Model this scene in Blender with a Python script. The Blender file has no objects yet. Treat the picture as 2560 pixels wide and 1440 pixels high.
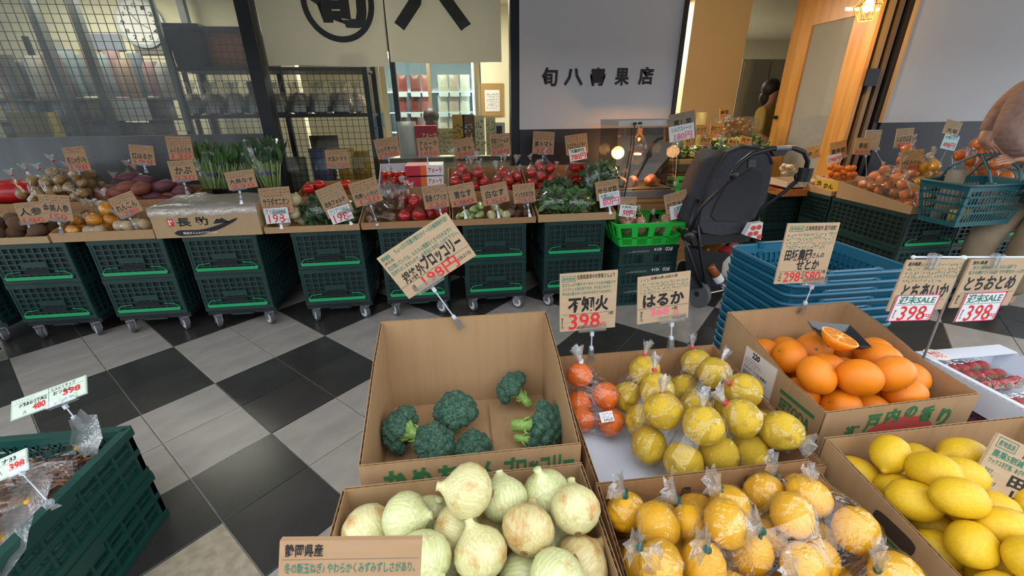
import bpy, bmesh, math, random
from mathutils import Vector, Matrix
random.seed(7)
SC = bpy.context.scene
COL = SC.collection
PI = math.pi
# ------------------------------------------------------------------ camera
CAM = Vector((0, 0, 1.685)); FPX = 1054.15
def _axes():
    p, ro, ps = .4033, -.0107, math.radians(7)
    F = Vector((0, math.cos(p), -math.sin(p))); r = Vector((1, 0, 0)); u = r.cross(F)
    R = r * math.cos(ro) + u * math.sin(ro); U = -r * math.sin(ro) + u * math.cos(ro)
    Z = Matrix(((math.cos(ps), math.sin(ps), 0), (-math.sin(ps), math.cos(ps), 0), (0, 0, 1)))
    return Z @ F, Z @ R, Z @ U
FW, RT, UP = _axes()
cd = bpy.data.cameras.new('camera'); cam = bpy.data.objects.new('camera', cd); COL.objects.link(cam)
M = Matrix((RT, UP, -FW)).transposed().to_4x4(); M.translation = CAM; cam.matrix_world = M
cd.sensor_width = 36; cd.lens = 36 * FPX / 2560; cd.clip_start = .02; SC.camera = cam
# ------------------------------------------------------------------ world and exposure
W = bpy.data.worlds.new('overcast_sky'); SC.world = W; W.use_nodes = True
bg = W.node_tree.nodes['Background']; bg.inputs[0].default_value = (.88, .94, 1.0, 1); bg.inputs[1].default_value = 2.6
SC.view_settings.view_transform = 'Standard'; SC.view_settings.look = 'None'
SC.view_settings.exposure = 0.25; SC.view_settings.gamma = 1; SC.view_settings.use_curve_mapping = False
def area(name, loc, rot, sx, sy, power, col):
    l = bpy.data.lights.new(name, 'AREA'); l.shape = 'RECTANGLE'; l.size = sx; l.size_y = sy; l.energy = power; l.color = col
    o = bpy.data.objects.new(name, l); COL.objects.link(o); o.location = loc; o.rotation_euler = rot; return o
# fluorescent fixtures of the shop ceiling and the arcade soffit (each has a fixture built further down)
LAMPS = [(-3.6, 5.3), (-.6, 6.0), (2.6, 6.4), (3.4, 8.6)]
for i, (x, y) in enumerate(LAMPS): area('ceiling_light_tube', (x, y, 2.93), (0, 0, 0), 1.2, .2, (48, 125, 110, 100)[i], (1, .90, .74))

# ------------------------------------------------------------------ helpers
def ray(x, y): return FW + RT * ((x - 1280) / FPX) - UP * ((y - 720) / FPX)
def aY(x, y, Y): d = ray(x, y); return CAM + d * (Y / d.y)
def aX(x, y, X): d = ray(x, y); return CAM + d * (X / d.x)
def aZ(x, y, z): d = ray(x, y); return CAM + d * ((z - CAM.z) / d.z)
def aP(x, y, p, n): d = ray(x, y); return CAM + d * ((p - CAM).dot(n) / d.dot(n))
def lin(h):
    h = h.lstrip('#'); o = []
    for i in (0, 2, 4):
        c = int(h[i:i+2], 16) / 255; o.append(c / 12.92 if c < .04045 else ((c + .055) / 1.055) ** 2.4)
    return (*o, 1)
MATS = {}
def mat(name, col, rough=.55, metal=0, col2=None, nscale=8, bump=0, bscale=60, stretch=None, spec=.5, trans=0, emit=None, estr=0, coat=0, wave=None, detail=4, lo=.4, hi=.62):
    if name in MATS: return MATS[name]
    m = bpy.data.materials.new(name); m.use_nodes = True; nt = m.node_tree; N = nt.nodes; L = nt.links
    b = N['Principled BSDF']; b.inputs['Base Color'].default_value = lin(col); b.inputs['Roughness'].default_value = rough
    b.inputs['Metallic'].default_value = metal; b.inputs['Specular IOR Level'].default_value = spec
    b.inputs['Transmission Weight'].default_value = trans; b.inputs['Coat Weight'].default_value = coat
    if emit: b.inputs['Emission Color'].default_value = lin(emit); b.inputs['Emission Strength'].default_value = estr
    tc = N.new('ShaderNodeTexCoord'); mp = N.new('ShaderNodeMapping'); L.new(tc.outputs['Object'], mp.inputs[0])
    if stretch: mp.inputs['Scale'].default_value = stretch
    if col2:
        n = N.new('ShaderNodeTexNoise'); n.inputs['Scale'].default_value = nscale; n.inputs['Detail'].default_value = detail; L.new(mp.outputs[0], n.inputs['Vector'])
        r = N.new('ShaderNodeValToRGB'); r.color_ramp.elements[0].position = lo; r.color_ramp.elements[1].position = hi
        r.color_ramp.elements[0].color = lin(col); r.color_ramp.elements[1].color = lin(col2)
        L.new(n.outputs['Fac'], r.inputs[0]); L.new(r.outputs[0], b.inputs['Base Color'])
    if bump:
        n2 = N.new('ShaderNodeTexNoise'); n2.inputs['Scale'].default_value = bscale; n2.inputs['Detail'].default_value = 2; L.new(mp.outputs[0], n2.inputs['Vector'])
        bp = N.new('ShaderNodeBump'); bp.inputs['Strength'].default_value = min(bump, 1); bp.inputs['Distance'].default_value = .002 if bump < 1 else .03
        L.new(n2.outputs['Fac'], bp.inputs['Height']); L.new(bp.outputs[0], b.inputs['Normal'])
    MATS[name] = m; return m
def film(name, tint='#ffffff', base=.06, edge=.5, rough=.05, bscale=45, bstr=.6, haze=0):
    """thin clear plastic: transparent with a glossy coat that grows towards grazing angles"""
    if name in MATS: return MATS[name]
    m = bpy.data.materials.new(name); m.use_nodes = True; nt = m.node_tree; N = nt.nodes; L = nt.links
    N.remove(N['Principled BSDF']); out = N['Material Output']
    t = N.new('ShaderNodeBsdfTransparent'); t.inputs[0].default_value = lin(tint)
    g = N.new('ShaderNodeBsdfGlossy'); g.inputs['Roughness'].default_value = rough
    lw = N.new('ShaderNodeLayerWeight'); lw.inputs[0].default_value = .35
    mr = N.new('ShaderNodeMapRange'); mr.inputs['To Min'].default_value = base; mr.inputs['To Max'].default_value = edge
    L.new(lw.outputs['Facing'], mr.inputs['Value'])
    if bstr:
        tc = N.new('ShaderNodeTexCoord'); n = N.new('ShaderNodeTexNoise'); n.inputs['Scale'].default_value = bscale; n.inputs['Detail'].default_value = 3; n.inputs['Distortion'].default_value = 1.2
        L.new(tc.outputs['Object'], n.inputs['Vector'])
        bp = N.new('ShaderNodeBump'); bp.inputs['Strength'].default_value = bstr; bp.inputs['Distance'].default_value = .006
        L.new(n.outputs['Fac'], bp.inputs['Height']); L.new(bp.outputs[0], g.inputs['Normal']); L.new(bp.outputs[0], lw.inputs['Normal'])
    mx = N.new('ShaderNodeMixShader'); L.new(mr.outputs[0], mx.inputs[0]); L.new(t.outputs[0], mx.inputs[1]); L.new(g.outputs[0], mx.inputs[2])
    last = mx
    if haze:
        d = N.new('ShaderNodeBsdfDiffuse'); d.inputs[0].default_value = (.85, .88, .9, 1)
        m2 = N.new('ShaderNodeMixShader'); m2.inputs[0].default_value = haze; L.new(mx.outputs[0], m2.inputs[1]); L.new(d.outputs[0], m2.inputs[2]); last = m2
    L.new(last.outputs[0], out.inputs['Surface']); MATS[name] = m; return m

class MB:
    def __init__(s): s.v = []; s.f = []
    def add(s, vs, fs):
        o = len(s.v); s.v += [tuple(v) for v in vs]; s.f += [tuple(i + o for i in f) for f in fs]; return s
    def box(s, x0, x1, y0, y1, z0, z1, m=None):
        vs = [(x, y, z) for x in (x0, x1) for y in (y0, y1) for z in (z0, z1)]
        if m is not None: vs = [m @ Vector(v) for v in vs]
        return s.add(vs, [(0, 1, 3, 2), (4, 6, 7, 5), (0, 4, 5, 1), (2, 3, 7, 6), (0, 2, 6, 4), (1, 5, 7, 3)])
    def frus(s, a, b, z0, z1, m=None):
        """a,b = (x0,x1,y0,y1) at z0 and z1"""
        vs = [(x, y, z0) for x, y in ((a[0], a[2]), (a[1], a[2]), (a[1], a[3]), (a[0], a[3]))] + [(x, y, z1) for x, y in ((b[0], b[2]), (b[1], b[2]), (b[1], b[3]), (b[0], b[3]))]
        if m is not None: vs = [m @ Vector(v) for v in vs]
        return s.add(vs, [(3, 2, 1, 0), (4, 5, 6, 7)] + [(i, (i + 1) % 4, (i + 1) % 4 + 4, i + 4) for i in range(4)])
    def slab(s, pts, d):
        """polygon pts extruded by vector d"""
        pts = [Vector(p) for p in pts]; d = Vector(d); n = len(pts)
        return s.add(pts + [p + d for p in pts], [tuple(range(n - 1, -1, -1)), tuple(range(n, 2 * n))] + [(i, (i + 1) % n, (i + 1) % n + n, i + n) for i in range(n)])
    def bar(s, a, b, w, h=None, up=(0, 0, 1)):
        a = Vector(a); b = Vector(b); h = h or w; d = (b - a).normalized(); u = Vector(up)
        if abs(d.dot(u)) > .98: u = Vector((0, 1, 0))
        x = d.cross(u).normalized() * w / 2; y = x.cross(d).normalized() * h / 2
        vs = [p + sx * x + sy * y for p in (a, b) for sx, sy in ((-1, -1), (1, -1), (1, 1), (-1, 1))]
        return s.add(vs, [(3, 2, 1, 0), (4, 5, 6, 7)] + [(i, (i + 1) % 4, (i + 1) % 4 + 4, i + 4) for i in range(4)])
    def tube(s, path, r, n=8, cap=True, closed=False):
        path = [Vector(p) for p in path]; k = len(path); rs = r if isinstance(r, (list, tuple)) else [r] * k
        vs = []; ref = Vector((0, 0, 1)); prev = None
        for i, p in enumerate(path):
            d = ((path[(i + 1) % k] if (closed or i < k - 1) else p) - (path[i - 1] if (closed or i > 0) else p)).normalized()
            x = prev - d * prev.dot(d) if prev is not None else d.cross(ref if abs(d.z) < .95 else Vector((1, 0, 0)))
            x.normalize(); prev = x; y = d.cross(x)
            vs += [p + (x * math.cos(2 * PI * j / n) + y * math.sin(2 * PI * j / n)) * rs[i] for j in range(n)]
        fs = [(i * n + j, i * n + (j + 1) % n, ((i + 1) % k) * n + (j + 1) % n, ((i + 1) % k) * n + j) for i in range(k if closed else k - 1) for j in range(n)]
        if cap and not closed: fs += [tuple(range(n - 1, -1, -1)), tuple(range((k - 1) * n, k * n))]
        return s.add(vs, fs)
    def lathe(s, prof, n=16, m=None, c=(0, 0, 0), fn=None):
        k = len(prof); vs = []
        for i, (r, z) in enumerate(prof):
            for j in range(n):
                a = 2 * PI * j / n; rr = r * (fn(a, i / (k - 1)) if fn else 1)
                v = Vector((rr * math.cos(a) + c[0], rr * math.sin(a) + c[1], z + c[2])); vs.append(m @ v if m is not None else v)
        fs = [(i * n + j, i * n + (j + 1) % n, (i + 1) * n + (j + 1) % n, (i + 1) * n + j) for i in range(k - 1) for j in range(n)]
        fs += [tuple(range(n - 1, -1, -1)), tuple(range((k - 1) * n, k * n))]
        return s.add(vs, fs)
    def ball(s, c, r, n=10, k=6, m=None, fn=None):
        c = Vector(c); r = (r, r, r) if not isinstance(r, (tuple, list)) else r
        vs = []; ring = []
        for i in range(k + 1):
            t = PI * i / k
            for j in range(n):
                a = 2 * PI * j / n; d = Vector((math.sin(t) * math.cos(a), math.sin(t) * math.sin(a), -math.cos(t)))
                q = fn(d) if fn else 1; v = Vector((d.x * r[0] * q, d.y * r[1] * q, d.z * r[2] * q)); v = m @ v if m is not None else v; vs.append(v + c)
        fs = []
        for i in range(k):
            for j in range(n):
                q = (i * n + j, i * n + (j + 1) % n, (i + 1) * n + (j + 1) % n, (i + 1) * n + j)
                if i == 0: q = (q[0], q[2], q[3])
                elif i == k - 1: q = (q[0], q[1], q[2])
                fs.append(q)
        return s.add(vs, fs)
    def disc(s, r, m=None, n=24, t=.0012): return s.lathe([(r, 0), (r, t)], n, m=m)
    def mesh(s, name, smooth=False):
        me = bpy.data.meshes.new(name); me.from_pydata(s.v, [], s.f); me.update()
        if smooth: me.polygons.foreach_set('use_smooth', [True] * len(me.polygons))
        return me
    def build(s, name, m, parent=None, smooth=False, angle=None):
        me = s.mesh(name, smooth or angle is not None); o = link(name, me, m, parent)
        if angle is not None: me.set_sharp_from_angle(angle=math.radians(angle))
        return o
def link(name, me, m=None, parent=None):
    if m is not None and not me.materials: me.materials.append(m)
    o = bpy.data.objects.new(name, me); COL.objects.link(o)
    if parent is not None: o.parent = parent
    return o
def tag(o, label, cat, group=None):
    o['label'] = label; o['category'] = cat
    if group: o['group'] = group
    return o
def thing(name, label, cat, loc=(0, 0, 0), rz=0, group=None):
    o = bpy.data.objects.new(name, None); COL.objects.link(o); o.empty_display_size = .05
    o.location = loc; o.rotation_euler = (0, 0, rz); return tag(o, label, cat, group)
def copy_tree(o, parent=None):
    c = o.copy(); COL.objects.link(c)
    if parent is not None: c.parent = parent
    for ch in o.children: copy_tree(ch, c)
    return c
def struct(o): o['kind'] = 'structure'; return o
def rot(rx=0, ry=0, rz=0): return Matrix.Rotation(rz, 4, 'Z') @ Matrix.Rotation(ry, 4, 'Y') @ Matrix.Rotation(rx, 4, 'X')
def T(x, y, z): return Matrix.Translation((x, y, z))
def rnd(a, b): return random.uniform(a, b)

# ------------------------------------------------------------------ lettering
_tc = {}
def glyphs(s, bold):
    k = (s, bold)
    if k in _tc: return _tc[k]
    cu = bpy.data.curves.new('lettering', 'FONT'); cu.body = s; cu.size = 1; cu.resolution_u = 2; cu.offset = bold; cu.space_line = .95
    o = bpy.data.objects.new('lettering', cu); me = o.to_mesh()
    vs = [(v.co.x, v.co.y) for v in me.vertices]; fs = [tuple(p.vertices) for p in me.polygons]
    o.to_mesh_clear(); bpy.data.objects.remove(o); bpy.data.curves.remove(cu)
    x0 = min(v[0] for v in vs); x1 = max(v[0] for v in vs); y0 = min(v[1] for v in vs); y1 = max(v[1] for v in vs)
    vs = [((x - x0) / max(x1 - x0, 1e-6), (y - y0) / max(y1 - y0, 1e-6)) for x, y in vs]
    _tc[k] = (vs, fs); return _tc[k]
def writing(entries, w, h, lift=.0006):
    """entries: (string,x0,y0,x1,y1,colour[,bold]) boxes as fractions from the card's top left; returns {colour: MB} in card coordinates (x right, z up, centre origin, facing -y)"""
    out = {}
    for e in entries:
        s, x0, y0, x1, y1, c = e[:6]; bold = e[6] if len(e) > 6 else .02; sh = e[7] if len(e) > 7 else 0
        mb = out.setdefault(c, MB()); X0 = (x0 - .5) * w; X1 = (x1 - .5) * w; Z0 = (.5 - y1) * h; Z1 = (.5 - y0) * h
        if s[:1] == '~':                                   # rows of illegible fine handwriting as short pen strokes
            n = int(s[1:]); rh = (Z1 - Z0) / n; rg = random.Random(hash((x0, y0, x1, n, w)) & 65535)
            for i in range(n):
                zc = Z1 - rh * (i + .5); x = X0; lim = X1 if i < n - 1 else X0 + (X1 - X0) * rg.uniform(.6, .95)
                while x < lim:
                    g = rh * .62
                    for q in range(rg.choice((2, 3, 3, 4))):
                        ax = x + rg.uniform(0, g); az = zc + rg.uniform(-.45, .45) * rh * .75; an = rg.choice((0, 0, 1.57, 1.57, .8, -.8)) + rg.uniform(-.2, .2); ln = g * rg.uniform(.3, .75); t = rh * .055
                        dx, dz = math.cos(an) * ln / 2, math.sin(an) * ln / 2; nx, nz = -math.sin(an) * t, math.cos(an) * t
                        mb.add([(ax - dx - nx, -lift, az - dz - nz), (ax + dx - nx, -lift, az + dz - nz), (ax + dx + nx, -lift, az + dz + nz), (ax - dx + nx, -lift, az - dz + nz)], [(0, 1, 2, 3)])
                    x += g * rg.uniform(1.15, 1.45)
        elif s == '_': mb.add([(X0, -lift, Z0), (X1, -lift, Z0), (X1, -lift, Z1), (X0, -lift, Z1)], [(0, 1, 2, 3)])
        elif s == '[':                                    # ruled frame
            t = min(w, h) * .008
            for a, b, cc, d in ((X0, X1, Z0, Z0 + t), (X0, X1, Z1 - t, Z1), (X0, X0 + t, Z0, Z1), (X1 - t, X1, Z0, Z1)): mb.add([(a, -lift, cc), (b, -lift, cc), (b, -lift, d), (a, -lift, d)], [(0, 1, 2, 3)])
        else:
            vs, fs = glyphs(s, bold); mb.add([(X0 + x * (X1 - X0) + sh * y * (Z1 - Z0), -lift, Z0 + y * (Z1 - Z0)) for x, y in vs], fs)
    return out
INK = {'k': ('#17161a', 'lettering'), 'r': ('#c8232b', 'price_lettering'), 'g': ('#1f6f5c', 'fine_writing'), 'b': ('#3a3a48', 'ruled_line'), 'p': ('#d8486a', 'coloured_border'), 'd': ('#2f6b3a', 'printed_lettering'), 'w': ('#e8e6e0', 'white_lettering'), 'v': ('#e0607a', 'price_lettering'), 'o': ('#d2622c', 'orange_print'), 'n': ('#241f26', 'painted_lettering')}
def ink(c): return mat('ink_' + c, INK[c][0], .7)
def letter(entries, w, h, parent, m=None, lift=.0006, names=None):
    texts = [e for e in entries if e[0][:1] not in '~_[']; rest = [e for e in entries if e[0][:1] in '~_[']
    for grp in [[e] for e in texts] + [rest]:
        for c, mb in writing(grp, w, h, lift).items():
            if not mb.v: continue
            if m is not None: mb.v = [tuple(m @ Vector(v)) for v in mb.v]
            o = mb.build((names or {}).get(c, INK[c][1] if grp is not rest else 'ruled_writing'), ink(c), parent)
            if grp is rest: o['kind'] = 'stuff'
# ================================================================== the setting
WALLY = 4.35
m_grout = mat('grout', '#8d8a84', .8)
m_tl = mat('tile_light', '#a09a94', .34, col2='#948e88', nscale=3.5, bump=.06, bscale=30, stretch=(1, 2.2, 1), detail=8)
m_td = mat('tile_dark', '#3a3837', .26, col2='#333231', nscale=2.5, bump=.04, bscale=30)
m_tb = mat('tile_sand', '#a89b88', .4, col2='#948875', nscale=20, bump=.05, bscale=60)
fl = struct(MB().box(-9, 10, -6, 9.9, -.12, -.006).build('floor', m_grout))
TS = .4; ang = math.radians(52.56 - 7.0)
ca, sa = math.cos(ang), math.sin(ang); A = Vector((ca, sa, 0)); B = Vector((sa, -ca, 0))
q = Matrix.Rotation(-math.radians(7), 3, 'Z') @ Vector((-2.09087 * 1.685, 1.79618 * 1.685, 0)); ORG = q
g = .0028
tm = {}
for k, m_ in (('l', m_tl), ('d', m_td), ('s', m_tb)):
    mb = MB(); hz = TS / 2 - g; bv = .002
    mb.frus((-hz, hz, -hz, hz), (-hz, hz, -hz, hz), -.008, -.0015); mb.frus((-hz, hz, -hz, hz), (-hz + bv, hz - bv, -hz + bv, hz - bv), -.0015, 0)
    tm[k] = mb.mesh('floor_tile'); tm[k].materials.append(m_)
tiles = []
for v in range(-16, 30):
    for r in range(-22, 26):
        c = ORG + A * (TS * (v + .5)) + B * (TS * (r + .5))
        if -7 < c.x < 8.2 and -2.5 < c.y < 4.9:
            dark = (((v + 1) // 2) + (r // 2)) % 2
            seen = c.y > .25 and -1.5 - c.y * 1.0 < c.x < 1.2 + c.y * 1.35
            tiles.append((c.length + (0 if seen else 50), v, r, c, dark))
tiles.sort(key=lambda t: t[0])
for d, v, r, c, dark in tiles[:300]:
    o = link('floor_tile', tm['s' if (v, r) in ((-1, 7), (-1, 8)) else 'd' if dark else 'l'], None, fl); o.location = c; o.rotation_euler = (0, 0, ang)
rest = [MB(), MB()]; hz = TS / 2 - g
for d, v, r, c, dark in tiles[300:]:
    mm = T(*c) @ rot(0, 0, ang); rest[dark].frus((-hz, hz, -hz, hz), (-hz, hz, -hz, hz), -.008, 0, mm)
for k, m_ in enumerate((m_tl, m_td)):
    if rest[k].v: rest[k].build('floor_tiles_outer', m_, fl)['kind'] = 'stuff'
m_pave = mat('street_paving', '#77756f', .8, col2='#6a6863', nscale=3)
struct(MB().box(-40, 40, -24, -6, -.12, -.01).build('floor_street', m_pave))
struct(MB().box(-40, 40, -26, -20, -.12, 7.5).build('wall_added_blocker', mat('added_blocker_grey', '#5c5c5e', .7, col2='#46484c', nscale=.4)))  # unseen block added behind the camera to darken reflections and low sky light
# unseen arcade soffit, its edge and height set to shade the shop front
m_sof = mat('soffit_plaster', '#b9b5ab', .8)
struct(MB().box(-9, 10, .8, 4.34, 2.98, 3.3).build('ceiling', m_sof))
# shop room
m_cream = mat('cream_wall', '#d9d2b8', .8, col2='#d0c8ad', nscale=1.5)
m_ceil = mat('ceiling_white', '#d8d5c8', .9)
m_ifl = mat('shop_floor', '#6d6860', .45, col2='#615c55', nscale=2)
struct(MB().box(-9, 10, 9.8, 10, 0, 3.2).build('wall_back', m_cream))
struct(MB().box(-9.2, -9, 4.35, 10, 0, 3.2).build('wall_left', m_cream))
struct(MB().box(10, 10.2, 4.35, 10, 0, 3.2).build('wall_right', m_cream))
struct(MB().box(-9, 10, 4.5, 10, 3.0, 3.2).build('ceiling_interior', m_ceil))
m_white = mat('white_painted_panel', '#b8b8bd', .6, bump=.03, bscale=12)
m_navy = mat('navy_paint', '#20222e', .55)
m_iron = mat('dark_steel', '#1d2126', .42, metal=.3)
m_alu = mat('brushed_steel', '#64686a', .34, metal=.75, col2='#5c6062', nscale=2, stretch=(3, 3, .4), bump=.02)
m_mull = mat('dark_bronze_frame', '#2a2324', .4, metal=.3)
# white sign wall between windows and entrance
w1 = struct(MB().box(.625, 2.16, WALLY, 4.55, 1.49, 3.25).build('wall_sign', m_white))
struct(MB().box(.625, 2.16, WALLY + .004, 4.55, 0, 1.49).build('wall_sign_base', m_navy))
pl = aY(1352, 215, WALLY); pr_ = aY(1638, 165, WALLY)
def wall_text(s, x0, y0, x1, y1, parent, bold=.035):
    a = aY(x0, y1, WALLY); b = aY(x1, y0, WALLY); w = b.x - a.x; h = b.z - a.z
    mm = T((a.x + b.x) / 2, WALLY - .002, (a.z + b.z) / 2)
    letter([(s, 0, 0, 1, 1, 'n', bold)], w, h, parent, mm, .0005, {'n': 'painted_character'})
for s, x0, y0, x1, y1 in (('旬', 1353, 168, 1395, 216), ('八', 1409, 171, 1459, 215), ('青', 1474, 169, 1515, 215), ('果', 1535, 170, 1575, 214), ('店', 1594, 167, 1636, 213)): wall_text(s, x0, y0, x1, y1, w1)
struct(MB().box(2.16, 2.2, WALLY - .02, 4.6, 0, 3.25).build('trim_1', m_mull))
w2 = struct(MB().box(4.58, 9.5, WALLY, 4.55, 1.5, 3.25).build('wall_sign_right', m_white))
struct(MB().box(4.58, 9.5, WALLY + .004, 4.55, 0, 1.5).build('wall_sign_right_base', m_navy))
struct(MB().box(4.555, 4.58, WALLY - .02, 4.6, 1.5, 3.25).build('trim_2', mat('pale_wood', '#b59b78', .5)))
# window posts and sill panel
for n, (x0, x1) in enumerate(((-1.74, -1.63), (.545, .62), (-4.9, -4.82))):
    struct(MB().box(x0, x1, WALLY, 4.5, 0, 3.25).build('trim_%d' % (n + 3), m_iron))
struct(MB().box(-4.82, -1.74, WALLY + .03, 4.45, 0, 1.49).build('wall_sill_panel', m_alu))
struct(MB().box(-1.63, .545, WALLY + .03, 4.45, 0, .85).build('wall_sill_low', m_navy))
m_glass = film('window_glass', '#eef2f0', .03, .22, .01, 1, 0)
m_glass2 = film('window_glass_hazed', '#e6ecea', .08, .30, .03, 1, 0, haze=.04)  # diffuse mix and extra gloss paint the left bay's reflection haze
for n, (x0, x1, z0, m_) in enumerate(((-4.82, -1.74, 1.49, m_glass2), (-1.63, .545, .85, m_glass))):
    p = struct(MB().box(x0, x1, 4.395, 4.401, z0, 3.25).build('window_%d' % (n + 1), m_))
# wire grid on the left window, every wire its own part up to the limit
m_wire = mat('grey_wire', '#4b4d50', .4, metal=.6)
gridp = thing('wire_grid_panel', 'large black square wire grid standing behind the left shop window above the steel sill', 'wire grid', (0, 4.52, 1.52))
xs = [-4.75 + .0655 * i for i in range(36)]
wv = MB().bar((0, 0, 0), (0, 0, 1.55), .0045).mesh('wire'); wv.materials.append(m_wire)
wh = MB().bar((-4.75, 0, 0), (xs[-1], 0, 0), .0045).mesh('wire'); wh.materials.append(m_wire)
for x in xs: o = link('wire', wv, None, gridp); o.location = (x, 0, 0)
for i in range(24): o = link('wire', wh, None, gridp); o.location = (0, .005, i * .0655)
MB().bar((xs[-1] + .01, 0, 0), (xs[-1] + .01, 0, 1.6), .03).build('frame', mat('pale_grey_tube', '#6e7678', .4, metal=.5), gridp)
# entrance: jamb with stacked sliding-door edges, wooden door standing open
for n, (x0, x1, y0, c) in enumerate(((4.24, 4.30, 4.40, '#2a211b'), (4.30, 4.345, 4.36, '#8a7350'), (4.345, 4.41, 4.42, '#3a2b20'), (4.41, 4.46, 4.38, '#6a5236'), (4.46, 4.50, 4.44, '#221b18'), (4.50, 4.555, 4.37, '#1c1a1c'))):
    struct(MB().box(x0, x1, y0, 4.62, 0, 3.25).build('trim_%d' % (n + 6), mat('jamb_%d' % n, c, .45, col2=c, bump=.05, stretch=(8, 8, .6))))
MB().box(4.22, 4.36, 4.33, 4.37, 1.86, 2.02).build('lock_plate', m_iron, bpy.data.objects['trim_7'])
m_wood = mat('honey_wood', '#b8803a', .35, col2='#c9924a', nscale=3, stretch=(6, 6, .5), bump=.08, bscale=20, coat=.2)
dr = struct(thing('door_1', 'honey coloured wooden door with tall glass pane standing open beside the dark jamb', 'door', (4.2, 4.35, 0)))
for a in (('stile', 0, .28, 0, 3.0), ('stile', .86, 1.17, 0, 3.0), ('top_rail', .28, .86, 2.53, 3.0), ('bottom_rail', .28, .86, 0, .45)):
    MB().box(-.022, .022, a[1], a[2], a[3], a[4]).build(a[0], m_wood, dr)
MB().box(-.004, .004, .28, .86, .45, 2.53).build('glass_pane', film('door_glass', '#e8e4d8', .12, .4, .02, 1, 0, haze=.18), dr)
MB().box(-.07, -.022, 1.09, 1.13, 1.52, 1.56).build('handle', m_iron, dr)
del dr['category']
# ================================================================== crates, dollies, cartons
m_crate = mat('dark_green_plastic', '#14312f', .42, col2='#183834', nscale=5)
m_cratedk = mat('crate_recess_shade', '#0a1716', .6)  # near-black green paints the unlit recess behind the ribs
m_green = mat('bright_green_handle', '#1f9a5e', .4)
m_black = mat('black_plastic', '#17181b', .5)
m_rubber = mat('grey_rubber', '#4a4a4c', .7)
m_whub = mat('white_nylon', '#c9cbd2', .4)
m_zinc = mat('zinc_plated', '#9a9c9e', .35, metal=.8)
def lattice(mb, w, h, tf, nx, nz, d=.012, slot=None):
    """proud ribs on a wall of width w, height h; tf maps (u, depth, v) to local coordinates"""
    def bx(u0, u1, v0, v1, e0=0, e1=d):
        vs = [tf(u, e, v) for u in (u0, u1) for e in (e0, e1) for v in (v0, v1)]
        mb.add(vs, [(0, 1, 3, 2), (4, 6, 7, 5), (0, 4, 5, 1), (2, 3, 7, 6), (0, 2, 6, 4), (1, 5, 7, 3)])
    bx(-w / 2, w / 2, h - .035, h, 0, d * 1.6); bx(-w / 2, w / 2, 0, .03, 0, d * 1.3)
    for s in (-1, 1): bx(min(s * w / 2, s * (w / 2 - .035)), max(s * w / 2, s * (w / 2 - .035)), .03, h - .035)
    iw = w - .07
    for i in range(1, nx): u = -iw / 2 + iw * i / nx; bx(u - .006, u + .006, .03, h - .035)
    for i in range(1, nz): v = .03 + (h - .065) * i / nz; bx(-iw / 2, iw / 2, v - .006, v + .006, 0, d * .9)
    if slot: bx(-slot[0] / 2, slot[0] / 2, slot[1], slot[2], 0, d * 1.5)
    return bx
def crate_mesh(w, dp, h, nx=9, ny=13, nz=6):
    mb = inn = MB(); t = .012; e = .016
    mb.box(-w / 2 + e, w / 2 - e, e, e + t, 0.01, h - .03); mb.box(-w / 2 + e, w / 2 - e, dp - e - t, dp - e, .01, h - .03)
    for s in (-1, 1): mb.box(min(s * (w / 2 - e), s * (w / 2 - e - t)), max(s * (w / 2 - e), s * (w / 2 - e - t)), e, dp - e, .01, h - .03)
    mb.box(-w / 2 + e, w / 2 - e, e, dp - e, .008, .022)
    mb = MB(); lattice(mb, w, h, lambda u, q, v: (u, e - q, v), nx, nz)
    lattice(mb, w, h, lambda u, q, v: (-u, dp - e + q, v), nx, nz)
    lattice(mb, dp, h, lambda u, q, v: (-w / 2 + e - q, dp / 2 - u, v), ny, nz); lattice(mb, dp, h, lambda u, q, v: (w / 2 - e + q, dp / 2 + u, v), ny, nz)
    return mb, inn
def make_crate(w, dp, h, handle=True):
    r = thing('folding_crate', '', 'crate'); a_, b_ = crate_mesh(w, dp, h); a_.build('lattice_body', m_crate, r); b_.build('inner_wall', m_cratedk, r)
    MB().box(-.085, .085, -.009, -.001, .082, .112).build('hand_slot', mat('slot_shade', '#050707', .8), r)  # near-black block paints the dark inside the hand opening
    MB().box(-.09, .09, -.009, .0, .13, .175).build('plate', m_crate, r)
    if handle:
        hb = MB(); z = .048; hb.add([(-.235, -.014, z + .012), (.235, -.014, z + .012), (.225, -.014, z - .012), (-.225, -.014, z - .012), (-.235, -.004, z + .012), (.235, -.004, z + .012), (.225, -.004, z - .012), (-.225, -.004, z - .012)], [(3, 2, 1, 0), (4, 5, 6, 7), (0, 1, 5, 4), (2, 3, 7, 6), (1, 2, 6, 5), (3, 0, 4, 7)])
        for s in (-1, 1): hb.tube([(s * .228, -.01, z + .01), (s * .20, -.012, z + .045), (s * .12, -.006, z + .05)], .003, 5)
        hb.ball((0, -.014, z), (.02, .004, .006), 8, 4); hb.build('handle', m_green, r)
    return r
CW, CD, CH = .53, .82, .315
crate0 = make_crate(CW, CD, CH); used = []
def place(proto, lab, loc, rz=0, group=None, sc=None):
    o = proto if proto.name not in used else copy_tree(proto)
    if o is proto: used.append(proto.name)
    o.location = loc; o.rotation_euler = (0, 0, rz); o['label'] = lab
    if group: o['group'] = group
    if sc: o.scale = sc
    return o
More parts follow.
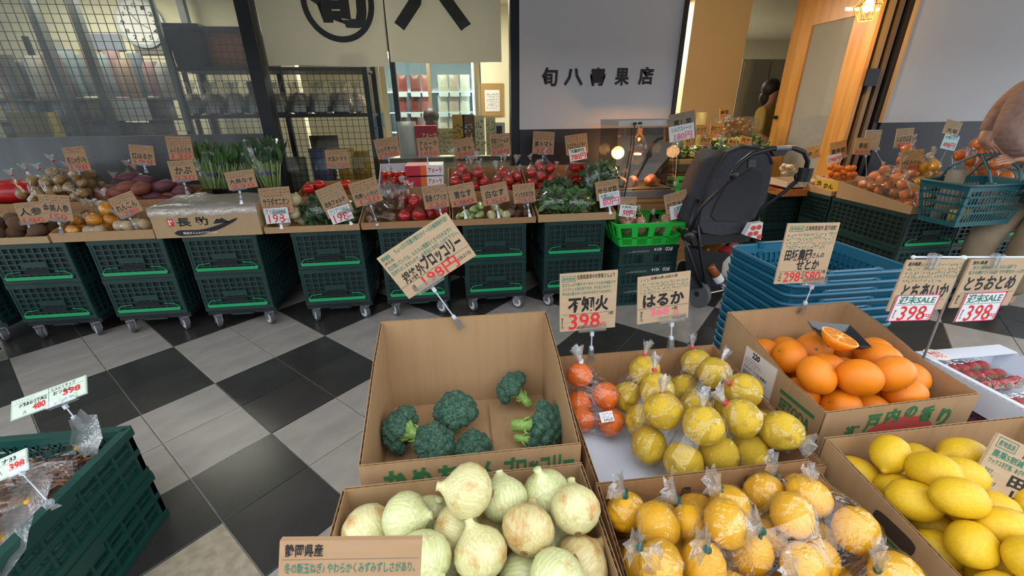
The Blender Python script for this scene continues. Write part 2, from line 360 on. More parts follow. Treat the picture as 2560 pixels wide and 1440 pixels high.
def make_dolly():
    r = thing('crate_dolly', '', 'dolly'); mb = MB().box(-CW / 2 - .005, CW / 2 + .005, .0, CD, .125, .165)
    mb.box(-CW / 2 - .005, CW / 2 + .005, -.006, 0, .120, .165); mb.box(-.09, .09, -.014, -.006, .112, .135); mb.build('deck', m_black, r)
    MB().box(-.07, .07, -.018, -.014, .116, .130).build('catch', m_crate, r)
    for x in (-.205, .205):
        for y in (.0, CD - .09):
            f = MB(); f.box(-.028, -.022, -.01, .035, .05, .125); f.box(.022, .028, -.01, .035, .05, .125); f.box(-.03, .03, -.03, .03, .115, .125); f.box(-.022, .022, .03, .036, .07, .125)
            c = f.build('caster_fork', m_zinc, r); c.location = (x, y, 0); c.rotation_euler = (0, 0, rnd(.3, 1.1))
            def whl(r0, r1, hw): return MB().lathe([(r0, -hw), (r1, -hw * .8), (r1, hw * .8), (r0, hw)], 20, m=T(0, .012, .061) @ rot(0, PI / 2, 0))
            whl(.05, .06, .016).build('tyre', m_rubber, c, angle=40); whl(.040, .044, .019).build('hub', m_whub, c, angle=40)
            MB().lathe([(.012, -.026), (.012, .026)], 10, m=T(0, .012, .061) @ rot(0, PI / 2, 0)).build('axle', m_zinc, c)
    return r
dolly0 = make_dolly()
CX = [(-3.88, 'at the window end of the row'), (-3.2, 'under the potato and carrot boxes'), (-2.53, 'under the yellow pepper box'), (-1.86, 'under the long eggplant carton'), (-1.07, 'under the salad onion box'), (-.40, 'under the red paprika box'), (.28, 'under the green eggplant box'), (.97, 'under the bagged leaf greens box')]
for x, w_ in CX:
    y = 3.42
    place(dolly0, 'black crate dolly on grey casters ' + w_, (x, y + .03, 0), 0, 'dollies under the vegetable crates')
    place(crate0, 'green handled dark crate, lower of its stack, ' + w_, (x, y, .166), 0, 'crates under the vegetable row')
    place(crate0, 'green handled dark crate, upper of its stack, ' + w_, (x, y, .166 + CH + .002), 0, 'crates under the vegetable row')
ZC = .166 + 2 * CH + .006
# right hand counter
RC = [(4.135, 3.14, 0, 'under the bagged clementine tray'), (4.70, 3.16, 0, 'beyond the clementine tray beside the shopper'), (4.13, 3.98, 0, 'under the wooden mandarin box')]
for x, y, rz, w_ in RC:
    place(dolly0, 'black crate dolly ' + w_, (x, y + .03, 0), rz, 'dollies of the citrus counter', (1, 1, 1) if y < 3.9 else (1, .44, 1))
    for i, q in enumerate(('lower', 'upper')): place(crate0, 'dark green crate, %s of its stack, %s' % (q, w_), (x, y, .166 + i * (CH + .002)), rz, 'crates of the citrus counter', (1, 1, 1) if y < 3.9 else (1, .44, 1))
for i, q in enumerate(('lower', 'upper')):
    place(crate0, 'dark green crate facing the stroller, %s of its stack beside the wooden door' % q, (3.52, 4.72, .002 + .166 * 0 + i * (CH + .06)), -PI / 2, 'crates by the wooden door', (1.0, .76, 1.18))
# stack of low crates with inverted white print
def make_low():
    r = thing('produce_crate', '', 'crate'); w, dp, h = .54, .40, .186
    mb = MB(); t = .012
    mb.box(-w / 2 + t, w / 2 - t, t, t + .01, .005, h - .01); mb.box(-w / 2 + t, w / 2 - t, dp - .022, dp - t, .005, h - .01)
    for s in (-1, 1): mb.box(min(s * (w / 2 - t), s * (w / 2 - t - .01)), max(s * (w / 2 - t), s * (w / 2 - t - .01)), t, dp - t, .005, h - .01)
    mb.box(-w / 2 + t, w / 2 - t, t, dp - t, .005, .02)
    b = lattice(mb, w, h, lambda u, q, v: (u, t - q, v), 11, 3)
    b(-w / 2, w / 2, .115, h); b(-.05, .05, 0, .11)
    lattice(mb, dp, h, lambda u, q, v: (-w / 2 + t - q, dp / 2 - u, v), 8, 4); lattice(mb, dp, h, lambda u, q, v: (w / 2 - t + q, dp / 2 + u, v), 8, 4)
    mb.build('body', m_crate, r)
    sl = MB()
    for x in [-.10 + .014 * i for i in range(4)] + [.058 + .014 * i for i in range(4)]: sl.box(x - .004, x + .004, -.0025, .002, .035, .09)
    sl.build('slots', mat('slot_shade', '#050707', .8), r)  # near-black strips paint the shade inside the slots
    mm = T(0, -.0085, .148) @ rot(0, PI, 0)
    letter([('IFCO', .02, .2, .17, .85, 'w', .03), ('4314', .24, .25, .40, .8, 'w', .02), ('~2', .5, .1, .95, .5, 'w')], .44, .05, r, mm, -.001)
    return r
low0 = make_low()
for i in range(3): place(low0, 'dark green low crate with upside down white print, %s under the bright green basket' % ('lowest', 'middle', 'topmost')[i], (1.63, 3.36, .002 + .19 * i), 0, 'low crates under the green basket')

m_kraft = mat('kraft_cardboard', '#a88660', .75, col2='#a3815b', nscale=4, bump=.05, bscale=9, stretch=(12, 12, .4))
m_kraft2 = mat('kraft_cardboard_brown', '#9a734d', .75, col2='#946d47', nscale=5, bump=.06, bscale=9, stretch=(14, 14, .4))
m_kraft3 = mat('kraft_cardboard_pale', '#a98e6a', .75, col2='#a48965', nscale=5, bump=.05, bscale=9, stretch=(14, 14, .4))
m_flute = mat('corrugated_flute', '#8e6e4a', .85)
m_whitebox = mat('white_carton', '#ccd0da', .55)
def panel(name, par, p0, p1, z0, prof, inw, m, t=.008, flute=True, pitch=.011):
    """upright panel from p0 to p1 (xy); prof = [(fraction, top z)...]; inw = inward normal; corrugated edge built as two liners and a zigzag flute"""
    p0 = Vector((*p0, 0)); p1 = Vector((*p1, 0)); inw = Vector((*inw, 0)); d = p1 - p0
    pts = [p0 + d * f + Vector((0, 0, z)) for f, z in [(1, z0), (0, z0)] + prof]
    if not flute: return MB().slab(pts, inw * t).build(name, m, par)
    lt = .0012; o = MB().slab(pts, inw * lt).slab([p + inw * (t - lt) for p in pts], inw * lt).build(name, m, par)
    fl_ = MB(); n = max(4, int(d.length / pitch)); vs = []
    def top(f):
        for (a, za), (b, zb) in zip(prof, prof[1:]):
            if a <= f <= b: return za + (zb - za) * ((f - a) / max(b - a, 1e-6))
        return prof[-1][1]
    for i in range(n + 1):
        f = i / n; q = p0 + d * f + inw * (lt if i % 2 else t - lt); zt = top(f) - .0008; vs += [q + Vector((0, 0, zt - .05)), q + Vector((0, 0, zt))]
    fl_.add(vs, [(2 * i, 2 * i + 2, 2 * i + 3, 2 * i + 1) for i in range(n)]); fl_.build('corrugation', m_flute, o)
    return o
def carton(label, x0, x1, y0, y1, z0, zf, zb, m=None, group=None, flute=False, prof=None, name='cardboard_box', rz=0, t=.008, cat='box', xf=None):
    """open carton, origin front left corner on its base; zf, zb = heights of front and back wall; prof = side wall top profile (fraction from front, height)"""
    m = m or m_kraft; w = x1 - x0; dp = y1 - y0
    r = thing(name, label, cat, (x0, y0, z0), rz, group)
    prof = prof or [(0, zf), (1, zb)]
    MB().box(t, w - t, t, dp - t, .001, .006).build('bottom_panel', m, r)
    f = panel('front_panel', r, (0, 0), (w, 0), 0, [(0, zf), (1, zf)], (0, 1), m, t, flute); panel('back_panel', r, (0, dp), (w, dp), 0, [(0, zb), (1, zb)], (0, -1), m, t, flute)
    panel('side_panel', r, (0, t), (0, dp - t), 0, prof, (1, 0), m, t, flute); panel('side_panel', r, (w, t), (w, dp - t), 0, prof, (-1, 0), m, t, flute)
    return r
# front row on the counter: (x0,x1,label,front,back,material)
FR = [(-3.66, -3.02, 'shallow grey cardboard tray of taro and carrots at the window end', .05, .15, m_kraft3), (-3.0, -2.30, 'low kraft tray holding bagged yellow peppers and lotus root', .07, .17, m_kraft),
      (-1.515, -.80, 'kraft tray with salad onions and bagged broccolini', .05, .17, m_kraft), (-.785, -.08, 'kraft tray of bagged shiitake and red paprika', .055, .16, m_kraft2),
      (-.065, .625, 'kraft tray of green and white eggplants', .05, .16, m_kraft2), (.645, 1.315, 'kraft tray packed with bagged leaf greens', .065, .17, m_kraft)]
for x0, x1, l, zf, zb, m_ in FR: carton(l, x0, x1, 3.405, 3.80, ZC, zf, zb, m_, 'front row vegetable trays')
# back row
BR = [(-3.9, -3.14, 'brown box of bagged potatoes below the steel window sill', .22, .26, m_kraft2), (-3.12, -2.25, 'brown box of purple sweet potatoes below the steel window sill', .22, .27, m_kraft2), (-1.40, -.72, 'kraft box of large red tomatoes behind the broccolini', .2, .27, m_kraft2),
      (-.09, .60, 'brown box of bagged tomatoes behind the eggplants', .2, .36, m_kraft2), (.62, 1.30, 'brown box of packed tomatoes in front of the navy wall', .2, .36, m_kraft2)]
for x0, x1, l, zf, zb, m_ in BR: carton(l, x0, x1, 3.825, 4.24, ZC, zf, zb, m_, 'back row vegetable boxes')
# tall printed eggplant carton
cb = carton('tall kraft carton with long eggplant print and Japanese characters, film over its top', -2.285, -1.53, 3.395, 3.80, ZC, .222, .25, m_kraft3, 'front row vegetable trays')
wE, hE = .755, .222; mE = T(wE / 2, -.001, hE / 2)
letter([('長', .23, .32, .36, .62, 'k', .03), ('助', .40, .30, .52, .60, 'k', .03)], wE, hE, cb, mE, names={'k': 'printed_characters'})
stp = writing([('_', .145, .34, .20, .60, 'r')], wE, hE); mb = stp['r']; mb.v = [tuple(mE @ Vector(v)) for v in mb.v]; mb.build('red_stamp', ink('r'), cb)
letter([('熊本\n産', .152, .37, .193, .57, 'w', .02)], wE, hE, cb, mE, .001, {'w': 'stamp_characters'})
eg = MB(); N_ = 22; up_, lo_ = [], []
for i in range(N_ + 1):
    f = i / N_; x = .18 + .62 * f; zc = .84 - .62 * max(0, f - .35) ** 1.5 * 1.35; th = .09 * (1 - f) ** .35 * (min(1, f * 12) ** .5) + .015
    up_.append(((x - .5) * wE + wE / 2, -.0016, (.5 - zc + th) * hE + hE / 2)); lo_.append(((x - .5) * wE + wE / 2, -.0016, (.5 - zc - th) * hE + hE / 2))
eg.add(lo_ + up_, [(i, i + 1, N_ + 2 + i, N_ + 1 + i) for i in range(N_)])
eg.add([((x - .5) * wE + wE / 2, -.0016, (.5 - y) * hE + hE / 2) for x, y in ((.56, .56), (.605, .38), (.63, .41), (.655, .36), (.72, .52))], [(0, 1, 2, 3, 4)])
eg.build('eggplant_print', ink('k'), cb)
letter([('筑前がふんわりやわらか', .26, .80, .58, .89, 'w', .01)], wE, hE, cb, mE, .0022, {'w': 'reversed_lettering'})
fm = film('cling_film', '#f4f4f4', .16, .5, .12, 30, .8, haze=.14)
g0 = MB(); nn = 14
vs = []
for j, (yy, zz) in enumerate(((-.006, .170), (-.006, .228), (.12, .235), (.3, .248), (.39, .262))):
    for i in range(nn + 1): vs.append((wE * i / nn * 1.01 - .004, yy - (rnd(0, .004) if j < 2 else 0), zz + rnd(-.012, .012) * (j != 1) + (.004 if j == 1 else 0)))
g0.add(vs, [(j * (nn + 1) + i, j * (nn + 1) + i + 1, (j + 1) * (nn + 1) + i + 1, (j + 1) * (nn + 1) + i) for j in range(4) for i in range(nn)])
g0.build('film_cover', fm, cb, smooth=True)
# left foreground: two crates of dried goods
def coarse():
    r = thing('folding_crate', '', 'crate'); mb = MB(); w, dp, h, e = .54, .80, .245, .022; mc_ = mat('green_crate_plastic', '#1a4640', .4)
    for tf, L, n in ((lambda u, q, v: (u, e - q, v), w, 6), (lambda u, q, v: (-u, dp - e + q, v), w, 6), (lambda u, q, v: (-w / 2 + e - q, dp / 2 - u, v), dp, 9), (lambda u, q, v: (w / 2 - e + q, dp / 2 + u, v), dp, 9)):
        b = lattice(mb, L, h, tf, n, 4, .022); b(-L / 2, L / 2, h * .5 - .014, h * .5 + .014, .0, .024)
        for i in range(n * 2): b(-L / 2 + .03 + (L - .06) * (i + .5) / (n * 2) - .003, -L / 2 + .03 + (L - .06) * (i + .5) / (n * 2) + .003, .03, h - .03, .0, .008)
        for i in range(7): b(-L / 2 + .03, L / 2 - .03, .03 + (h - .06) * (i + .5) / 7 - .005, .03 + (h - .06) * (i + .5) / 7 + .005, 0, .007)
    mb.box(-w / 2 + e, w / 2 - e, e, dp - e, .004, .016); mb.build('body', mc_, r); MB().box(w / 2 - .006, w / 2 + .012, .30, .50, h - .06, h - .004).build('grip_rail', mc_, r); return r
lf = coarse(); used_l = []
for i, q in enumerate(('lower one', 'upper one holding bagged dried goods')):
    o = lf if i == 0 else copy_tree(lf); o.location = (-1.40, 1.02 + .0, .002 + i * .249); o.rotation_euler = (0, 0, 0); o['label'] = 'dark green lattice crate alone on the floor tiles, ' + q; o['group'] = 'lone crate stack on the tiles'
    o.location = (-1.67, .755, .002 + i * .249)
# ================================================================== foreground cartons on their crate stacks
ZB = .64
def support(x, y, w, dp, lab):
    for i, q in enumerate(('lower', 'upper')):
        o = copy_tree(crate0); o.location = (x, y, .002 + i * .318); o.scale = (w / CW, dp / CD, 1.0); o['label'] = 'dark green crate, %s of the pair %s' % (q, lab); o['group'] = 'crates under the foreground boxes'
FB = {}
def fbox(key, label, x0, x1, y0, y1, zf, zb, m, prof=None, rz=0, short='', z0=ZB, name='cardboard_box'):
    FB[key] = carton(label, x0, x1, y0, y1, z0, zf, zb, m, 'foreground produce boxes', True, prof, name, rz); return FB[key]
fbox('bro', 'deep kraft box with a high back holding loose broccoli heads', -.295, .288, .85, 1.345, .21, .37, m_kraft, [(0, .21), (.25, .255), (.6, .32), (1, .37)])
support(0, .92, .46, .36, 'under the broccoli box')
fbox('oni', 'kraft box heaped with pale green onions', -.318, .272, .27, .79, .20, .21, m_kraft, [(0, .20), (1, .21)])
support(-.02, .33, .46, .40, 'under the onion box')
fbox('har', 'brown kraft box with bagged oranges and knobbly yellow citrus on white foam mesh', .306, .93, .735, 1.285, .16, .21, m_kraft2, [(0, .16), (1, .21)])
support(.63, .82, .50, .40, 'under the knobbly citrus box')
fbox('yel', 'brown kraft box crammed with smooth yellow citrus in tied bags', .287, .852, .22, .722, .11, .21, m_kraft2, [(0, .11), (1, .21)])
support(.58, .28, .48, .38, 'under the smooth yellow citrus box')
fbox('set', 'kraft box of loose glossy oranges with high back and sloping sides', 1.035, 1.58, .872, 1.37, .21, .30, m_kraft, [(0, .21), (.35, .225), (.7, .275), (1, .30)], .03)
support(1.30, .95, .44, .36, 'under the loose orange box')
fbox('lem', 'kraft box with green stencil print full of loose lemons', .95, 1.60, .16, .785, .14, .21, m_kraft, [(0, .14), (1, .21)])
support(1.27, .24, .54, .48, 'under the lemon box')
# hand holes as flat dark ovals painting the shade inside, prints and labels
m_hole = mat('hand_hole_shade', '#3b2c1e', .9)
def hole(par, pts_c, w, h, y):
    mb = MB(); n = 16; v = []
    for i in range(n):
        a = 2 * PI * i / n; cx = max(-1, min(1, math.cos(a) * 1.6)); v.append((pts_c[0] + (w - h) / 2 * (1 if math.cos(a) > 0 else -1) * 1 + math.cos(a) * h / 2, y, pts_c[1] + math.sin(a) * h / 2))
    mb.add(v, [tuple(range(n))]); mb.build('hand_hole', m_hole, par)
for cx in (.17, .52): hole(FB['har'], (cx, .115), .03, .075, .546) if 0 else None
def oval(par, u, v, ru, rv, plane, pos, name='hand_hole', m=None):
    n = 18; mb = MB(); p = []
    for i in range(n):
        a = 2 * PI * i / n; e = .5; c = math.copysign(abs(math.cos(a)) ** e, math.cos(a)); s = math.copysign(abs(math.sin(a)) ** e, math.sin(a))
        p.append((u + ru * c, pos, v + rv * s) if plane == 'y' else (pos, u + ru * c, v + rv * s))
    mb.add(p, [tuple(range(n))]); return mb.build(name, m or m_hole, par)
oval(FB['har'], .147, .105, .013, .033, 'y', .5408); oval(FB['har'], .385, .115, .013, .033, 'y', .5408)
oval(FB['yel'], .235, .135, .013, .036, 'y', .4928); oval(FB['yel'], .40, .15, .013, .036, 'y', .4928)
oval(FB['lem'], .40, .135, .05, .022, 'x', -.0006)
# broccoli box print
w_ = .583; letter([('か', .10, .06, .20, .42, 'd', .05), ('め', .22, .06, .31, .42, 'd', .05), ('ち', .34, .06, .43, .42, 'd', .05), ('ゃ', .45, .12, .52, .42, 'd', .05), ('ん', .53, .06, .61, .42, 'd', .05), ('ブロッコリー', .64, .04, .97, .40, 'd', .05)], w_, .2, FB['bro'], T(w_ / 2, -.0008, .1))
# orange box print
w_ = .545; letter([('瀬', .16, .25, .25, .60, 'd', .04), ('戸', .28, .08, .37, .42, 'd', .04), ('内', .40, .02, .49, .30, 'd', .04), ('の', .52, .01, .60, .24, 'd', .04), ('香', .63, .05, .72, .36, 'd', .04), ('り', .77, .14, .85, .50, 'd', .04)], w_, .2, FB['set'], T(w_ / 2, -.0008, .1))
mb = MB(); n = 26; p = [(.285 + .13 * math.cos(PI * i / n), -.0012, .085 + .075 * math.sin(PI * i / n)) for i in range(n + 1)]
for i in range(9): p.append((.155 + .26 * (i + .5) / 9, -.0012, .085 + (.012 if i % 2 else -.002)))
mb.add(p, [tuple(range(len(p)))]); mb.build('red_fruit_print', mat('print_red', '#b3413a', .7), FB['set'])
def side_stencil(par, dp, x=-.0008, y0=.02, y1=.26, z=.1, hs=.13):
    # left side wall seen from outside: text runs from back to front
    w = y1 - y0; mm = T(x, (y0 + y1) / 2, z) @ rot(0, 0, -PI / 2)
    letter([('_', 0, 0, 1, .1, 'd'), ('SETODA', .06, .2, .95, .5, 'd', .03), ('MESSAGE', .04, .56, .97, .86, 'd', .03), ('_', 0, .94, 1, 1, 'd')], w, hs, par, mm)
def ship_label(par, y0, y1, z0, z1, num, tilt=0, x=-.0006):
    w = y1 - y0; h = z1 - z0; mm = T(x, (y0 + y1) / 2, (z0 + z1) / 2) @ rot(0, 0, -PI / 2) @ rot(0, tilt, 0)
    sh = MB().slab([mm @ Vector(v) for v in ((-w / 2, 0, -h / 2), (w / 2, 0, -h / 2), (w / 2, 0, h / 2), (-w / 2, 0, h / 2))], (-.0008, 0, 0)).build('shipping_label', mat('label_paper', '#d9d0c6', .6), par)
    bars = [('_', .08 + .016 * i, .5, .08 + .016 * i + (.004 + .005 * ((i * 7) % 3 == 0) + .003 * ((i * 5) % 2)), .62, 'k') for i in range(36)]
    letter(bars + [('[', 0, 0, 1, 1, 'o'), ('_', 0, .70, 1, .715, 'o'), (num, .25, .03, .48, .16, 'k', .04), ('~3', .06, .2, .55, .36, 'k'), ('アグリゲート 旬八青果店', .06, .39, .8, .46, 'k', .01), ('~3', .06, .75, .8, .92, 'k')], w, h, sh, mm, .0016)
side_stencil(FB['set'], .5, y0=.03, y1=.17, z=.11); ship_label(FB['set'], .20, .36, .05, .23, '220')
side_stencil(FB['lem'], .62, y0=.27, y1=.52, z=.06, hs=.10); ship_label(FB['lem'], .10, .26, .01, .15, '002')
# white strawberry cartons
m_print = mat('print_pink', '#c8486a', .6)
wb1 = carton('white strawberry carton at the far corner with round pink sticker on its rim', 1.705, 2.08, .52, 1.19, .715, .085, .09, m_whitebox, 'white strawberry cartons', True, [(0, .085), (1, .09)], 'white_carton', 0)
wb2 = carton('lower white strawberry carton beneath the one with the round sticker', 1.605, 2.2, .42, 1.10, .60, .10, .108, m_whitebox, 'white strawberry cartons', True, [(0, .10), (1, .108)], 'white_carton', 0)
MB().box(.0, .375, .61, .67, .089, .094).build('rim_flap', m_whitebox, wb1); MB().box(.008, .026, .0, .61, .086, .091).build('rim_flap', m_whitebox, wb1)
for i, q in enumerate(('lower', 'upper')):
    o = copy_tree(crate0); o.location = (1.90, .46, .002 + i * .298); o.scale = (1.0, .72, .94); o['label'] = 'dark green crate, %s of the pair under the lower strawberry carton' % q; o['group'] = 'crates under the foreground boxes'
MB().lathe([(.04, 0), (.04, .0012)], 24, m=T(.055, .637, .0945)).build('round_sticker', mat('label_paper', '#d9d0c6', .6), wb1)
letter([('あまい\nいちご', .1, .1, .9, .9, 'p', .02)], .06, .05, wb1, T(.055, .637, .0965) @ rot(-PI / 2, 0, 0), .0006, {'p': 'sticker_lettering'})
# white foam mesh in the knobbly citrus box
mb = MB(); nx, ny = 40, 34; vs = []
for j in range(ny + 1):
    for i in range(nx + 1): vs.append((.009 + .606 * i / nx, .009 + .531 * j / ny, .03 + .004 * ((i + j) % 2) + .01 * math.sin(i * .4) * math.cos(j * .3)))
mb.add(vs, [(j * (nx + 1) + i, j * (nx + 1) + i + 1, (j + 1) * (nx + 1) + i + 1, (j + 1) * (nx + 1) + i) for j in range(ny) for i in range(nx)])
o = mb.build('foam_mesh_liner', mat('white_foam', '#c9cdd8', .7, bump=.5, bscale=120), None, smooth=True); o.location = FB['har'].location; tag(o, 'white foam mesh lining the brown box of knobbly citrus', 'liner')
# cardboard inserts in the broccoli box
for dx, w, ang_ in ((.02, .33, 0), (.36, .2, .03)):
    o = MB().box(0, w, 0, .4, 0, .004).build('cardboard_insert', m_kraft, None); o.location = (-.295 + dx, .90, ZB + .008 + (.005 if dx > .1 else 0)); tag(o, 'flat kraft sheet under the broccoli, ' + ('wide one' if w > .3 else 'narrow one'), 'cardboard')

# ================================================================== price signs
m_card = mat('card_kraft', '#a58362', .75, col2='#a07e5c', nscale=12, stretch=(1, 1, 6)); m_cardw = mat('card_white', '#d4d2d2', .6); m_cardy = mat('card_pale_kraft', '#b0987a', .75, col2='#ab9274', nscale=12, stretch=(1, 1, 6)); m_cardg = mat('card_pale_green', '#c8d6c4', .6); m_cardd = mat('card_dark', '#4a3a30', .7)
m_clip = film('clear_acrylic', '#eef2f6', .14, .6, .06, 20, .25, haze=.06); m_joint = mat('white_joint', '#c4cad4', .35)
def frame_of(quad, Y, lean, yaw=0, X=None):
    cx = sum(p[0] for p in quad) / 4; cy = sum(p[1] for p in quad) / 4
    c = aY(cx, cy, Y) if X is None else aX(cx, cy, X); n = Vector((math.sin(yaw) * math.cos(lean), -math.cos(yaw) * math.cos(lean), math.sin(lean)))
    P = [aP(x, y, c, n) for x, y in quad]; ex = (P[1] - P[0] + P[2] - P[3]) / 2; ey = (P[0] - P[3] + P[1] - P[2]) / 2
    w, h = ex.length, ey.length; ex.normalize(); ey = ey - ex * ey.dot(ex); h = ey.length; ey.normalize(); yy = ey.cross(ex)
    c = sum(P, Vector()) / 4; mm = Matrix((ex, yy, ey)).transposed().to_4x4(); mm.translation = c
    return mm, w, h
def std(head, price, n=3, unit='', hy=(.40, .70), hx=(.08, .92), px=(.12, .9), extra=(), nc='k', pb=.005):
    e = [('~%d' % n, .05, .05, .95, .05 + .105 * n, nc)] if n else []
    if head: e.append((head, hx[0], hy[0], hx[1], hy[1], 'k', .02))
    e.append(('_', .03, .725, .97, .735, 'b'))
    if price: e.append((price, px[0], .76, px[1], .96, 'r', pb))
    return e + list(extra)
def sign(label, quad, Y, entries, clip=None, m=None, lean=.12, yaw=0, sub=None, t=.006, name='price_sign', X=None, hold=True, group='handwritten price signs', clipY=None, clipW=None):
    mm, w, h = frame_of(quad, Y, lean, yaw, X); r = thing(name, label, 'sign', group=group); r.matrix_world = mm
    MB().box(-w / 2, w / 2, 0, t, -h / 2, h / 2).build('card', m or m_card, r); letter(entries, w, h, r)
    if sub:
        q2, e2, m2 = sub; s2, w2, h2 = frame_of(q2, Y - .012, lean, yaw, X); rel = mm.inverted() @ s2
        rel.translation.y = -.004
        sc = MB().box(-w2 / 2, w2 / 2, 0, .0012, -h2 / 2, h2 / 2).build('sale_card', m2 or m_cardw, r); sc.matrix_local = rel
        letter(e2, w2, h2, sc)
    if clip or clipW:
        cp = mm.inverted() @ (Vector(clipW) if clipW else aY(clip[0], clip[1], clipY or Y + .0) if X is None else aX(clip[0], clip[1], X)); hw = min(.05, w * .28); bx = max(-w * .3, min(w * .3, cp.x * .75)); b = Vector((bx, .002, -h / 2))
        MB().box(bx - hw, bx + hw, -.004, .01, -h / 2 - .008, -h / 2 + .02).build('clip_holder', m_clip, r)
        d = (cp - b); L = d.length; d.normalize(); j1 = b + d * min(.02, L * .2); top = cp - d * min(.055, L * .45)
        MB().tube([j1, top], .0024, 6).build('clip_rod', m_joint, r)
        MB().bar(j1 - d * .008, j1 + d * .008, .012).build('clip_joint', m_joint, r); MB().bar(top - d * .008, top + d * .006, .012).build('clip_joint', m_joint, r)
        k = MB(); k.bar(top, top.lerp(cp, .45), .014, .02); sx = Vector((1, 0, 0)); a_ = top.lerp(cp, .4)
        for s in (-1, 1):
            o_ = Vector((0, s * .007, 0)); k.slab([a_ - sx * .008 + o_, a_ + sx * .008 + o_, cp + sx * .014 + o_ * 1.3, cp - sx * .014 + o_ * 1.3], (0, .0025, 0))
        k.build('clip_clamp', m_clip, r)
    return r
YF, YBK = 3.44, 3.86
def sale(p, extra=(), head='週末SALE'): return [(head, .06, .05, .92, .34, 'g', .02), ('_', .03, .37, .97, .385, 'g'), (p, .14, .42, .80, .96, 'r', .005), ('円', .80, .72, .95, .92, 'r', .01)] + list(extra)
sign('kraft sign for new potatoes at 198 above the bagged potatoes', [(152, 369), (206, 366), (230, 424), (176, 429)], YBK, std('新じゃがいも', '198', 2), (200, 437))
sign('kraft sign for sweet potatoes at 198 above the purple tubers', [(317, 361), (377, 364), (394, 414), (332, 410)], YBK, std('紅はるか', '198', 3), (367, 432))
sign('tall kraft sign priced 130 tucked behind the turnip sign', [(414, 341), (476, 341), (485, 399), (422, 399)], YBK - .08, std('ふくむらさき', '130', 4, hy=(.47, .70)))
sign('kraft turnip sign at 230 below the 130 sign', [(424, 402), (487, 399), (490, 450), (425, 456)], 3.72, std('かぶ', '230', 2, hy=(.3, .66), hx=(.2, .85)), (470, 485))
sign('kraft carrot sign at 180 partly hidden by the 150 sign', [(49, 507), (112, 502), (112, 556), (37, 562)], YF + .02, std('人参', '180', 2, hy=(.26, .64)), (85, 597))
sign('kraft golden carrot sign at 150 on the peppers tray', [(102, 485), (180, 490), (176, 552), (99, 550)], YF - .02, std('金美人参', '150', 3, hy=(.36, .66), px=(.25, .8)), (155, 587), clipY=3.40)
sign('tilted kraft lotus root sign at 280', [(276, 494), (334, 475), (352, 527), (294, 552)], YF, std('れんこん', '280', 3, px=(.25, .85)), (347, 577))
sign('kraft long eggplant sign at 230 on the printed carton', [(571, 431), (640, 420), (636, 469), (562, 477)], YF - .02, std('大長なす', '230', 3, hy=(.42, .68)), (605, 510), clipY=3.395)
sign('kraft salad onion sign with white 198 sale card', [(647, 470), (726, 466), (731, 530), (655, 537)], YF, std('サラダオニオン', '250', 3), (705, 572), sub=([(662, 522), (721, 517), (724, 556), (664, 560)], sale('198', head='クリアリSALE'), None), clipY=3.40)
sign('slanted kraft broccolini sign with white 198 sale card', [(782, 480), (850, 452), (884, 525), (826, 545)], YF, [('~4', .05, .04, .95, .42, 'g'), ('出水フォルテ', .1, .46, .9, .64, 'k', .03), ('ピッコリーノ', .25, .66, .95, .84, 'k', .03)], (880, 562), sub=([(819, 525), (870, 509), (886, 545), (832, 562)], sale('198', head='クリアリSALE'), None), clipY=3.40)
sign('slanted kraft shiitake sign at 120', [(870, 460), (937, 442), (959, 500), (890, 519)], YF, std('肉厚しいたけ', '120', 4, hy=(.5, .70), px=(.2, .9)), (945, 565), clipY=3.40)
sign('kraft large tomato sign with two prices in front of the wire rack', [(812, 375), (870, 374), (874, 419), (817, 422)], YBK + .05, std('大玉トマト', '150₂コ280', 2, hy=(.34, .62), px=(.05, .97)), (847, 447))
sign('kraft tomato sign at 1280 before the shop counter', [(934, 350), (991, 339), (1000, 389), (945, 400)], 4.0, std('レッドオーレ', '1280', 3, hy=(.42, .70)), (978, 425))
sign('kraft tomato sign at 1980 above the red boxes', [(1042, 345), (1094, 342), (1100, 389), (1046, 394)], 4.0, std('アメーラ\nトマト', '1980', 1, hy=(.2, .70)), (1070, 414))
sign('tilted kraft tomato sign at 280 between two tomato signs', [(1129, 352), (1181, 341), (1191, 389), (1140, 397)], 4.15, std('トマト', '280', 3, hy=(.4, .68), hx=(.2, .85)), (1170, 418))
sign('kraft cherry tomato sign at 180 beside the dark post', [(1224, 336), (1275, 332), (1277, 386), (1227, 390)], 4.15, std('安芸ファームの\nミニトマト', '180', 1, hy=(.2, .68)), (1254, 415))
sign('kraft paprika sign at 230', [(1054, 465), (1115, 460), (1124, 515), (1062, 525)], YF, std('国産パプリカ', '230', 3), (1105, 547), clipY=3.40)
sign('kraft green eggplant sign with struck out price', [(1117, 466), (1181, 454), (1194, 505), (1129, 520)], YF, std('青なす', '190', 2, hy=(.3, .66), hx=(.2, .85), extra=[('_', .1, .80 + .05 * i, .92, .815 + .05 * i, 'r') for i in range(3)]), (1165, 547), clipY=3.40)
sign('kraft white eggplant sign at 150', [(1200, 466), (1264, 452), (1275, 502), (1209, 516)], YF, std('白なす', '150', 2, hy=(.3, .66), hx=(.15, .85)), (1247, 545), clipY=3.40)
sign('small kraft potato sign at 250 at the end of the eggplant tray', [(1279, 462), (1331, 457), (1344, 502), (1287, 510)], YF, std('インカのめざめ', '250', 3), (1325, 542), clipY=3.40)
sign('kraft tomato sign at 350 against the navy wall', [(1334, 328), (1387, 330), (1384, 387), (1330, 384)], 4.18, std('美トマト', '350', 3, hy=(.42, .68)), (1355, 415))
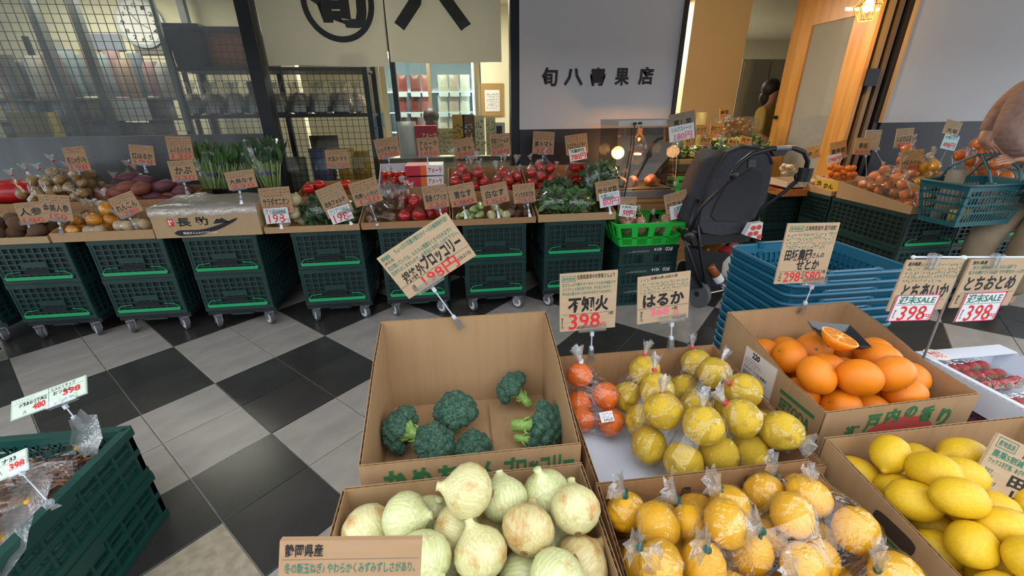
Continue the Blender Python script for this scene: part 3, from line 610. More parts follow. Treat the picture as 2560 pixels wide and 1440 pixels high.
sign('kraft tomato sign with green edged 780 card against the navy wall', [(1412, 340), (1467, 332), (1471, 382), (1416, 389)], 4.1, std('トロピカルとまと', '', 3), None, sub=([(1421, 375), (1464, 365), (1467, 397), (1425, 404)], [('数量限定', .08, .06, .92, .36, 'g', .03), ('780円', .1, .45, .95, .95, 'r', .02)], None))
sign('kraft leaf greens sign with white 80 card', [(1484, 457), (1542, 446), (1552, 492), (1496, 502)], YF, std('サラダ菜', '', 2, hy=(.35, .7)), (1526, 535), sub=([(1495, 486), (1545, 476), (1554, 510), (1502, 520)], [('お買いどく!', .08, .08, .9, .3, 'g', .02), ('80円', .15, .42, .95, .95, 'v', .02)], None), clipY=3.40)
sign('narrow kraft sign with white 50 card standing in the green basket', [(1552, 492), (1586, 492), (1594, 530), (1548, 530)], 3.42, std('コールラビ', '', 2), (1566, 556), sub=([(1552, 510), (1587, 515), (1594, 545), (1547, 540)], [('お買得に!!', .1, .08, .9, .3, 'g', .02), ('50円', .2, .42, .95, .95, 'r', .02)], None))
sign('kraft red heart radish sign with white 80 card on the green basket', [(1655, 490), (1712, 474), (1727, 520), (1670, 537)], 3.4, std('紅芯大根', '', 3, hy=(.45, .75)), (1700, 560), sub=([(1670, 517), (1719, 507), (1730, 536), (1680, 551)], [('お買得に!', .2, .1, .8, .36, 'g', .02), ('80円', .2, .45, .95, .95, 'v', .02)], None))
sign('dark sign for steamed sweet potatoes at 180 beside the heated case', [(1681, 287), (1744, 272), (1734, 345), (1670, 357)], 3.70, [('~1', .2, .06, .8, .16, 'k'), ('蒸し芋', .15, .24, .85, .52, 'k', .03)], None, clipW=(1.985, 3.73, .985), m=mat('card_grey_brown', '#85725e', .7), sub=([(1676, 318), (1738, 304), (1734, 345), (1670, 357)], [('シルクスイート', .1, .1, .9, .4, 'k', .01), ('180円', .2, .5, .9, .95, 'v', .02)], None))
m_cardo = mat('card_orange_kraft', '#b98a4e', .75)
sign('small kraft yuzu sign behind the stroller handle', [(2020, 368), (2055, 361), (2043, 392), (2010, 400)], 4.3, std('ゆず', '', 1, hy=(.4, .8)), None, m_cardo, clipW=(3.98, 4.345, .9))
sign('kraft sign with white 198 slip beside the wooden door', [(2084, 355), (2124, 347), (2109, 392), (2066, 404)], 4.15, std('黄金柑', '', 2), None, m_cardo, clipW=(4.12, 4.30, .975), sub=([(2072, 389), (2107, 381), (2098, 405), (2064, 410)], [('198円', .1, .3, .95, .9, 'r', .02)], None))
sign('slanted kraft spring citrus sign at 880 over the wooden box', [(2152, 345), (2194, 344), (2162, 387), (2120, 385)], 3.9, std('春姫', '880', 1, hy=(.3, .65), hx=(.25, .8)), None, m_cardo, clipW=(4.17, 3.925, .955))
sign('grey kraft sign behind the 880 sign against the navy wall', [(2162, 325), (2205, 324), (2197, 374), (2160, 374)], 4.0, std('', '', 4), None, m_cardy, clipW=(4.46, 3.975, 1.01))
sign('grey kraft citrus sign at 480 against the navy wall', [(2242, 322), (2285, 319), (2280, 367), (2236, 370)], 3.98, std('いよのはる', '480', 3), None, m_cardy, clipW=(4.66, 3.975, 1.01))
sign('tall kraft sign with pale blue 498 card against the navy wall', [(2367, 296), (2405, 307), (2395, 343), (2358, 334)], 4.09, [('~4', .05, .05, .95, .5, 'g'), ('天草', .2, .55, .9, .85, 'k', .02)], None, m_cardy, clipW=(5.15, 4.095, .99), sub=([(2359, 333), (2396, 342), (2385, 378), (2350, 371)], [('お買いどく', .1, .1, .9, .3, 'g', .02), ('498円', .1, .5, .9, .9, 'r', .02)], mat('card_pale_blue', '#b9d8dc', .6)))
sign('kraft mandarin sign at 680 above the bagged clementines', [(2264, 376), (2321, 371), (2292, 424), (2240, 427)], 3.7, std('祐徳みかん', '680', 4, hy=(.5, .72)), (2262, 440), m_cardo)
# foreground signs
sign('large slanted kraft broccoli sign at 198 above the broccoli box', [(942, 642), (1116, 535), (1190, 635), (1022, 752)], 1.30, [('産地直送', .03, .04, .15, .13, 'g', .02), ('JA江北', .03, .15, .16, .22, 'k', .01), ('ちょっぴり花蕾が開きかけーの天候規格外品!!', .22, .03, .97, .13, 'g', .012), ('花が開いていても、もちろん問題なく食べられます!!', .03, .25, .93, .35, 'g', .012), ('日持ちはしませんので、お早目にお召し上がり下さい。', .03, .37, .98, .46, 'g', .012), ('規格外', .10, .50, .40, .74, 'k', .02), ('ブロッコリー', .40, .42, .95, .72, 'k', .04), ('_', 0, .745, 1, .752, 'b'), ('1房', .12, .8, .17, .95, 'k', .01), ('198円', .28, .74, .78, .99, 'r', .012), ('+税', .66, .70, .72, .77, 'k', .01), ('(込213)', .79, .82, .97, .92, 'k', .01)], (1155, 820), m_cardy, .05, clipY=1.332, group=None)
sign('kraft sign at 398 above the bagged oranges', [(1394, 685), (1537, 677), (1545, 816), (1405, 831)], 1.27, [('[', .03, .04, .27, .14, 'g'), ('産地直送', .05, .06, .25, .12, 'g', .01), ('佐賀県唐津中央青果さんより', .29, .03, .95, .11, 'k', .01), ('甘さたっぷり果汁!食べやすくて人気の柑橘です', .04, .16, .97, .22, 'g', .012), ('ゴツゴツした見た目ですが、手でむけます!!!', .04, .235, .88, .295, 'g', .012), ('中の皮も柔らかいためそのまま食べられます♪', .04, .31, .90, .37, 'g', .012), ('不知火', .14, .40, .86, .68, 'k', .04), ('_', .05, .70, .97, .706, 'b'), ('1PC', .03, .75, .06, .95, 'k', .01), ('398', .16, .70, .72, .98, 'r', .012), ('円', .74, .88, .82, .97, 'r', .01), ('+税', .86, .70, .95, .76, 'k', .01), ('(税込429円)', .3, .93, .56, .98, 'k', .01)], (1477, 901), m_cardy, .05, clipY=1.28, group=None)
sign('slanted kraft sign above the knobbly yellow citrus with faded pink price', [(1576, 696), (1704, 681), (1742, 790), (1611, 810)], 1.27, [('~1', .05, .03, .2, .11, 'g'), ('和歌山県 JA紀の里', .24, .02, .75, .09, 'k', .01), ('~4', .04, .13, .98, .38, 'g'), ('はるか', .10, .38, .90, .66, 'k', .04), ('_', 0, .675, 1, .683, 'b'), ('368', .25, .69, .62, .86, 'v', .02), ('+税', .66, .70, .78, .78, 'k', .01), ('1PC', .06, .72, .1, .95, 'k', .01), ('円', .7, .8, .8, .93, 'v', .01), ('(税込397円)', .68, .93, .96, .99, 'k', .01)], (1677, 875), m_cardy, .05, clipY=1.28, group=None)
sign('kraft sign with two red prices above the loose oranges', [(1957, 559), (2086, 557), (2074, 705), (1949, 710)], 1.33, [('[', .05, .04, .32, .13, 'g'), ('産地直送', .07, .06, .30, .11, 'g', .01), ('広島県尾道市 瀬戸田町', .35, .04, .95, .12, 'k', .01), ('~4', .05, .15, .95, .42, 'g'), ('田坂農園', .08, .42, .60, .61, 'k', .03), ('さんの', .62, .48, .85, .57, 'k', .015), ('せとか', .35, .60, .80, .77, 'k', .03), ('_', .02, .785, .98, .79, 'b'), ('298', .15, .80, .48, .97, 'r', .012), ('2玉', .50, .80, .55, .92, 'k', .01), ('580', .56, .80, .88, .97, 'r', .012), ('円', .89, .9, .97, .98, 'r', .01), ('1玉', .05, .82, .10, .95, 'k', .01), ('+税', .88, .79, .97, .84, 'k', .01)], (2002, 785), m_cardy, .05, clipY=1.36, group=None)
# strawberry stand: rod with cross bar and two hanging signs
st = thing('sign_stand', 'thin steel stand with white cross bar rising from the white strawberry carton', 'stand', aY(2312, 886, 1.13))
b0 = st.location.copy(); tpt = aY(2408, 645, 1.13) - b0
MB().tube([(0, 0, -.18), (0, 0, 0), tpt], .004, 8).build('pole', m_zinc, st)
MB().tube([aY(2283, 643, 1.13) - b0, aY(2590, 643, 1.13) - b0], .004, 8).build('cross_bar', m_joint, st)
MB().ball(tpt, .010, 8, 6).ball(aY(2283, 643, 1.13) - b0, .007, 8, 6).build('joint', m_joint, st)
def clampx(r, mm, px, py):
    c = mm.inverted() @ aY(px, py, 1.115); k = MB()
    for s in (-1, 1): k.slab([c + Vector((s * .004, -.006, -.025)), c + Vector((s * .010, -.006, -.03)), c + Vector((s * .018, -.006, .018)), c + Vector((s * .004, -.006, .022))], (0, .018, 0))
    k.build('clip_clamp', m_clip, r)
q1 = [(2260, 652), (2407, 647), (2362, 774), (2226, 777)]; q2 = [(2416, 650), (2562, 646), (2537, 762), (2387, 770)]
ss = [('週末SALE', .08, .05, .92, .34, 'g', .02), ('_', .04, .37, .96, .385, 'g'), ('398', .2, .42, .82, .97, 'r', .008), ('円', .80, .75, .95, .93, 'r', .01), ('[', 0, 0, 1, 1, 'p'), ('_', 0, 0, 1, .035, 'p'), ('_', 0, .965, 1, 1, 'p'), ('_', 0, 0, .03, 1, 'p'), ('_', .97, 0, 1, 1, 'p'), ('1PC', .08, .55, .12, .9, 'k', .01)]
r1 = sign('hanging kraft strawberry sign with red bordered 398 sale card, left of the pole', q1, 1.12, [('栃木県産', .04, .03, .25, .11, 'k', .02), ('~5', .05, .06, .98, .44, 'g'), ('とちあいか', .12, .46, .95, .76, 'k', .03), ('_', .05, .78, .95, .786, 'b'), ('1PC', .05, .8, .1, .98, 'k', .01)], None, m_cardy, .0, sub=([(2247, 741), (2359, 737), (2330, 804), (2225, 806)], ss, None), group=None)
r2 = sign('hanging kraft strawberry sign with red bordered 398 sale card, right of the pole', q2, 1.12, [('茨城県産', .04, .02, .28, .10, 'k', .02), ('甘さと酸味のバランスよい品種で', .08, .12, .8, .2, 'g', .012), ('愛され続けている品種です!幸せた~っぷり', .05, .22, .98, .30, 'g', .012), ('とちおとめ', .08, .34, .92, .64, 'k', .03), ('_', .05, .68, .97, .686, 'b'), ('1PC', .04, .72, .08, .92, 'k', .01)], None, m_cardy, .0, sub=([(2415, 735), (2522, 731), (2495, 802), (2399, 809)], ss, None), group=None)
clampx(r1, r1.matrix_world, 2335, 650); clampx(r2, r2.matrix_world, 2493, 650)
sign('wide kraft onion sign with green handwriting clipped to the onion box', [(698, 1354), (1051, 1347), (1045, 1590), (690, 1600)], .26, [('静岡県産', .04, .03, .30, .16, 'k', .02), ('冬の新玉ねぎ♪ やわらかくみずみずしさがあり、', .04, .22, .96, .33, 'g', .008), ('辛みが少ないのが特徴です! 生サラダにしてもよし', .04, .38, .96, .49, 'g', .008), ('_', .02, .185, .98, .188, 'b'), ('加熱してもよし!', .5, .52, .95, .62, 'g', .008)], None, m_card, .35, group=None)
sign('large pale lemon sign with red 130 price leaning over the lemon box', [(2417, 1049), (2650, 1150), (2668, 1365), (2480, 1277)], .60, [('[', .03, .03, .25, .17, 'g'), ('産地直送', .05, .06, .23, .14, 'g', .01), ('広島県尾道市', .34, .08, .8, .18, 'k', .02), ('農薬5割減', .04, .2, .4, .30, 'g', .012), ('ワックス不使用、あざやかな香り', .04, .32, .6, .4, 'g', .012), ('皮まで\nおいしく\n食べられます', .05, .46, .24, .68, 'g', .012), ('田坂', .34, .42, .75, .60, 'k', .04), ('レモン', .42, .62, .95, .74, 'k', .04), ('_', 0, .745, 1, .75, 'b'), ('1玉', .02, .76, .07, .86, 'k', .01), ('130', .12, .72, .85, .97, 'r', .012)], None, m_cardy, .25, group=None)
# ================================================================== produce
def relax(cs, r, zmin, b=None, it=80, k=.97):
    cs = [Vector(c) for c in cs]; rs = r if isinstance(r, list) else [r] * len(cs)
    for _ in range(it):
        for i in range(len(cs)):
            for j in range(i):
                d = cs[i] - cs[j]; L = d.length; m_ = (rs[i] + rs[j]) * k
                if L < m_:
                    d = d / L if L > 1e-5 else Vector((0, 0, 1)); e = (m_ - L) / 2; cs[i] += d * e; cs[j] -= d * e
        for i, c in enumerate(cs):
            c.z = max(c.z, zmin + rs[i])
            if b: c.x = min(max(c.x, b[0] + rs[i]), b[1] - rs[i]); c.y = min(max(c.y, b[2] + rs[i]), b[3] - rs[i])
    return cs
def inst(me, name, label, cat, group, loc, e=(0, 0, 0), s=1):
    o = link(name, me); o.location = loc; o.rotation_euler = e; o.scale = (s, s, s) if not isinstance(s, tuple) else s; return tag(o, label, cat, group)
def nz(d, f, a, ph=0): return 1 + a * (math.sin(d.x * f + ph) * math.cos(d.y * f * 1.1 + 1.3 * ph) + .6 * math.sin(d.z * f * 1.4 + 2 * ph))
def rade(): return (rnd(0, 6.28), rnd(0, 6.28), rnd(0, 6.28))
m_orange = mat('orange_peel', '#e88616', .32, col2='#e27a12', nscale=30, bump=.25, bscale=420, spec=.4)
m_yellow = mat('yellow_peel', '#e3ac1d', .34, col2='#dea017', nscale=14, bump=.22, bscale=380, spec=.4)
m_haruka = mat('rough_yellow_peel', '#d9b52a', .42, col2='#cfa820', nscale=14, bump=.5, bscale=300)
m_lemon = mat('lemon_peel', '#dcb524', .34, col2='#d6a81c', nscale=10, bump=.25, bscale=340, spec=.4)
m_shira = mat('deep_orange_peel', '#dd6a12', .36, col2='#d45e10', nscale=14, bump=.35, bscale=340)
m_stem = mat('calyx_green', '#6f7a3a', .7)
def orange_mesh(name, m_, navel=False, lump=.01, flat=.86, ph=0, neck=0):
    mb = MB(); R = 1
    def f(d):
        q = nz(d, 4, lump, ph) * (1 - .10 * math.exp(-((1 - d.z) / .03)))
        if navel: q -= .16 * math.exp(-((1 + d.z) / .035)) - .06 * math.exp(-((1 + d.z - .07) ** 2 / .002))
        if neck: q += neck * math.exp(-((1 - d.z) / .10))
        return q
    mb.ball((0, 0, 0), (R, R, R * flat), 28, 20, fn=f); me = mb.mesh(name, True); me.materials.append(m_); me.materials.append(m_stem)
    n0 = len(mb.v); s = MB()
    return me
def calyx(par, z, r=.06):
    mb = MB()
    for i in range(5): a = 2 * PI * i / 5; mb.add([(0, 0, z + .02), (r * math.cos(a - .5), r * math.sin(a - .5), z), (r * 1.7 * math.cos(a), r * 1.7 * math.sin(a), z - .01), (r * math.cos(a + .5), r * math.sin(a + .5), z)], [(0, 1, 2, 3)])
    mb.ball((0, 0, z + .01), (r * .6, r * .6, r * .4), 6, 4); return mb
def with_calyx(me, z, nm):
    pass
cal = calyx(None, 0).mesh('calyx'); cal.materials.append(m_stem)
def fruit(me, name, label, group, loc, e, s, z=None, cat='fruit'):
    o = inst(me, name, label, cat, group, loc, e, s)
    if z is not None: c = link('calyx', cal, None, o); c.location = (0, 0, z)
    return o
om = [orange_mesh('orange', m_orange, i == 1, .012, (.84, .86, .88)[i], i * 2.1) for i in range(3)]
P = [(1935, 890), (1972, 880), (2022, 893), (2042, 862), (1975, 925), (2100, 918), (2112, 882), (2065, 938), (2179, 912), (2232, 924), (2250, 930), (2060, 966), (2147, 980), (2225, 975), (2290, 957), (2307, 988), (2015, 992), (1965, 947), (2097, 1015), (2202, 1017), (2002, 960)]
zz = [.80, .80, .83, .80, .80, .83, .79, .83, .86, .80, .79, .85, .86, .85, .80, .82, .80, .78, .80, .80, .77]
cs = relax([aZ(x, y, z) for (x, y), z in zip(P, zz)], .060, ZB + .008, (1.045, 1.56, .905, 1.35), 60)
for i, c in enumerate(cs):
    k = 1 if i == 13 else 0 if i % 3 else 2
    e = (math.radians(118), 0, .3) if i == 13 else (rnd(-1, 1), rnd(-1.2, 1.2), rnd(0, 6))
    fruit(om[k], 'orange', 'loose glossy orange lying in the high backed kraft box', 'loose oranges in the high backed box', c, e, .0625 * rnd(.95, 1.04), .80 if k != 1 else .8)
for i in range(14):
    fruit(om[0], 'orange', 'loose glossy orange lying in the high backed kraft box', 'loose oranges in the high backed box', (1.12 + .12 * (i % 4), .975 + .115 * (i // 4), ZB + .07), rade(), .058) if i < 12 else None
# tasting tray with half orange
tq = [aZ(x, y, z) for (x, y), z in zip(((2018, 803), (2125, 812), (2180, 868), (2068, 860)), (.975, .965, .94, .945))]
tr = MB(); dn = Vector((0, 0, -.022)); ce = sum(tq, Vector()) / 4; inn = [p.lerp(ce, .22) + dn for p in tq]
tr.add(tq + inn, [(0, 1, 5, 4), (1, 2, 6, 5), (2, 3, 7, 6), (3, 0, 4, 7), (4, 5, 6, 7)])
o = tr.build('tasting_tray', mat('black_clear_plastic', '#2a2c30', .12, coat=.5)); tag(o, 'small black plastic tray with a halved orange on the loose oranges', 'tray')
sm = o.modifiers.new('thickness', 'SOLIDIFY'); sm.thickness = .002
hf = thing('halved_orange', 'half an orange cut side up on the small black tray', 'fruit', aZ(2100, 842, .975)); hf.rotation_euler = (.12, .26, 0)
hm = MB().lathe([(.002, -.045), (.030, -.038), (.048, -.018), (.056, 0)], 24); hm.build('peel', m_orange, hf, smooth=True)
MB().disc(.056).build('pith', mat('pith', '#e9b45a', .6), hf)
sg = MB()
for i in range(10):
    a0, a1 = 2 * PI * i / 10 + .05, 2 * PI * (i + 1) / 10 - .05; sg.add([(.009 * math.cos((a0 + a1) / 2), .009 * math.sin((a0 + a1) / 2), .002)] + [(.050 * math.cos(a0 + (a1 - a0) * j / 4), .050 * math.sin(a0 + (a1 - a0) * j / 4), .002) for j in range(5)], [(0, 1, 2, 3, 4, 5)])
sg.build('segments', mat('orange_flesh', '#e5841c', .25, col2='#d8700f', nscale=60), hf)
MB().ball((0, 0, .001), (.006, .006, .002), 8, 4).build('core', mat('pith_core', '#e8dcc0', .7), hf)
# lemons
def lemon_mesh(ph, nip=1):
    prof = [(.001, -1.0), (.16, -.97), (.38, -.86), (.62, -.66), (.76, -.36), (.80, 0), (.76, .36), (.62, .66), (.38, .86), (.22, .96), (.15, 1.05), (.10, 1.11), (.001, 1.14)]
    mb = MB().lathe(prof, 20, fn=lambda a, t: 1 + .018 * math.sin(3 * a + ph) + .012 * math.sin(5 * a + 7 * t + ph)); me = mb.mesh('lemon', True); me.materials.append(m_lemon); return me
lm = [lemon_mesh(i * 1.7) for i in range(3)]
P = [(2206, 1163, .83, 1, 2.5), (2308, 1154, .80, .4, 1), (2387, 1142, .84, 0, 3.3), (2165, 1182, .80, 0, .6), (2255, 1196, .77, 0, 1), (2317, 1206, .86, 1.1, -1.6), (2407, 1217, .84, 0, .4), (2261, 1252, .84, 0, .5), (2248, 1230, .80, 0, .4), (2357, 1284, .85, 0, .3), (2412, 1268, .82, 0, -.6), (2486, 1335, .85, 0, .3), (2398, 1370, .83, 0, -.5), (2527, 1396, .84, .3, .5), (2520, 1440, .80, 0, 0), (2435, 1165, .78, 0, 1), (2455, 1205, .78, 0, 2), (2565, 1335, .80, 0, 1), (2480, 1265, .78, 0, .6), (2420, 1335, .77, 0, .3), (2330, 1330, .80, 0, .2), (2450, 1440, .82, 0, 1), (2600, 1420, .82, 0, .4), (2300, 1290, .78, 0, 1.2), (2590, 1260, .78, 0, 0)]
cs = relax([aZ(x, y, z) for x, y, z, a, b in P], .047, ZB + .008, (.965, 1.585, .175, .77), 40, .93)
for i, c in enumerate(cs):
    ti, yw = P[i][3:]; R_ = rot(0, PI / 2 + ti * .5, -yw)
    o = inst(lm[i % 3], 'lemon', 'loose lemon lying in the green stencilled kraft box', 'fruit', 'loose lemons', c, R_.to_euler(), .0535 * rnd(.95, 1.05))
for i in range(24):
    inst(lm[i % 3], 'lemon', 'loose lemon lying in the green stencilled kraft box', 'fruit', 'loose lemons', (1.02 + .10 * (i % 6) + rnd(-.01, .01), .28 + .115 * (i // 6), ZB + .06), rade(), .050)
# onions
def onion_mat(k):
    m = bpy.data.materials.new('onion_skin_%d' % k); m.use_nodes = True; nt = m.node_tree; N = nt.nodes; L = nt.links; b = N['Principled BSDF']; b.inputs['Roughness'].default_value = .34
    tc = N.new('ShaderNodeTexCoord'); mp = N.new('ShaderNodeMapping'); mp.inputs['Scale'].default_value = (9, 9, .3); mp.inputs['Location'].default_value = (k * 3.1, k, k * 2); L.new(tc.outputs['Object'], mp.inputs[0])
    n1 = N.new('ShaderNodeTexNoise'); n1.inputs['Scale'].default_value = 1.3; n1.inputs['Detail'].default_value = 5; L.new(mp.outputs[0], n1.inputs['Vector'])
    r1 = N.new('ShaderNodeValToRGB'); r1.color_ramp.elements[0].position = .36; r1.color_ramp.elements[1].position = .68; r1.color_ramp.elements[0].color = lin(('#b9bd80', '#c2ba80', '#bdae72')[k]); r1.color_ramp.elements[1].color = lin(('#d6d5a6', '#d9d2a2', '#d2c192')[k]); L.new(n1.outputs['Fac'], r1.inputs[0])
    m2 = N.new('ShaderNodeMapping'); m2.inputs['Scale'].default_value = (1.1, 1.1, .75); m2.inputs['Location'].default_value = (k * 5.3, k * 1.7, .4); L.new(tc.outputs['Object'], m2.inputs[0])
    n2 = N.new('ShaderNodeTexNoise'); n2.inputs['Scale'].default_value = 1.4; n2.inputs['Detail'].default_value = 7; n2.inputs['Roughness'].default_value = .62; L.new(m2.outputs[0], n2.inputs['Vector'])
    r2 = N.new('ShaderNodeValToRGB'); r2.color_ramp.elements[0].position = (.60, .54, .47)[k]; r2.color_ramp.elements[1].position = (.74, .70, .68)[k]; L.new(n2.outputs['Fac'], r2.inputs[0])
    mx = N.new('ShaderNodeMixRGB'); mx.inputs[2].default_value = lin(('#b58f5c', '#b98a50', '#ab7c44')[k]); L.new(r2.outputs[0], mx.inputs[0]); L.new(r1.outputs[0], mx.inputs[1]); L.new(mx.outputs[0], b.inputs['Base Color'])
    bp = N.new('ShaderNodeBump'); bp.inputs['Strength'].default_value = .12; bp.inputs['Distance'].default_value = .005; L.new(n1.outputs['Fac'], bp.inputs['Height']); L.new(bp.outputs[0], b.inputs['Normal']); return m
m_on = []
for i, (a, b) in enumerate((('#c3cf9a', '#d9dcb4'), ('#cfd2a4', '#c9a468'), ('#cbbf86', '#b98a4c'))):
    m_on.append(onion_mat(i))
def onion_mesh(ph, nl):
    prof = [(.02, -.80), (.14, -.82), (.20, -.80), (.50, -.70), (.80, -.46), (.97, -.12), (.98, .18), (.84, .50), (.58, .74), (.34, .90), (.20, 1.04), (.15, 1.04 + nl * .5), (.17, 1.04 + nl), (.05, 1.05 + nl)]
    return MB().lathe(prof, 26, fn=lambda a, t: 1 + .012 * math.sin(13 * a + ph) * min(1, t * 2) + .02 * math.sin(2 * a + ph))
onm = []
for i in range(6): me = onion_mesh(i, .12 + .08 * (i % 3)).mesh('onion', True); me.materials.append(m_on[(0, 1, 0, 1, 2, 0)[i]]); onm.append(me)
rootm = MB()
for i in range(26): a = rnd(0, 6.28); q = rnd(0, .15); rootm.bar((q * math.cos(a), q * math.sin(a), -.78), (q * 1.3 * math.cos(a), q * 1.3 * math.sin(a), -.87 - rnd(0, .04)), .022)
rootm.lathe([(.13, -.81), (.14, -.84)], 12); rootme = rootm.mesh('root_tuft'); rootme.materials.append(mat('root_brown', '#86683f', .9))
# pixel, height, screen direction of the neck (radians, 0 = right, pi/2 = up), lean towards the camera
P = [(1180, 1235, .92, 2.95, .1, 1), (1012, 1297, .855, .2, .2, 0), (918, 1320, .82, -.7, .6, 3), (1135, 1330, .83, -.2, .4, 3), (1225, 1315, .79, 2, -.3, 4), (1278, 1268, .85, 1.8, -.5, 0), (1358, 1265, .85, 1.9, .3, 5), (1440, 1303, .86, 1.6, -.9, 1), (1315, 1362, .865, 1.2, -1.0, 4), (1388, 1350, .79, 1.6, 0, 0), (1210, 1412, .85, 2, -.3, 1), (1390, 1430, .85, -2.6, .5, 2), (1468, 1410, .82, .5, -.5, 4), (1065, 1400, .84, -1.2, .8, 0), (1100, 1440, .78, 1, 0, 1), (1300, 1450, .80, .3, .2, 2), (1075, 1300, .79, 1.2, .3, 0), (1000, 1440, .80, 1, .4, 3), (1480, 1480, .8, 1, 0, 1), (1160, 1500, .82, 2, 0, 2), (1290, 1520, .82, 2, 0, 0)]
cs = relax([aZ(p[0], p[1], p[2]) for p in P], .0545, ZB + .008, (-.305, .262, .28, .78), 40, .95)
for i, c in enumerate(cs):
    an, le, k = P[i][3:]; dr_ = (RT * math.cos(an) + UP * math.sin(an)) * math.cos(le) - FW * math.sin(le)
    o = inst(onm[k], 'onion', 'pale green new onion heaped in the kraft box below the broccoli', 'vegetable', 'new onions', c, dr_.to_track_quat('Z', 'X').to_euler(), .0575 * rnd(.96, 1.05)); link('root_tuft', rootme, None, o)
for i in range(12):
    o = inst(onm[i % 6], 'onion', 'pale green new onion heaped in the kraft box below the broccoli', 'vegetable', 'new onions', (-.23 + .13 * (i % 4), .36 + .125 * (i // 4), ZB + .066), rade(), .054)
# broccoli
m_flo = mat('broccoli_florets', '#365e50', .75, col2='#668a68', nscale=9, bump=.9, bscale=110, lo=.42, hi=.7)
m_bst = mat('broccoli_stalk', '#93b35c', .5, col2='#7d9f4c', nscale=6)
def broccoli(seed):
    rg = random.Random(seed); mb = MB(); sp = []
    for i in range(34):
        t = math.acos(1 - (i + .5) / 34 * 1.18); a = i * 2.39996 + rg.uniform(-.2, .2); rr = .74 + rg.uniform(-.05, .08)
        c = Vector((math.sin(t) * math.cos(a) * rr, math.sin(t) * math.sin(a) * rr, math.cos(t) * rr * .80)); sp.append((c, rg.uniform(.24, .33)))
    for c, r_ in sp:
        mb.ball(c, r_, 9, 6)
        for j in range(46):
            d = Vector((rg.gauss(0, 1), rg.gauss(0, 1), rg.gauss(0, 1))).normalized()
            if d.dot(c.normalized()) > -.1: mb.ball(c + d * r_ * .98, r_ * .145, 5, 3)
    me = mb.mesh('florets', True); me.materials.append(m_flo)
    st = MB().tube([(0, 0, -1.35), (.02, 0, -.9), (0, 0, -.35), (0, 0, .2)], [.27, .26, .30, .5], 12)
    for i in range(9):
        a = i * .7; st.tube([(0, 0, -.55), (.33 * math.cos(a), .33 * math.sin(a), -.2), (.6 * math.cos(a), .6 * math.sin(a), .2)], [.15, .13, .2], 7)
    for i in range(4):
        a = i * 1.7 + seed; st.tube([(.2 * math.cos(a), .2 * math.sin(a), -.8), (.38 * math.cos(a), .38 * math.sin(a), -.72), (.5 * math.cos(a), .5 * math.sin(a), -.5)], [.08, .06, .02], 5)
    sme = st.mesh('stalk', True); sme.materials.append(m_bst); return me, sme
bro = [broccoli(3), broccoli(11)]
P = [(1008, 1075, .74, 2.9, -.2, .072), (1083, 1112, .73, 1.0, .35, .068), (1140, 1030, .735, 1.5, .45, .073), (1182, 1122, .71, 1.4, .5, .058), (1283, 972, .745, 2.4, -.1, .063), (1358, 1062, .735, .1, .25, .076), (1338, 1100, .70, .0, .3, .05)]
BL = ['broccoli head against the left wall of its box with stalk pointing right', 'broccoli head with a leafy stalk at the front left of its box', 'rounded broccoli head standing in the middle of its box', 'half hidden broccoli head behind the front wall of its box', 'small broccoli head lying near the back wall with stalk downwards', 'large broccoli head with pale cut stalk pointing left', 'small broccoli floret tucked under the large one with the pale stalk']
for i, (x, y, z, an, le, s) in enumerate(P):
    c = aZ(x, y, z); dr_ = (RT * math.cos(an) + UP * math.sin(an)) * math.cos(le) - FW * math.sin(le); a, b = bro[i % 2]
    o = thing('broccoli', BL[i], 'vegetable', c, group='loose broccoli heads'); o.rotation_euler = dr_.to_track_quat('Z', 'X').to_euler(); o.scale = (s, s, s)
    link('florets', a, None, o); link('stalk', b, None, o)
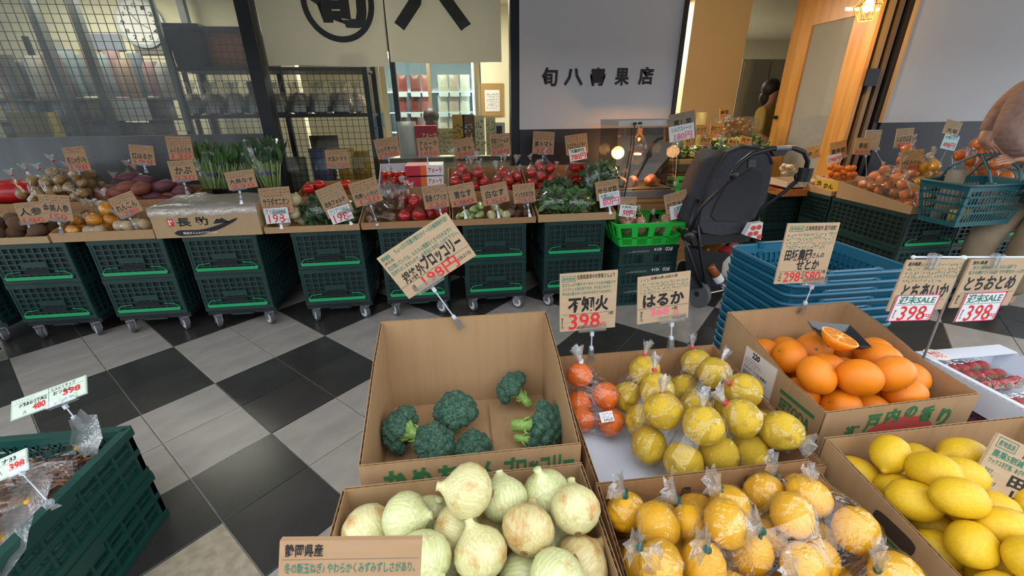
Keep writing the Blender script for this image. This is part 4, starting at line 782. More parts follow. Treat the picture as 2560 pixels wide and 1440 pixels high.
# ------------------------------------------------------------------ clear bags
m_bag = film('clear_bag', '#fdfdfd', .05, .45, .04, 34, .7); m_red = mat('red_tape', '#c22a2e', .5); m_gtape = mat('dark_green_tape', '#1d4a3c', .5); m_gold = mat('gold_tie', '#c9962c', .3, metal=.6)
def hull_bag(par, cs, r, tie, m=None, sub=2, infl=1.05, crink=.004, flare=.04, tapem=None, seed=0, spike=.3):
    rg = random.Random(seed); bm = bmesh.new()
    for c in cs:
        for i in range(26):
            t = math.acos(1 - 2 * (i + .5) / 26); a = i * 2.39996; bm.verts.new(Vector(c) + Vector((math.sin(t) * math.cos(a), math.sin(t) * math.sin(a), math.cos(t))) * r * infl)
    bm.verts.new(tie); h = bmesh.ops.convex_hull(bm, input=bm.verts); bmesh.ops.delete(bm, geom=[v for v in bm.verts if not v.link_faces], context='VERTS')
    for _ in range(sub - 1): bmesh.ops.subdivide_edges(bm, edges=bm.edges[:], cuts=1, use_grid_fill=True)
    ce = sum((Vector(c) for c in cs), Vector()) / len(cs)
    for v in bm.verts:
        if (v.co - tie).length < .012: continue
        d = (v.co - ce).normalized(); v.co += d * rg.uniform(-crink, crink)
        # pull the film in towards the gaps between pieces
        dm = min((v.co - Vector(c)).length for c in cs) - r
        if dm > .012: v.co -= d * dm * .30
    me = bpy.data.meshes.new('bag_film'); bm.to_mesh(me); bm.free(); me.polygons.foreach_set('use_smooth', [False] * len(me.polygons)); o = link('bag_film', me, m or m_bag, par)
    ax = (tie - ce).normalized(); x = ax.orthogonal().normalized(); y = ax.cross(x); f = MB(); n = 14; vs = []
    for k, (q, rr) in enumerate(((0, .006), (.45, .3), (1, .62))):
        for j in range(n): a = 2 * PI * j / n; w = rr * flare * (1 + spike * (-1) ** j) if k else .006; vs.append(tie + ax * (flare * q * (1 + .2 * rg.uniform(-1, 1) * (k > 0))) + (x * math.cos(a) + y * math.sin(a) * .45) * w)
    f.add(vs, [(k * n + j, k * n + (j + 1) % n, (k + 1) * n + (j + 1) % n, (k + 1) * n + j) for k in range(2) for j in range(n)])
    f.build('bag_neck', film('clear_bag_neck', '#fbfbfb', .18, .6, .06, 40, .9, haze=.10), par, smooth=True)
    if tapem: MB().lathe([(.0075, -.005), (.0085, 0), (.0075, .005)], 8, m=T(*tie) @ ax.to_track_quat('Z', 'Y').to_matrix().to_4x4()).bar(tie, tie + x * .016 + ax * .002, .003, .010, up=ax).build('tape_tie', tapem, par)
    return o
def bagged(label, group, frs, tie, me, fn, flabel, fgroup, r, tape, m=None, zmin=ZB + .03, bnd=None, name='produce_bag', fz=None, seed=0, flare=.05, cat='fruit', pre=None):
    cs = pre or relax(frs, r, zmin, bnd, 60, 1.0); b = thing(name, label, 'bag', cs[0] - Vector((0, 0, r)), group=group); off = b.location.copy()
    for c in cs: fruit(me if not isinstance(me, list) else random.choice(me), fn, flabel, fgroup, c, rade(), r * rnd(.96, 1.0) * .98, fz, cat)
    hull_bag(b, [c - off for c in cs], r, tie - off, m, tapem=tape, seed=seed, flare=flare)
    return b
hm_ = [orange_mesh('knobbly_citrus', m_haruka, True, .03, .95, i * 1.3, .06) for i in range(3)]
hb = (.318, .920, .748, 1.272); HL = ['red taped bag of two knobbly citrus at the back beside the hand hole', 'red taped bag of two knobbly citrus beside the bagged dark oranges', 'red taped bag of knobbly citrus highest against the back wall', 'red taped bag of knobbly citrus in the back right corner', 'red taped bag showing a fruit with a round navel', 'red taped bag of knobbly citrus against the right wall', 'red taped bag of three knobbly citrus at the front on the foam mesh', 'red taped bag of knobbly citrus in the front right corner', 'slumped bag of knobbly citrus leaning on the loose orange box']
HB = [([(1609, 932, .83), (1577, 995, .77)], (1612, 887, .89)), ([(1642, 975, .85), (1604, 1052, .76)], (1636, 925, .91)), ([(1739, 912, .82), (1720, 975, .77)], (1730, 868, .87)), ([(1787, 955, .84), (1755, 1005, .78)], (1802, 906, .90)), ([(1662, 1040, .86), (1640, 1104, .78)], (1655, 985, .92)), ([(1850, 990, .84), (1800, 1012, .78)], (1823, 958, .90)), ([(1747, 1072, .87), (1704, 1139, .79), (1792, 1136, .79)], (1757, 1022, .93)), ([(1860, 1057, .86), (1872, 1121, .78)], (1813, 1008, .91)), ([(1943, 1080, .84), (1915, 1050, .79)], (1980, 1095, .83))]
allc = []; idx = []
for f, t in HB: idx.append((len(allc), len(f))); allc += [aZ(*p) for p in f]
allc = relax(allc, .056, ZB + .035, hb, 80, 1.0)
for i, (f, t) in enumerate(HB):
    a, n = idx[i]; bagged(HL[i], 'bags of knobbly citrus', None, aZ(*t), hm_, 'knobbly_citrus', 'knobbly yellow citrus inside a bag tied with red tape', 'bagged knobbly citrus', .0565, m_red, pre=allc[a:a + n], seed=i)
sm_ = [orange_mesh('mandarin', m_shira, False, .03, .9, i * 1.9, .12) for i in range(2)]
for i, (f, t, l) in enumerate((([(1452, 947, .84), (1495, 989, .80), (1440, 1000, .78)], (1452, 905, .90), 'upright clear bag of three dark oranges against the broccoli box'), ([(1461, 1048, .735), (1516, 1054, .735)], (1563, 1060, .72), 'flat clear bag of two dark oranges with small white price sticker'))):
    cs = relax([aZ(*p) for p in f], .046, ZB + .035, hb, 60, 1.0)
    b = bagged(l, None, None, aZ(*t), sm_, 'dark_orange', 'dark orange inside a clear bag beside the foam mesh', 'bagged dark oranges', .0465, m_joint, pre=cs, seed=20 + i, fz=.98)
o = MB().box(-.022, .022, -.001, .001, -.016, .016).build('price_sticker', m_cardw, b); o.location = aZ(1517, 1042, .785) - b.location; o.rotation_euler = (-.9, 0, .1)
letter([('~2', .1, .1, .9, .6, 'k'), ('SALE', .2, .65, .9, .9, 'k', .01)], .044, .032, o, T(0, -.001, 0))
ym = []
for i in range(3):
    prof = [(.001, -1.0), (.3, -.96), (.62, -.78), (.84, -.42), (.9, 0), (.84, .42), (.62, .78), (.3, .97), (.12, 1.02), (.001, 1.03)]
    me = MB().lathe(prof, 24, fn=lambda a, t: 1 + .02 * math.sin(2 * a + i)).mesh('yellow_citrus', True); me.materials.append(m_yellow); ym.append(me)
YB = [([(1545, 1303, .80), (1612, 1280, .79)], (1562, 1240, .86)), ([(1687, 1315, .82), (1728, 1265, .78), (1760, 1315, .78)], (1694, 1258, .86)), ([(1811, 1290, .83), (1845, 1236, .79), (1890, 1299, .80)], (1803, 1234, .88)), ([(1918, 1245, .80), (1986, 1224, .79), (1950, 1270, .77)], (1936, 1188, .86)), ([(1656, 1376, .84), (1589, 1430, .84), (1609, 1338, .78), (1556, 1398, .78)], (1598, 1368, .92)), ([(1799, 1370, .85), (1752, 1418, .84), (1852, 1435, .82)], (1768, 1374, .93)), ([(1903, 1396, .83), (1955, 1343, .83), (1996, 1418, .82)], (1905, 1327, .90)), ([(2028, 1285, .83), (2118, 1337, .83), (2037, 1343, .79), (2080, 1397, .80)], (2036, 1228, .88)), ([(2177, 1415, .82), (2130, 1450, .8)], (2195, 1425, .86)), ([(1690, 1480, .82), (1620, 1490, .8)], (1650, 1440, .88)), ([(1940, 1480, .82), (2050, 1480, .8)], (1990, 1460, .88))]
YL = ['green taped bag of two smooth citrus in the corner by the onion box', 'green taped bag of three smooth citrus before the first hand hole', 'green taped bag of three smooth citrus before the second hand hole', 'green taped bag of smooth citrus in the far right corner', 'green taped bag of four smooth citrus along the left wall', 'green taped bag of smooth citrus in the middle of its box', 'green taped bag of smooth citrus with neck flopped sideways', 'large green taped bag of four smooth citrus against the lemon box', 'green taped bag of smooth citrus beneath the lemon box label', 'green taped bag of smooth citrus at the near wall, onion side', 'green taped bag of smooth citrus at the near wall, lemon side']
allc = []; idx = []
for f, t in YB: idx.append((len(allc), len(f))); allc += [aZ(*p) for p in f]
allc = relax(allc, .0465, ZB + .01, (.297, .845, .235, .71), 80, 1.0)
for i, (f, t) in enumerate(YB):
    a, n = idx[i]; bagged(YL[i], 'bags of smooth yellow citrus', None, aZ(*t), ym, 'yellow_citrus', 'smooth yellow citrus inside a bag tied with dark green tape', 'bagged smooth yellow citrus', .0485, m_gtape, pre=allc[a:a + n], seed=40 + i)
for i in range(20):
    inst(ym[i % 3], 'yellow_citrus', 'smooth yellow citrus inside a bag tied with dark green tape', 'fruit', 'bagged smooth yellow citrus', (.36 + .105 * (i % 5), .30 + .105 * (i // 5), ZB + .062), rade(), .046)
# strawberries in film packs
m_sb = mat('strawberry_red', '#b52028', .35, bump=.6, bscale=160, col2='#c23034', nscale=20); m_leaf = mat('leaf_green', '#4f7a3a', .6, col2='#3f6a30', nscale=10)
sbm = MB().lathe([(.02, -1), (.35, -.8), (.68, -.3), (.80, .2), (.66, .55), (.3, .66), (.02, .66)], 12); sb_me = sbm.mesh('strawberry', True); sb_me.materials.append(m_sb)
hl = MB()
for i in range(7): a = i * .9; hl.add([(0, 0, .70), (.28 * math.cos(a - .3), .28 * math.sin(a - .3), .68), (.62 * math.cos(a), .62 * math.sin(a), .62), (.28 * math.cos(a + .3), .28 * math.sin(a + .3), .68)], [(0, 1, 2, 3)])
hull_me = hl.mesh('leaf_crown'); hull_me.materials.append(m_leaf)
def pack(px, py, z, rz, lab, nx=5, ny=3, w=.24, dp=.17):
    c = Vector((px, py, z)); r = thing('strawberry_pack', lab, 'fruit pack', c, rz, 'film covered strawberry packs')
    MB().frus((-w / 2 + .01, w / 2 - .01, -dp / 2 + .01, dp / 2 - .01), (-w / 2, w / 2, -dp / 2, dp / 2), 0, .045).build('tray', film('clear_tray', '#f4f6f8', .10, .5, .06, 10, .2), r)
    mb = MB(); n = 8; vs = []
    for j in range(n + 1):
        for i in range(n + 1): vs.append(((i / n - .5) * w * 1.02, (j / n - .5) * dp * 1.02, .062 + rnd(-.004, .006) - (.016 if i in (0, n) or j in (0, n) else 0)))
    mb.add(vs, [(j * (n + 1) + i, j * (n + 1) + i + 1, (j + 1) * (n + 1) + i + 1, (j + 1) * (n + 1) + i) for j in range(n) for i in range(n)]); mb.build('film_lid', film('pack_film', '#ffffff', .03, .35, .05, 40, .9), r, smooth=True)
    letter([('いちご', .1, .1, .45, .26, 'w', .02), ('~1', .5, .1, .9, .25, 'w')], w, dp, r, T(0, 0, .068) @ rot(-PI / 2, 0, 0), .001, {'w': 'film_print'})
    mt = T(*c) @ rot(0, 0, rz)
    for j in range(ny):
        for i in range(nx):
            p = mt @ Vector(((i - (nx - 1) / 2) * w / nx * .92, (j - (ny - 1) / 2) * dp / ny * .9, .034 + rnd(0, .006)))
            o = inst(sb_me, 'strawberry', 'red strawberry inside a film covered pack', 'fruit', 'strawberries in packs', p, (1.35 + rnd(-.3, .3), rnd(-.4, .4), rnd(-.6, .6) + rz), .030 * rnd(.9, 1.1)); link('leaf_crown', hull_me, None, o)
for i, (x, y, z, rz) in enumerate(((1.845, 1.07, .726, .04), (1.85, .87, .726, -.03), (1.845, .67, .726, .05), (1.735, .96, .612, -.03), (1.74, .76, .612, .05))): pack(x, y, z, rz, 'film covered strawberry pack in the %s white carton' % ('far' if i < 3 else 'lower'))
# ================================================================== vegetables along the counter
def lump(name, m_, rx, ry, rz_, ph, amp=.05, n=14, k=9):
    me = MB().ball((0, 0, 0), (rx, ry, rz_), n, k, fn=lambda d: nz(d, 3, amp, ph)).mesh(name, True); me.materials.append(m_); return me
def spindle(name, m_, L, r, bend=.1, n=10, pr=None):
    pr = pr or [(.05, 0), (.55, .12), (.95, .3), (1, .5), (.85, .7), (.45, .88), (.08, 1)]
    me = MB().tube([(bend * math.sin(PI * t), 0, (t - .5) * L) for q, t in pr], [q * r for q, t in pr], n).mesh(name, True); me.materials.append(m_); return me
m_pot = mat('potato_skin', '#a5834f', .6, col2='#8e6e40', nscale=8, bump=.2, bscale=60); m_taro = mat('taro_skin', '#6b4e34', .85, col2='#53392a', nscale=14, bump=.5, bscale=40)
m_swp = mat('sweet_potato_skin', '#6a3540', .6, col2='#532832', nscale=10, bump=.3, bscale=40); m_swb = mat('brown_sweet_potato', '#8a4a38', .6, col2='#6e3a2c', nscale=10)
m_tom = mat('tomato_red', '#c0281f', .22, col2='#b32019', nscale=4); m_pap = mat('paprika_red', '#b01f22', .2); m_ypep = mat('yellow_pepper', '#e0941a', .22); m_car = mat('carrot_orange', '#c9602a', .5)
m_egg = mat('pale_green_eggplant', '#93a768', .28, col2='#a9b880', nscale=5); m_wegg = mat('ivory_eggplant', '#b9b48c', .3); m_shii = mat('shiitake_brown', '#6e5036', .7, col2='#8a6a4a', nscale=12); m_cream2 = mat('cream_bulb', '#cdbf9c', .5, col2='#bba982', nscale=6)
m_grn = mat('leafy_green', '#3f6434', .55, col2='#5a8046', nscale=14); m_dgrn = mat('dark_leafy_green', '#2b4c2c', .55, col2='#3c6238', nscale=14); m_pgrn = mat('pale_stalk', '#93ab6c', .5); m_lotus = mat('lotus_root', '#bfa888', .5, col2='#a8906e', nscale=9); m_clem = mat('clementine', '#d8731a', .3, bump=.2, bscale=160)
pot = [lump('potato', m_pot, 1.15, .9, .85, i, .06) for i in range(3)]; taro = [lump('taro', m_taro, 1.2, .95, .9, i * 2, .07) for i in range(2)]; tom = [lump('tomato', m_tom, 1, 1, .86, i, .02) for i in range(2)]
pap = [MB().ball((0, 0, 0), (.9, .9, 1.1), 18, 10, fn=lambda d: 1 + .10 * math.cos(4 * math.atan2(d.y, d.x)) * (1 - d.z * d.z) - .25 * math.exp(-(1 - d.z) / .06)).mesh('paprika', True)]; pap[0].materials.append(m_pap); ypep = [pap[0].copy()]; ypep[0].materials.clear(); ypep[0].materials.append(m_ypep)
swp = [spindle('sweet_potato', m_swp, 4.2, 1, .4), spindle('sweet_potato', m_swb, 3.8, 1.1, .5)]; egg = [spindle('green_eggplant', m_egg, 4.4, 1, .25, pr=[(.3, 0), (.8, .1), (1, .28), (.9, .5), (.65, .75), (.45, .92), (.1, 1)])]; wegg = [spindle('white_eggplant', m_wegg, 3, 1, .1, pr=[(.3, 0), (.9, .12), (1, .35), (.75, .7), (.4, .93), (.1, 1)])]
car = [spindle('carrot', m_car, 4.5, .8, .1, pr=[(.3, 0), (1, .06), (.85, .4), (.5, .8), (.08, 1)])]; lot = [spindle('lotus_root', m_lotus, 3.4, 1, .1, pr=[(.6, 0), (1, .1), (1, .4), (.75, .5), (1, .6), (1, .9), (.6, 1)])]; clem = [lump('clementine', m_clem, 1, 1, .86, i, .02) for i in range(2)]
bulb = [onion_mesh(1, .3).mesh('salad_onion', True)]; bulb[0].materials.append(m_cream2)
shm = MB().lathe([(.25, -.5), (.25, .0), (.95, -.05), (1, .1), (.8, .4), (.4, .55), (.02, .6)], 14); shi = [shm.mesh('shiitake', True)]; shi[0].materials.append(m_shii)
def loose(ms, name, label, group, spots, Y, r, zmin, bnd, e=None, cat='vegetable', k=.95):
    cs = relax([aY(x, y, Y + rnd(-.04, .04)) for x, y in spots], r, zmin, bnd, 50, k)
    for c in cs: inst(random.choice(ms), name, label, cat, group, c, e() if e else rade(), r)
def bagrow(ms, name, label, group, blabel, bgroup, bags, Y, r, zmin, bnd, n, tape, cat='vegetable', up=.12, flare=.05, e=None):
    allc = []
    for x, y in bags:
        for i in range(n): allc.append(aY(x + rnd(-11, 11) * (n > 1), y + rnd(-8, 10) * (n > 1), Y + rnd(-.05, .05)))
    allc = relax(allc, r, zmin, bnd, 70, .98)
    for i, (x, y) in enumerate(bags):
        cs = allc[i * n:(i + 1) * n]; top = max(cs, key=lambda c: c.z); tie = sum(cs, Vector()) / n; tie.z = top.z + r + up * .35; tie.x += rnd(-.03, .03)
        b = thing('produce_bag', blabel, 'bag', cs[0] - Vector((0, 0, r)), group=bgroup); off = b.location.copy()
        for c in cs: inst(random.choice(ms), name, label, cat, group, c, rade() if not e else e(), r * .97)
        hull_bag(b, [c - off for c in cs], r, tie - off, None, 2, 1.06, .005, flare, tape, i)
F0, F1 = 3.42, 3.79; ZT = ZC + .008; G0, G1 = 3.84, 4.225
hz = lambda: (PI / 2 + rnd(-.2, .2), rnd(-.3, .3), rnd(-1, 1))
loose(taro, 'taro', 'rough brown taro in the grey tray at the window end', 'taro in the grey tray', [(15, 585), (45, 590), (70, 580), (20, 560), (95, 575), (0, 570), (60, 560), (-20, 580), (120, 585), (85, 555)], 3.55, .055, ZT, (-3.65, -3.03, F0, F1))
loose(car, 'carrot', 'carrot lying beside the taro', 'carrots beside the taro', [(105, 570), (135, 575), (150, 585)], 3.56, .03, ZT, (-3.3, -3.03, F0, F1), hz)
bagrow(ypep, 'yellow_pepper', 'yellow pepper inside a clear bag', 'bagged yellow peppers', 'clear bag of yellow peppers in the low kraft tray', 'bags of yellow peppers', [(175, 572), (212, 560), (232, 545), (262, 550), (276, 518)], 3.6, .048, ZT, (-2.98, -2.55, F0, F1), 2, None)
bagrow(lot, 'lotus_root', 'lotus root inside a clear bag', 'bagged lotus roots', 'clear bag of lotus root beside the yellow peppers', 'bags of lotus root', [(240, 582), (310, 565), (352, 560)], 3.52, .042, ZT, (-2.85, -2.31, F0, F1), 1, None, e=lambda: (PI / 2, 0, rnd(1, 2)))
bagrow(pot, 'potato', 'tan potato inside a clear bag', 'bagged potatoes', 'clear bag of tan potatoes with red tape', 'bags of potatoes', [(62, 478), (100, 488), (130, 462), (150, 452), (170, 472), (195, 462), (215, 450), (238, 455), (245, 482), (85, 470), (205, 485)], 3.98, .040, ZC + .12, (-3.88, -3.0, G0, G1 + .05), 5, m_red)
loose(swp, 'sweet_potato', 'purple sweet potato lying in the brown box', 'loose sweet potatoes', [(275, 492), (300, 480), (330, 500), (355, 470), (385, 490), (410, 500), (430, 488), (445, 470), (465, 490), (320, 465), (290, 505), (370, 505), (395, 465), (480, 485), (420, 465)], 3.98, .05, ZC + .12, (-3.1, -2.26, G0, G1), lambda: (PI / 2 + rnd(-.3, .3), rnd(-.3, .3), rnd(-1.8, -1.2)), k=.9)
bagrow(swp[:1], 'sweet_potato', 'purple sweet potato inside a red tied bag', 'bagged sweet potatoes', 'red tied bag of purple sweet potatoes', 'bags of sweet potatoes', [(335, 452), (290, 470), (360, 450)], 4.05, .045, ZC + .2, (-3.1, -2.26, G0, G1), 2, m_red, e=lambda: (PI / 2, 0, rnd(-2, -1)))
o = MB().ball((0, 0, 0), (.20, .12, .10), 14, 8, fn=lambda d: nz(d, 7, .06)).build('red_sack', mat('red_plastic', '#b0161c', .3, bump=.4, bscale=20), None, smooth=True); o.location = aY(38, 480, 4.0); tag(o, 'glossy red plastic sack beside the bagged potatoes', 'sack')
loose(bulb, 'salad_onion', 'cream salad onion in the kraft tray', 'salad onions', [(742, 545), (738, 515), (715, 550), (690, 548), (752, 565), (680, 560)], 3.55, .055, ZT, (-1.5, -1.05, F0, F1), lambda: (rnd(.6, 1.6), 0, rnd(-1, 1)))
bagrow(shi, 'shiitake', 'brown shiitake inside a clear bag', 'bagged shiitake', 'clear bag of brown shiitake mushrooms', 'bags of shiitake', [(922, 550), (955, 552), (965, 510), (985, 480), (1000, 500), (940, 530)], 3.62, .045, ZT, (-.77, -.42, F0, F1), 3, None)
bagrow(pap, 'paprika', 'red paprika inside a clear bag', 'bagged paprika', 'clear bag of red paprika', 'bags of paprika', [(985, 535), (1003, 500), (1035, 510), (1040, 545), (1010, 550), (1095, 530), (1075, 548)], 3.58, .06, ZT, (-.52, -.09, F0, F1), 1, None)
loose(egg, 'green_eggplant', 'pale green eggplant lying in the kraft tray', 'green eggplants', [(1145, 545), (1160, 535), (1178, 545), (1195, 535), (1200, 515), (1185, 525)], 3.52, .034, ZT, (-.05, .27, F0, F1), lambda: (PI / 2 + rnd(-.2, .2), 0, rnd(-.5, .5)))
loose(wegg, 'white_eggplant', 'ivory eggplant lying in the kraft tray', 'white eggplants', [(1228, 540), (1250, 535), (1238, 520), (1265, 540)], 3.54, .040, ZT, (.2, .42, F0, F1), lambda: (PI / 2 + rnd(-.2, .2), 0, rnd(-.5, .5)))
bagrow(taro, 'small_potato', 'small brown potato inside a clear bag', 'bagged small potatoes', 'clear bag of small brown potatoes at the end of the eggplant tray', 'bags of small potatoes', [(1278, 525), (1302, 530), (1320, 520)], 3.6, .036, ZT, (.38, .61, F0, F1), 3, None)
loose(tom, 'tomato', 'large red tomato in the kraft box behind the broccolini', 'large tomatoes', [(770, 470), (795, 463), (865, 461), (830, 470), (740, 472), (900, 470)], 4.05, .05, ZC + .16, (-1.38, -.73, G0, G1), lambda: (rnd(-.3, .3), rnd(-.3, .3), 0))
bagrow(tom, 'tomato', 'red tomato inside a tied clear bag in the brown box behind the eggplants', 'bagged tomatoes', 'tied clear bag of red tomatoes behind the eggplants', 'bags of tomatoes', [(1140, 445), (1170, 458), (1185, 440), (1215, 452), (1245, 460), (1268, 445), (1290, 452), (1295, 470), (1150, 470)], 4.0, .050, ZC + .15, (-.08, .59, G0, G1), 3, None, up=.16, flare=.07)
bagrow(tom, 'tomato', 'red tomato inside a tied clear bag before the navy wall', 'bagged tomatoes by the wall', 'tied clear bag of red tomatoes in front of the navy wall', 'bags of tomatoes by the wall', [(1328, 440), (1335, 462), (1362, 432), (1350, 460), (1385, 458), (1410, 465), (1372, 462)], 4.02, .052, ZC + .14, (.63, 1.1, G0, G1), 2, None, up=.14)
for i, (x, y) in enumerate(((1452, 447), (1450, 418))):
    c = aY(x, y, 4.0); r = thing('tomato_pack', '%s clear pack of red tomatoes beside the heated case' % ('lower', 'upper')[i], 'fruit pack', c); MB().frus((-.10, .10, -.09, .09), (-.11, .11, -.1, .1), -.045, .045).build('clear_box', film('clear_tray', '#f4f6f8', .10, .5, .06, 10, .2), r)
    for a in (-.055, .055):
        for b in (-.045, .045): inst(random.choice(tom), 'tomato', 'red tomato inside a clear pack beside the heated case', 'vegetable', 'packed tomatoes', c + Vector((a, b, 0)), (0, 0, rnd(0, 6)), .046)
# leafy things
def leaf(mb, p, d, L, w, curl, rg):
    d = d.normalized(); s = d.cross(Vector((rg.uniform(-1, 1), rg.uniform(-1, 1), rg.uniform(-1, 1)))).normalized(); n = s.cross(d); vs = []
    for i in range(4):
        t = i / 3; q = p + d * L * t + n * curl * L * t * t; ww = w * math.sin(PI * (.15 + .8 * t)); vs += [q - s * ww + n * ww * .3, q + n * -.1 * ww, q + s * ww + n * ww * .3]
    mb.add(vs, [(3 * i + j, 3 * i + j + 1, 3 * i + 3 + j + 1, 3 * i + 3 + j) for i in range(3) for j in range(2)])
def bundle(label, px, py, Y, h, w, n=60, mleaf=None, group=None, band='#3a2a6a', tilt=0):
    rg = random.Random(px); c = aY(px, py, Y); r = thing('leafy_bundle', label, 'vegetable', c, group=group); st = MB(); lf_ = MB()
    for i in range(n):
        a = rg.uniform(0, 6.28); q = rg.uniform(.1, 1) * w * .32; q2 = q * 1.5 + rg.uniform(0, w * .22); p0 = Vector((q * math.cos(a), q * .6 * math.sin(a), 0)); p1 = Vector((q2 * math.cos(a) + tilt * h, q2 * .6 * math.sin(a), h * rg.uniform(.5, .72)))
        st.tube([p0, p0.lerp(p1, .5), p1], .005, 4, False); leaf(lf_, p1, (p1 - p0) + Vector((rg.uniform(-.05, .05), rg.uniform(-.05, .05), .05)), h * rg.uniform(.28, .45), w * .11, rg.uniform(-.4, .4), rg)
    st.build('stalks', m_pgrn, r, smooth=True); lf_.build('leaves', mleaf or m_grn, r, smooth=True)
    MB().lathe([(w * .36, h * .28), (w * .37, h * .34)], 16, m=Matrix.Diagonal((1, .65, 1, 1))).build('band', mat('purple_band', band, .5), r)
    MB().lathe([(w * .36, -.01), (w * .42, h * .3), (w * .55, h * .7), (w * .58, h * 1.02)], 18, m=Matrix.Diagonal((1, .62, 1, 1)), fn=lambda a, t: 1 + .05 * math.sin(5 * a + 6 * t)).build('bag_film', film('clear_bag_tall', '#fbfbfb', .05, .45, .1, 18, .9), r, smooth=True)
    return r
bundle('bagged bundle of upright green leaves beside the turnip sign', 532, 470, 3.92, .36, .20)
bundle('second bagged bundle of upright greens leaning on the first', 566, 470, 3.98, .33, .22, tilt=.05)
bundle('bagged greens behind the long eggplant sign', 620, 465, 4.05, .33, .18)
bundle('tall bagged dark greens bundle with purple band before the window post', 678, 466, 3.92, .38, .24, 70, m_dgrn)
def leafbag(label, px, py, Y, rx, ry, rz_, n=150, ml=None, group=None, zmin=ZT):
    rg = random.Random(px * 7 + py); c = aY(px, py, Y); c.z = max(c.z, zmin + rz_); r = thing('greens_bag', label, 'bag', c - Vector((0, 0, rz_)), group=group); lf_ = MB(); cc = Vector((0, 0, rz_))
    for i in range(n):
        d = Vector((rg.gauss(0, 1), rg.gauss(0, 1), rg.gauss(0, 1))).normalized(); p = cc + Vector((d.x * rx, d.y * ry, d.z * rz_)) * rg.uniform(.5, .85); leaf(lf_, p, d + Vector((rg.uniform(-1, 1), rg.uniform(-1, 1), rg.uniform(-1, 1))), .07, .022, rg.uniform(-.6, .6), rg)
    lf_.build('leaves', ml or m_grn, r, smooth=True)
    MB().ball(cc, (rx * .62, ry * .62, rz_ * .62), 10, 7).build('leaf_core', m_dgrn, r, smooth=True)
    MB().ball(cc, (rx * 1.02, ry * 1.02, rz_ * 1.02), 18, 12, fn=lambda d: 1 + .05 * math.sin(7 * d.x + 5 * d.z) * math.cos(6 * d.y)).build('bag_film', film('greens_film', '#fbfbfb', .08, .5, .1, 22, 1.0), r, smooth=True)
    return r
leafbag('clear bag of curly leaf greens beside the small potatoes', 1385, 515, 3.56, .15, .13, .12)
leafbag('clear bag of curly leaf greens in the middle of its tray', 1440, 520, 3.54, .15, .13, .115)
leafbag('clear bag of dark greens behind the curly leaf greens', 1395, 478, 3.72, .16, .08, .10, ml=m_dgrn)
leafbag('tall bag of speckled greens leaning beside the tomato packs', 1480, 470, 3.68, .10, .10, .22, ml=m_dgrn)
leafbag('large bag of whitish greens in front of the heated case', 1510, 440, 3.74, .13, .1, .12)
leafbag('clear bag of slim broccolini with yellow sticker', 795, 530, 3.56, .13, .1, .11, 110, m_dgrn)
leafbag('clear bag of broccolini behind the shiitake sign', 865, 540, 3.6, .12, .1, .10, 90)
# tomato gift cartons
def giftbox(label, x0, y0, x1, y1, Y, dp, z=None, m_=None):
    a = aY(x0, y1, Y); b = aY(x1, y0, Y); r = thing('tomato_carton', label, 'box', (a.x, Y, a.z)); w = b.x - a.x; h = b.z - a.z
    MB().box(0, w * .56, 0, dp, 0, h).build('red_part', mat('crimson_carton', '#b01f38', .4), r); MB().box(w * .56, w, 0, dp, 0, h).build('white_part', m_cardw, r)
    letter([('アメーラ', .6, .22, .96, .78, 'r', .03), ('_', .40, .0, .56, 1, 'o')], w, h, r, T(w / 2, 0, h / 2)); return r
c1 = giftbox('crimson and white tomato carton, lower of two', 1016, 441, 1108, 466, 3.90, .3); c2 = giftbox('crimson and white tomato carton, upper of two', 1014, 413, 1107, 440, 3.905, .28); c3 = MB().box(0, .30, 0, .3, 0, 1).build('carton_stand', m_kraft2); c3.scale = (1, 1, c1.location.z - ZC - .002); c3.location = (c1.location.x, 3.91, ZC); tag(c3, 'plain kraft carton under the two crimson tomato cartons', 'box')
a = aY(945, 478, 3.9); b = aY(1016, 418, 3.9); wc = carton('white carton of small tomatoes beside the crimson cartons', a.x, b.x, 3.9, 4.2, ZC + .02, .20, b.z - ZC - .02, m_whitebox, None, False, None, 'white_carton')
loose(tom, 'tomato', 'small red tomato in the white carton', 'tomatoes in the white carton', [(958, 440), (975, 436), (992, 440), (1004, 437), (965, 450), (985, 450), (1000, 452), (955, 455)], 4.05, .034, ZC + .15, (a.x + .01, b.x - .01, 3.92, 4.19))
# ------------------------------------------------------------------ bright green basket
m_lime = mat('bright_green_plastic', '#1fae3c', .35); gbk = thing('green_basket', 'bright green plastic basket with slotted windows on the low crates', 'basket', (1.61, 3.33, .575))
W0, W1, D0, D1, HH = .255, .315, .19, .23, .20
def wallq(mb, a0, a1, b0, b1):
    """one basket wall: rim, floor band and 4 slatted windows between corner points a0,a1 (bottom) and b0,b1 (top)"""
    P_ = lambda u, v: Vector(a0).lerp(Vector(a1), u).lerp(Vector(b0).lerp(Vector(b1), u), v)
    n = (Vector(a1) - Vector(a0)).cross(Vector(b0) - Vector(a0)).normalized() * .008
    def q(u0, u1, v0, v1): mb.slab([P_(u0, v0), P_(u1, v0), P_(u1, v1), P_(u0, v1)], n)
    q(0, 1, 0, .06); q(0, 1, .86, 1)
    for i in range(5): c_ = i / 4; q(max(0, c_ - .045), min(1, c_ + .045), .06, .86)
    q(0, 1, .36, .40)
    for i in range(4):
        for j in range(6): c_ = i / 4 + .045 + (.16) * (j + .5) / 6; q(c_ - .006, c_ + .006, .06, .36)
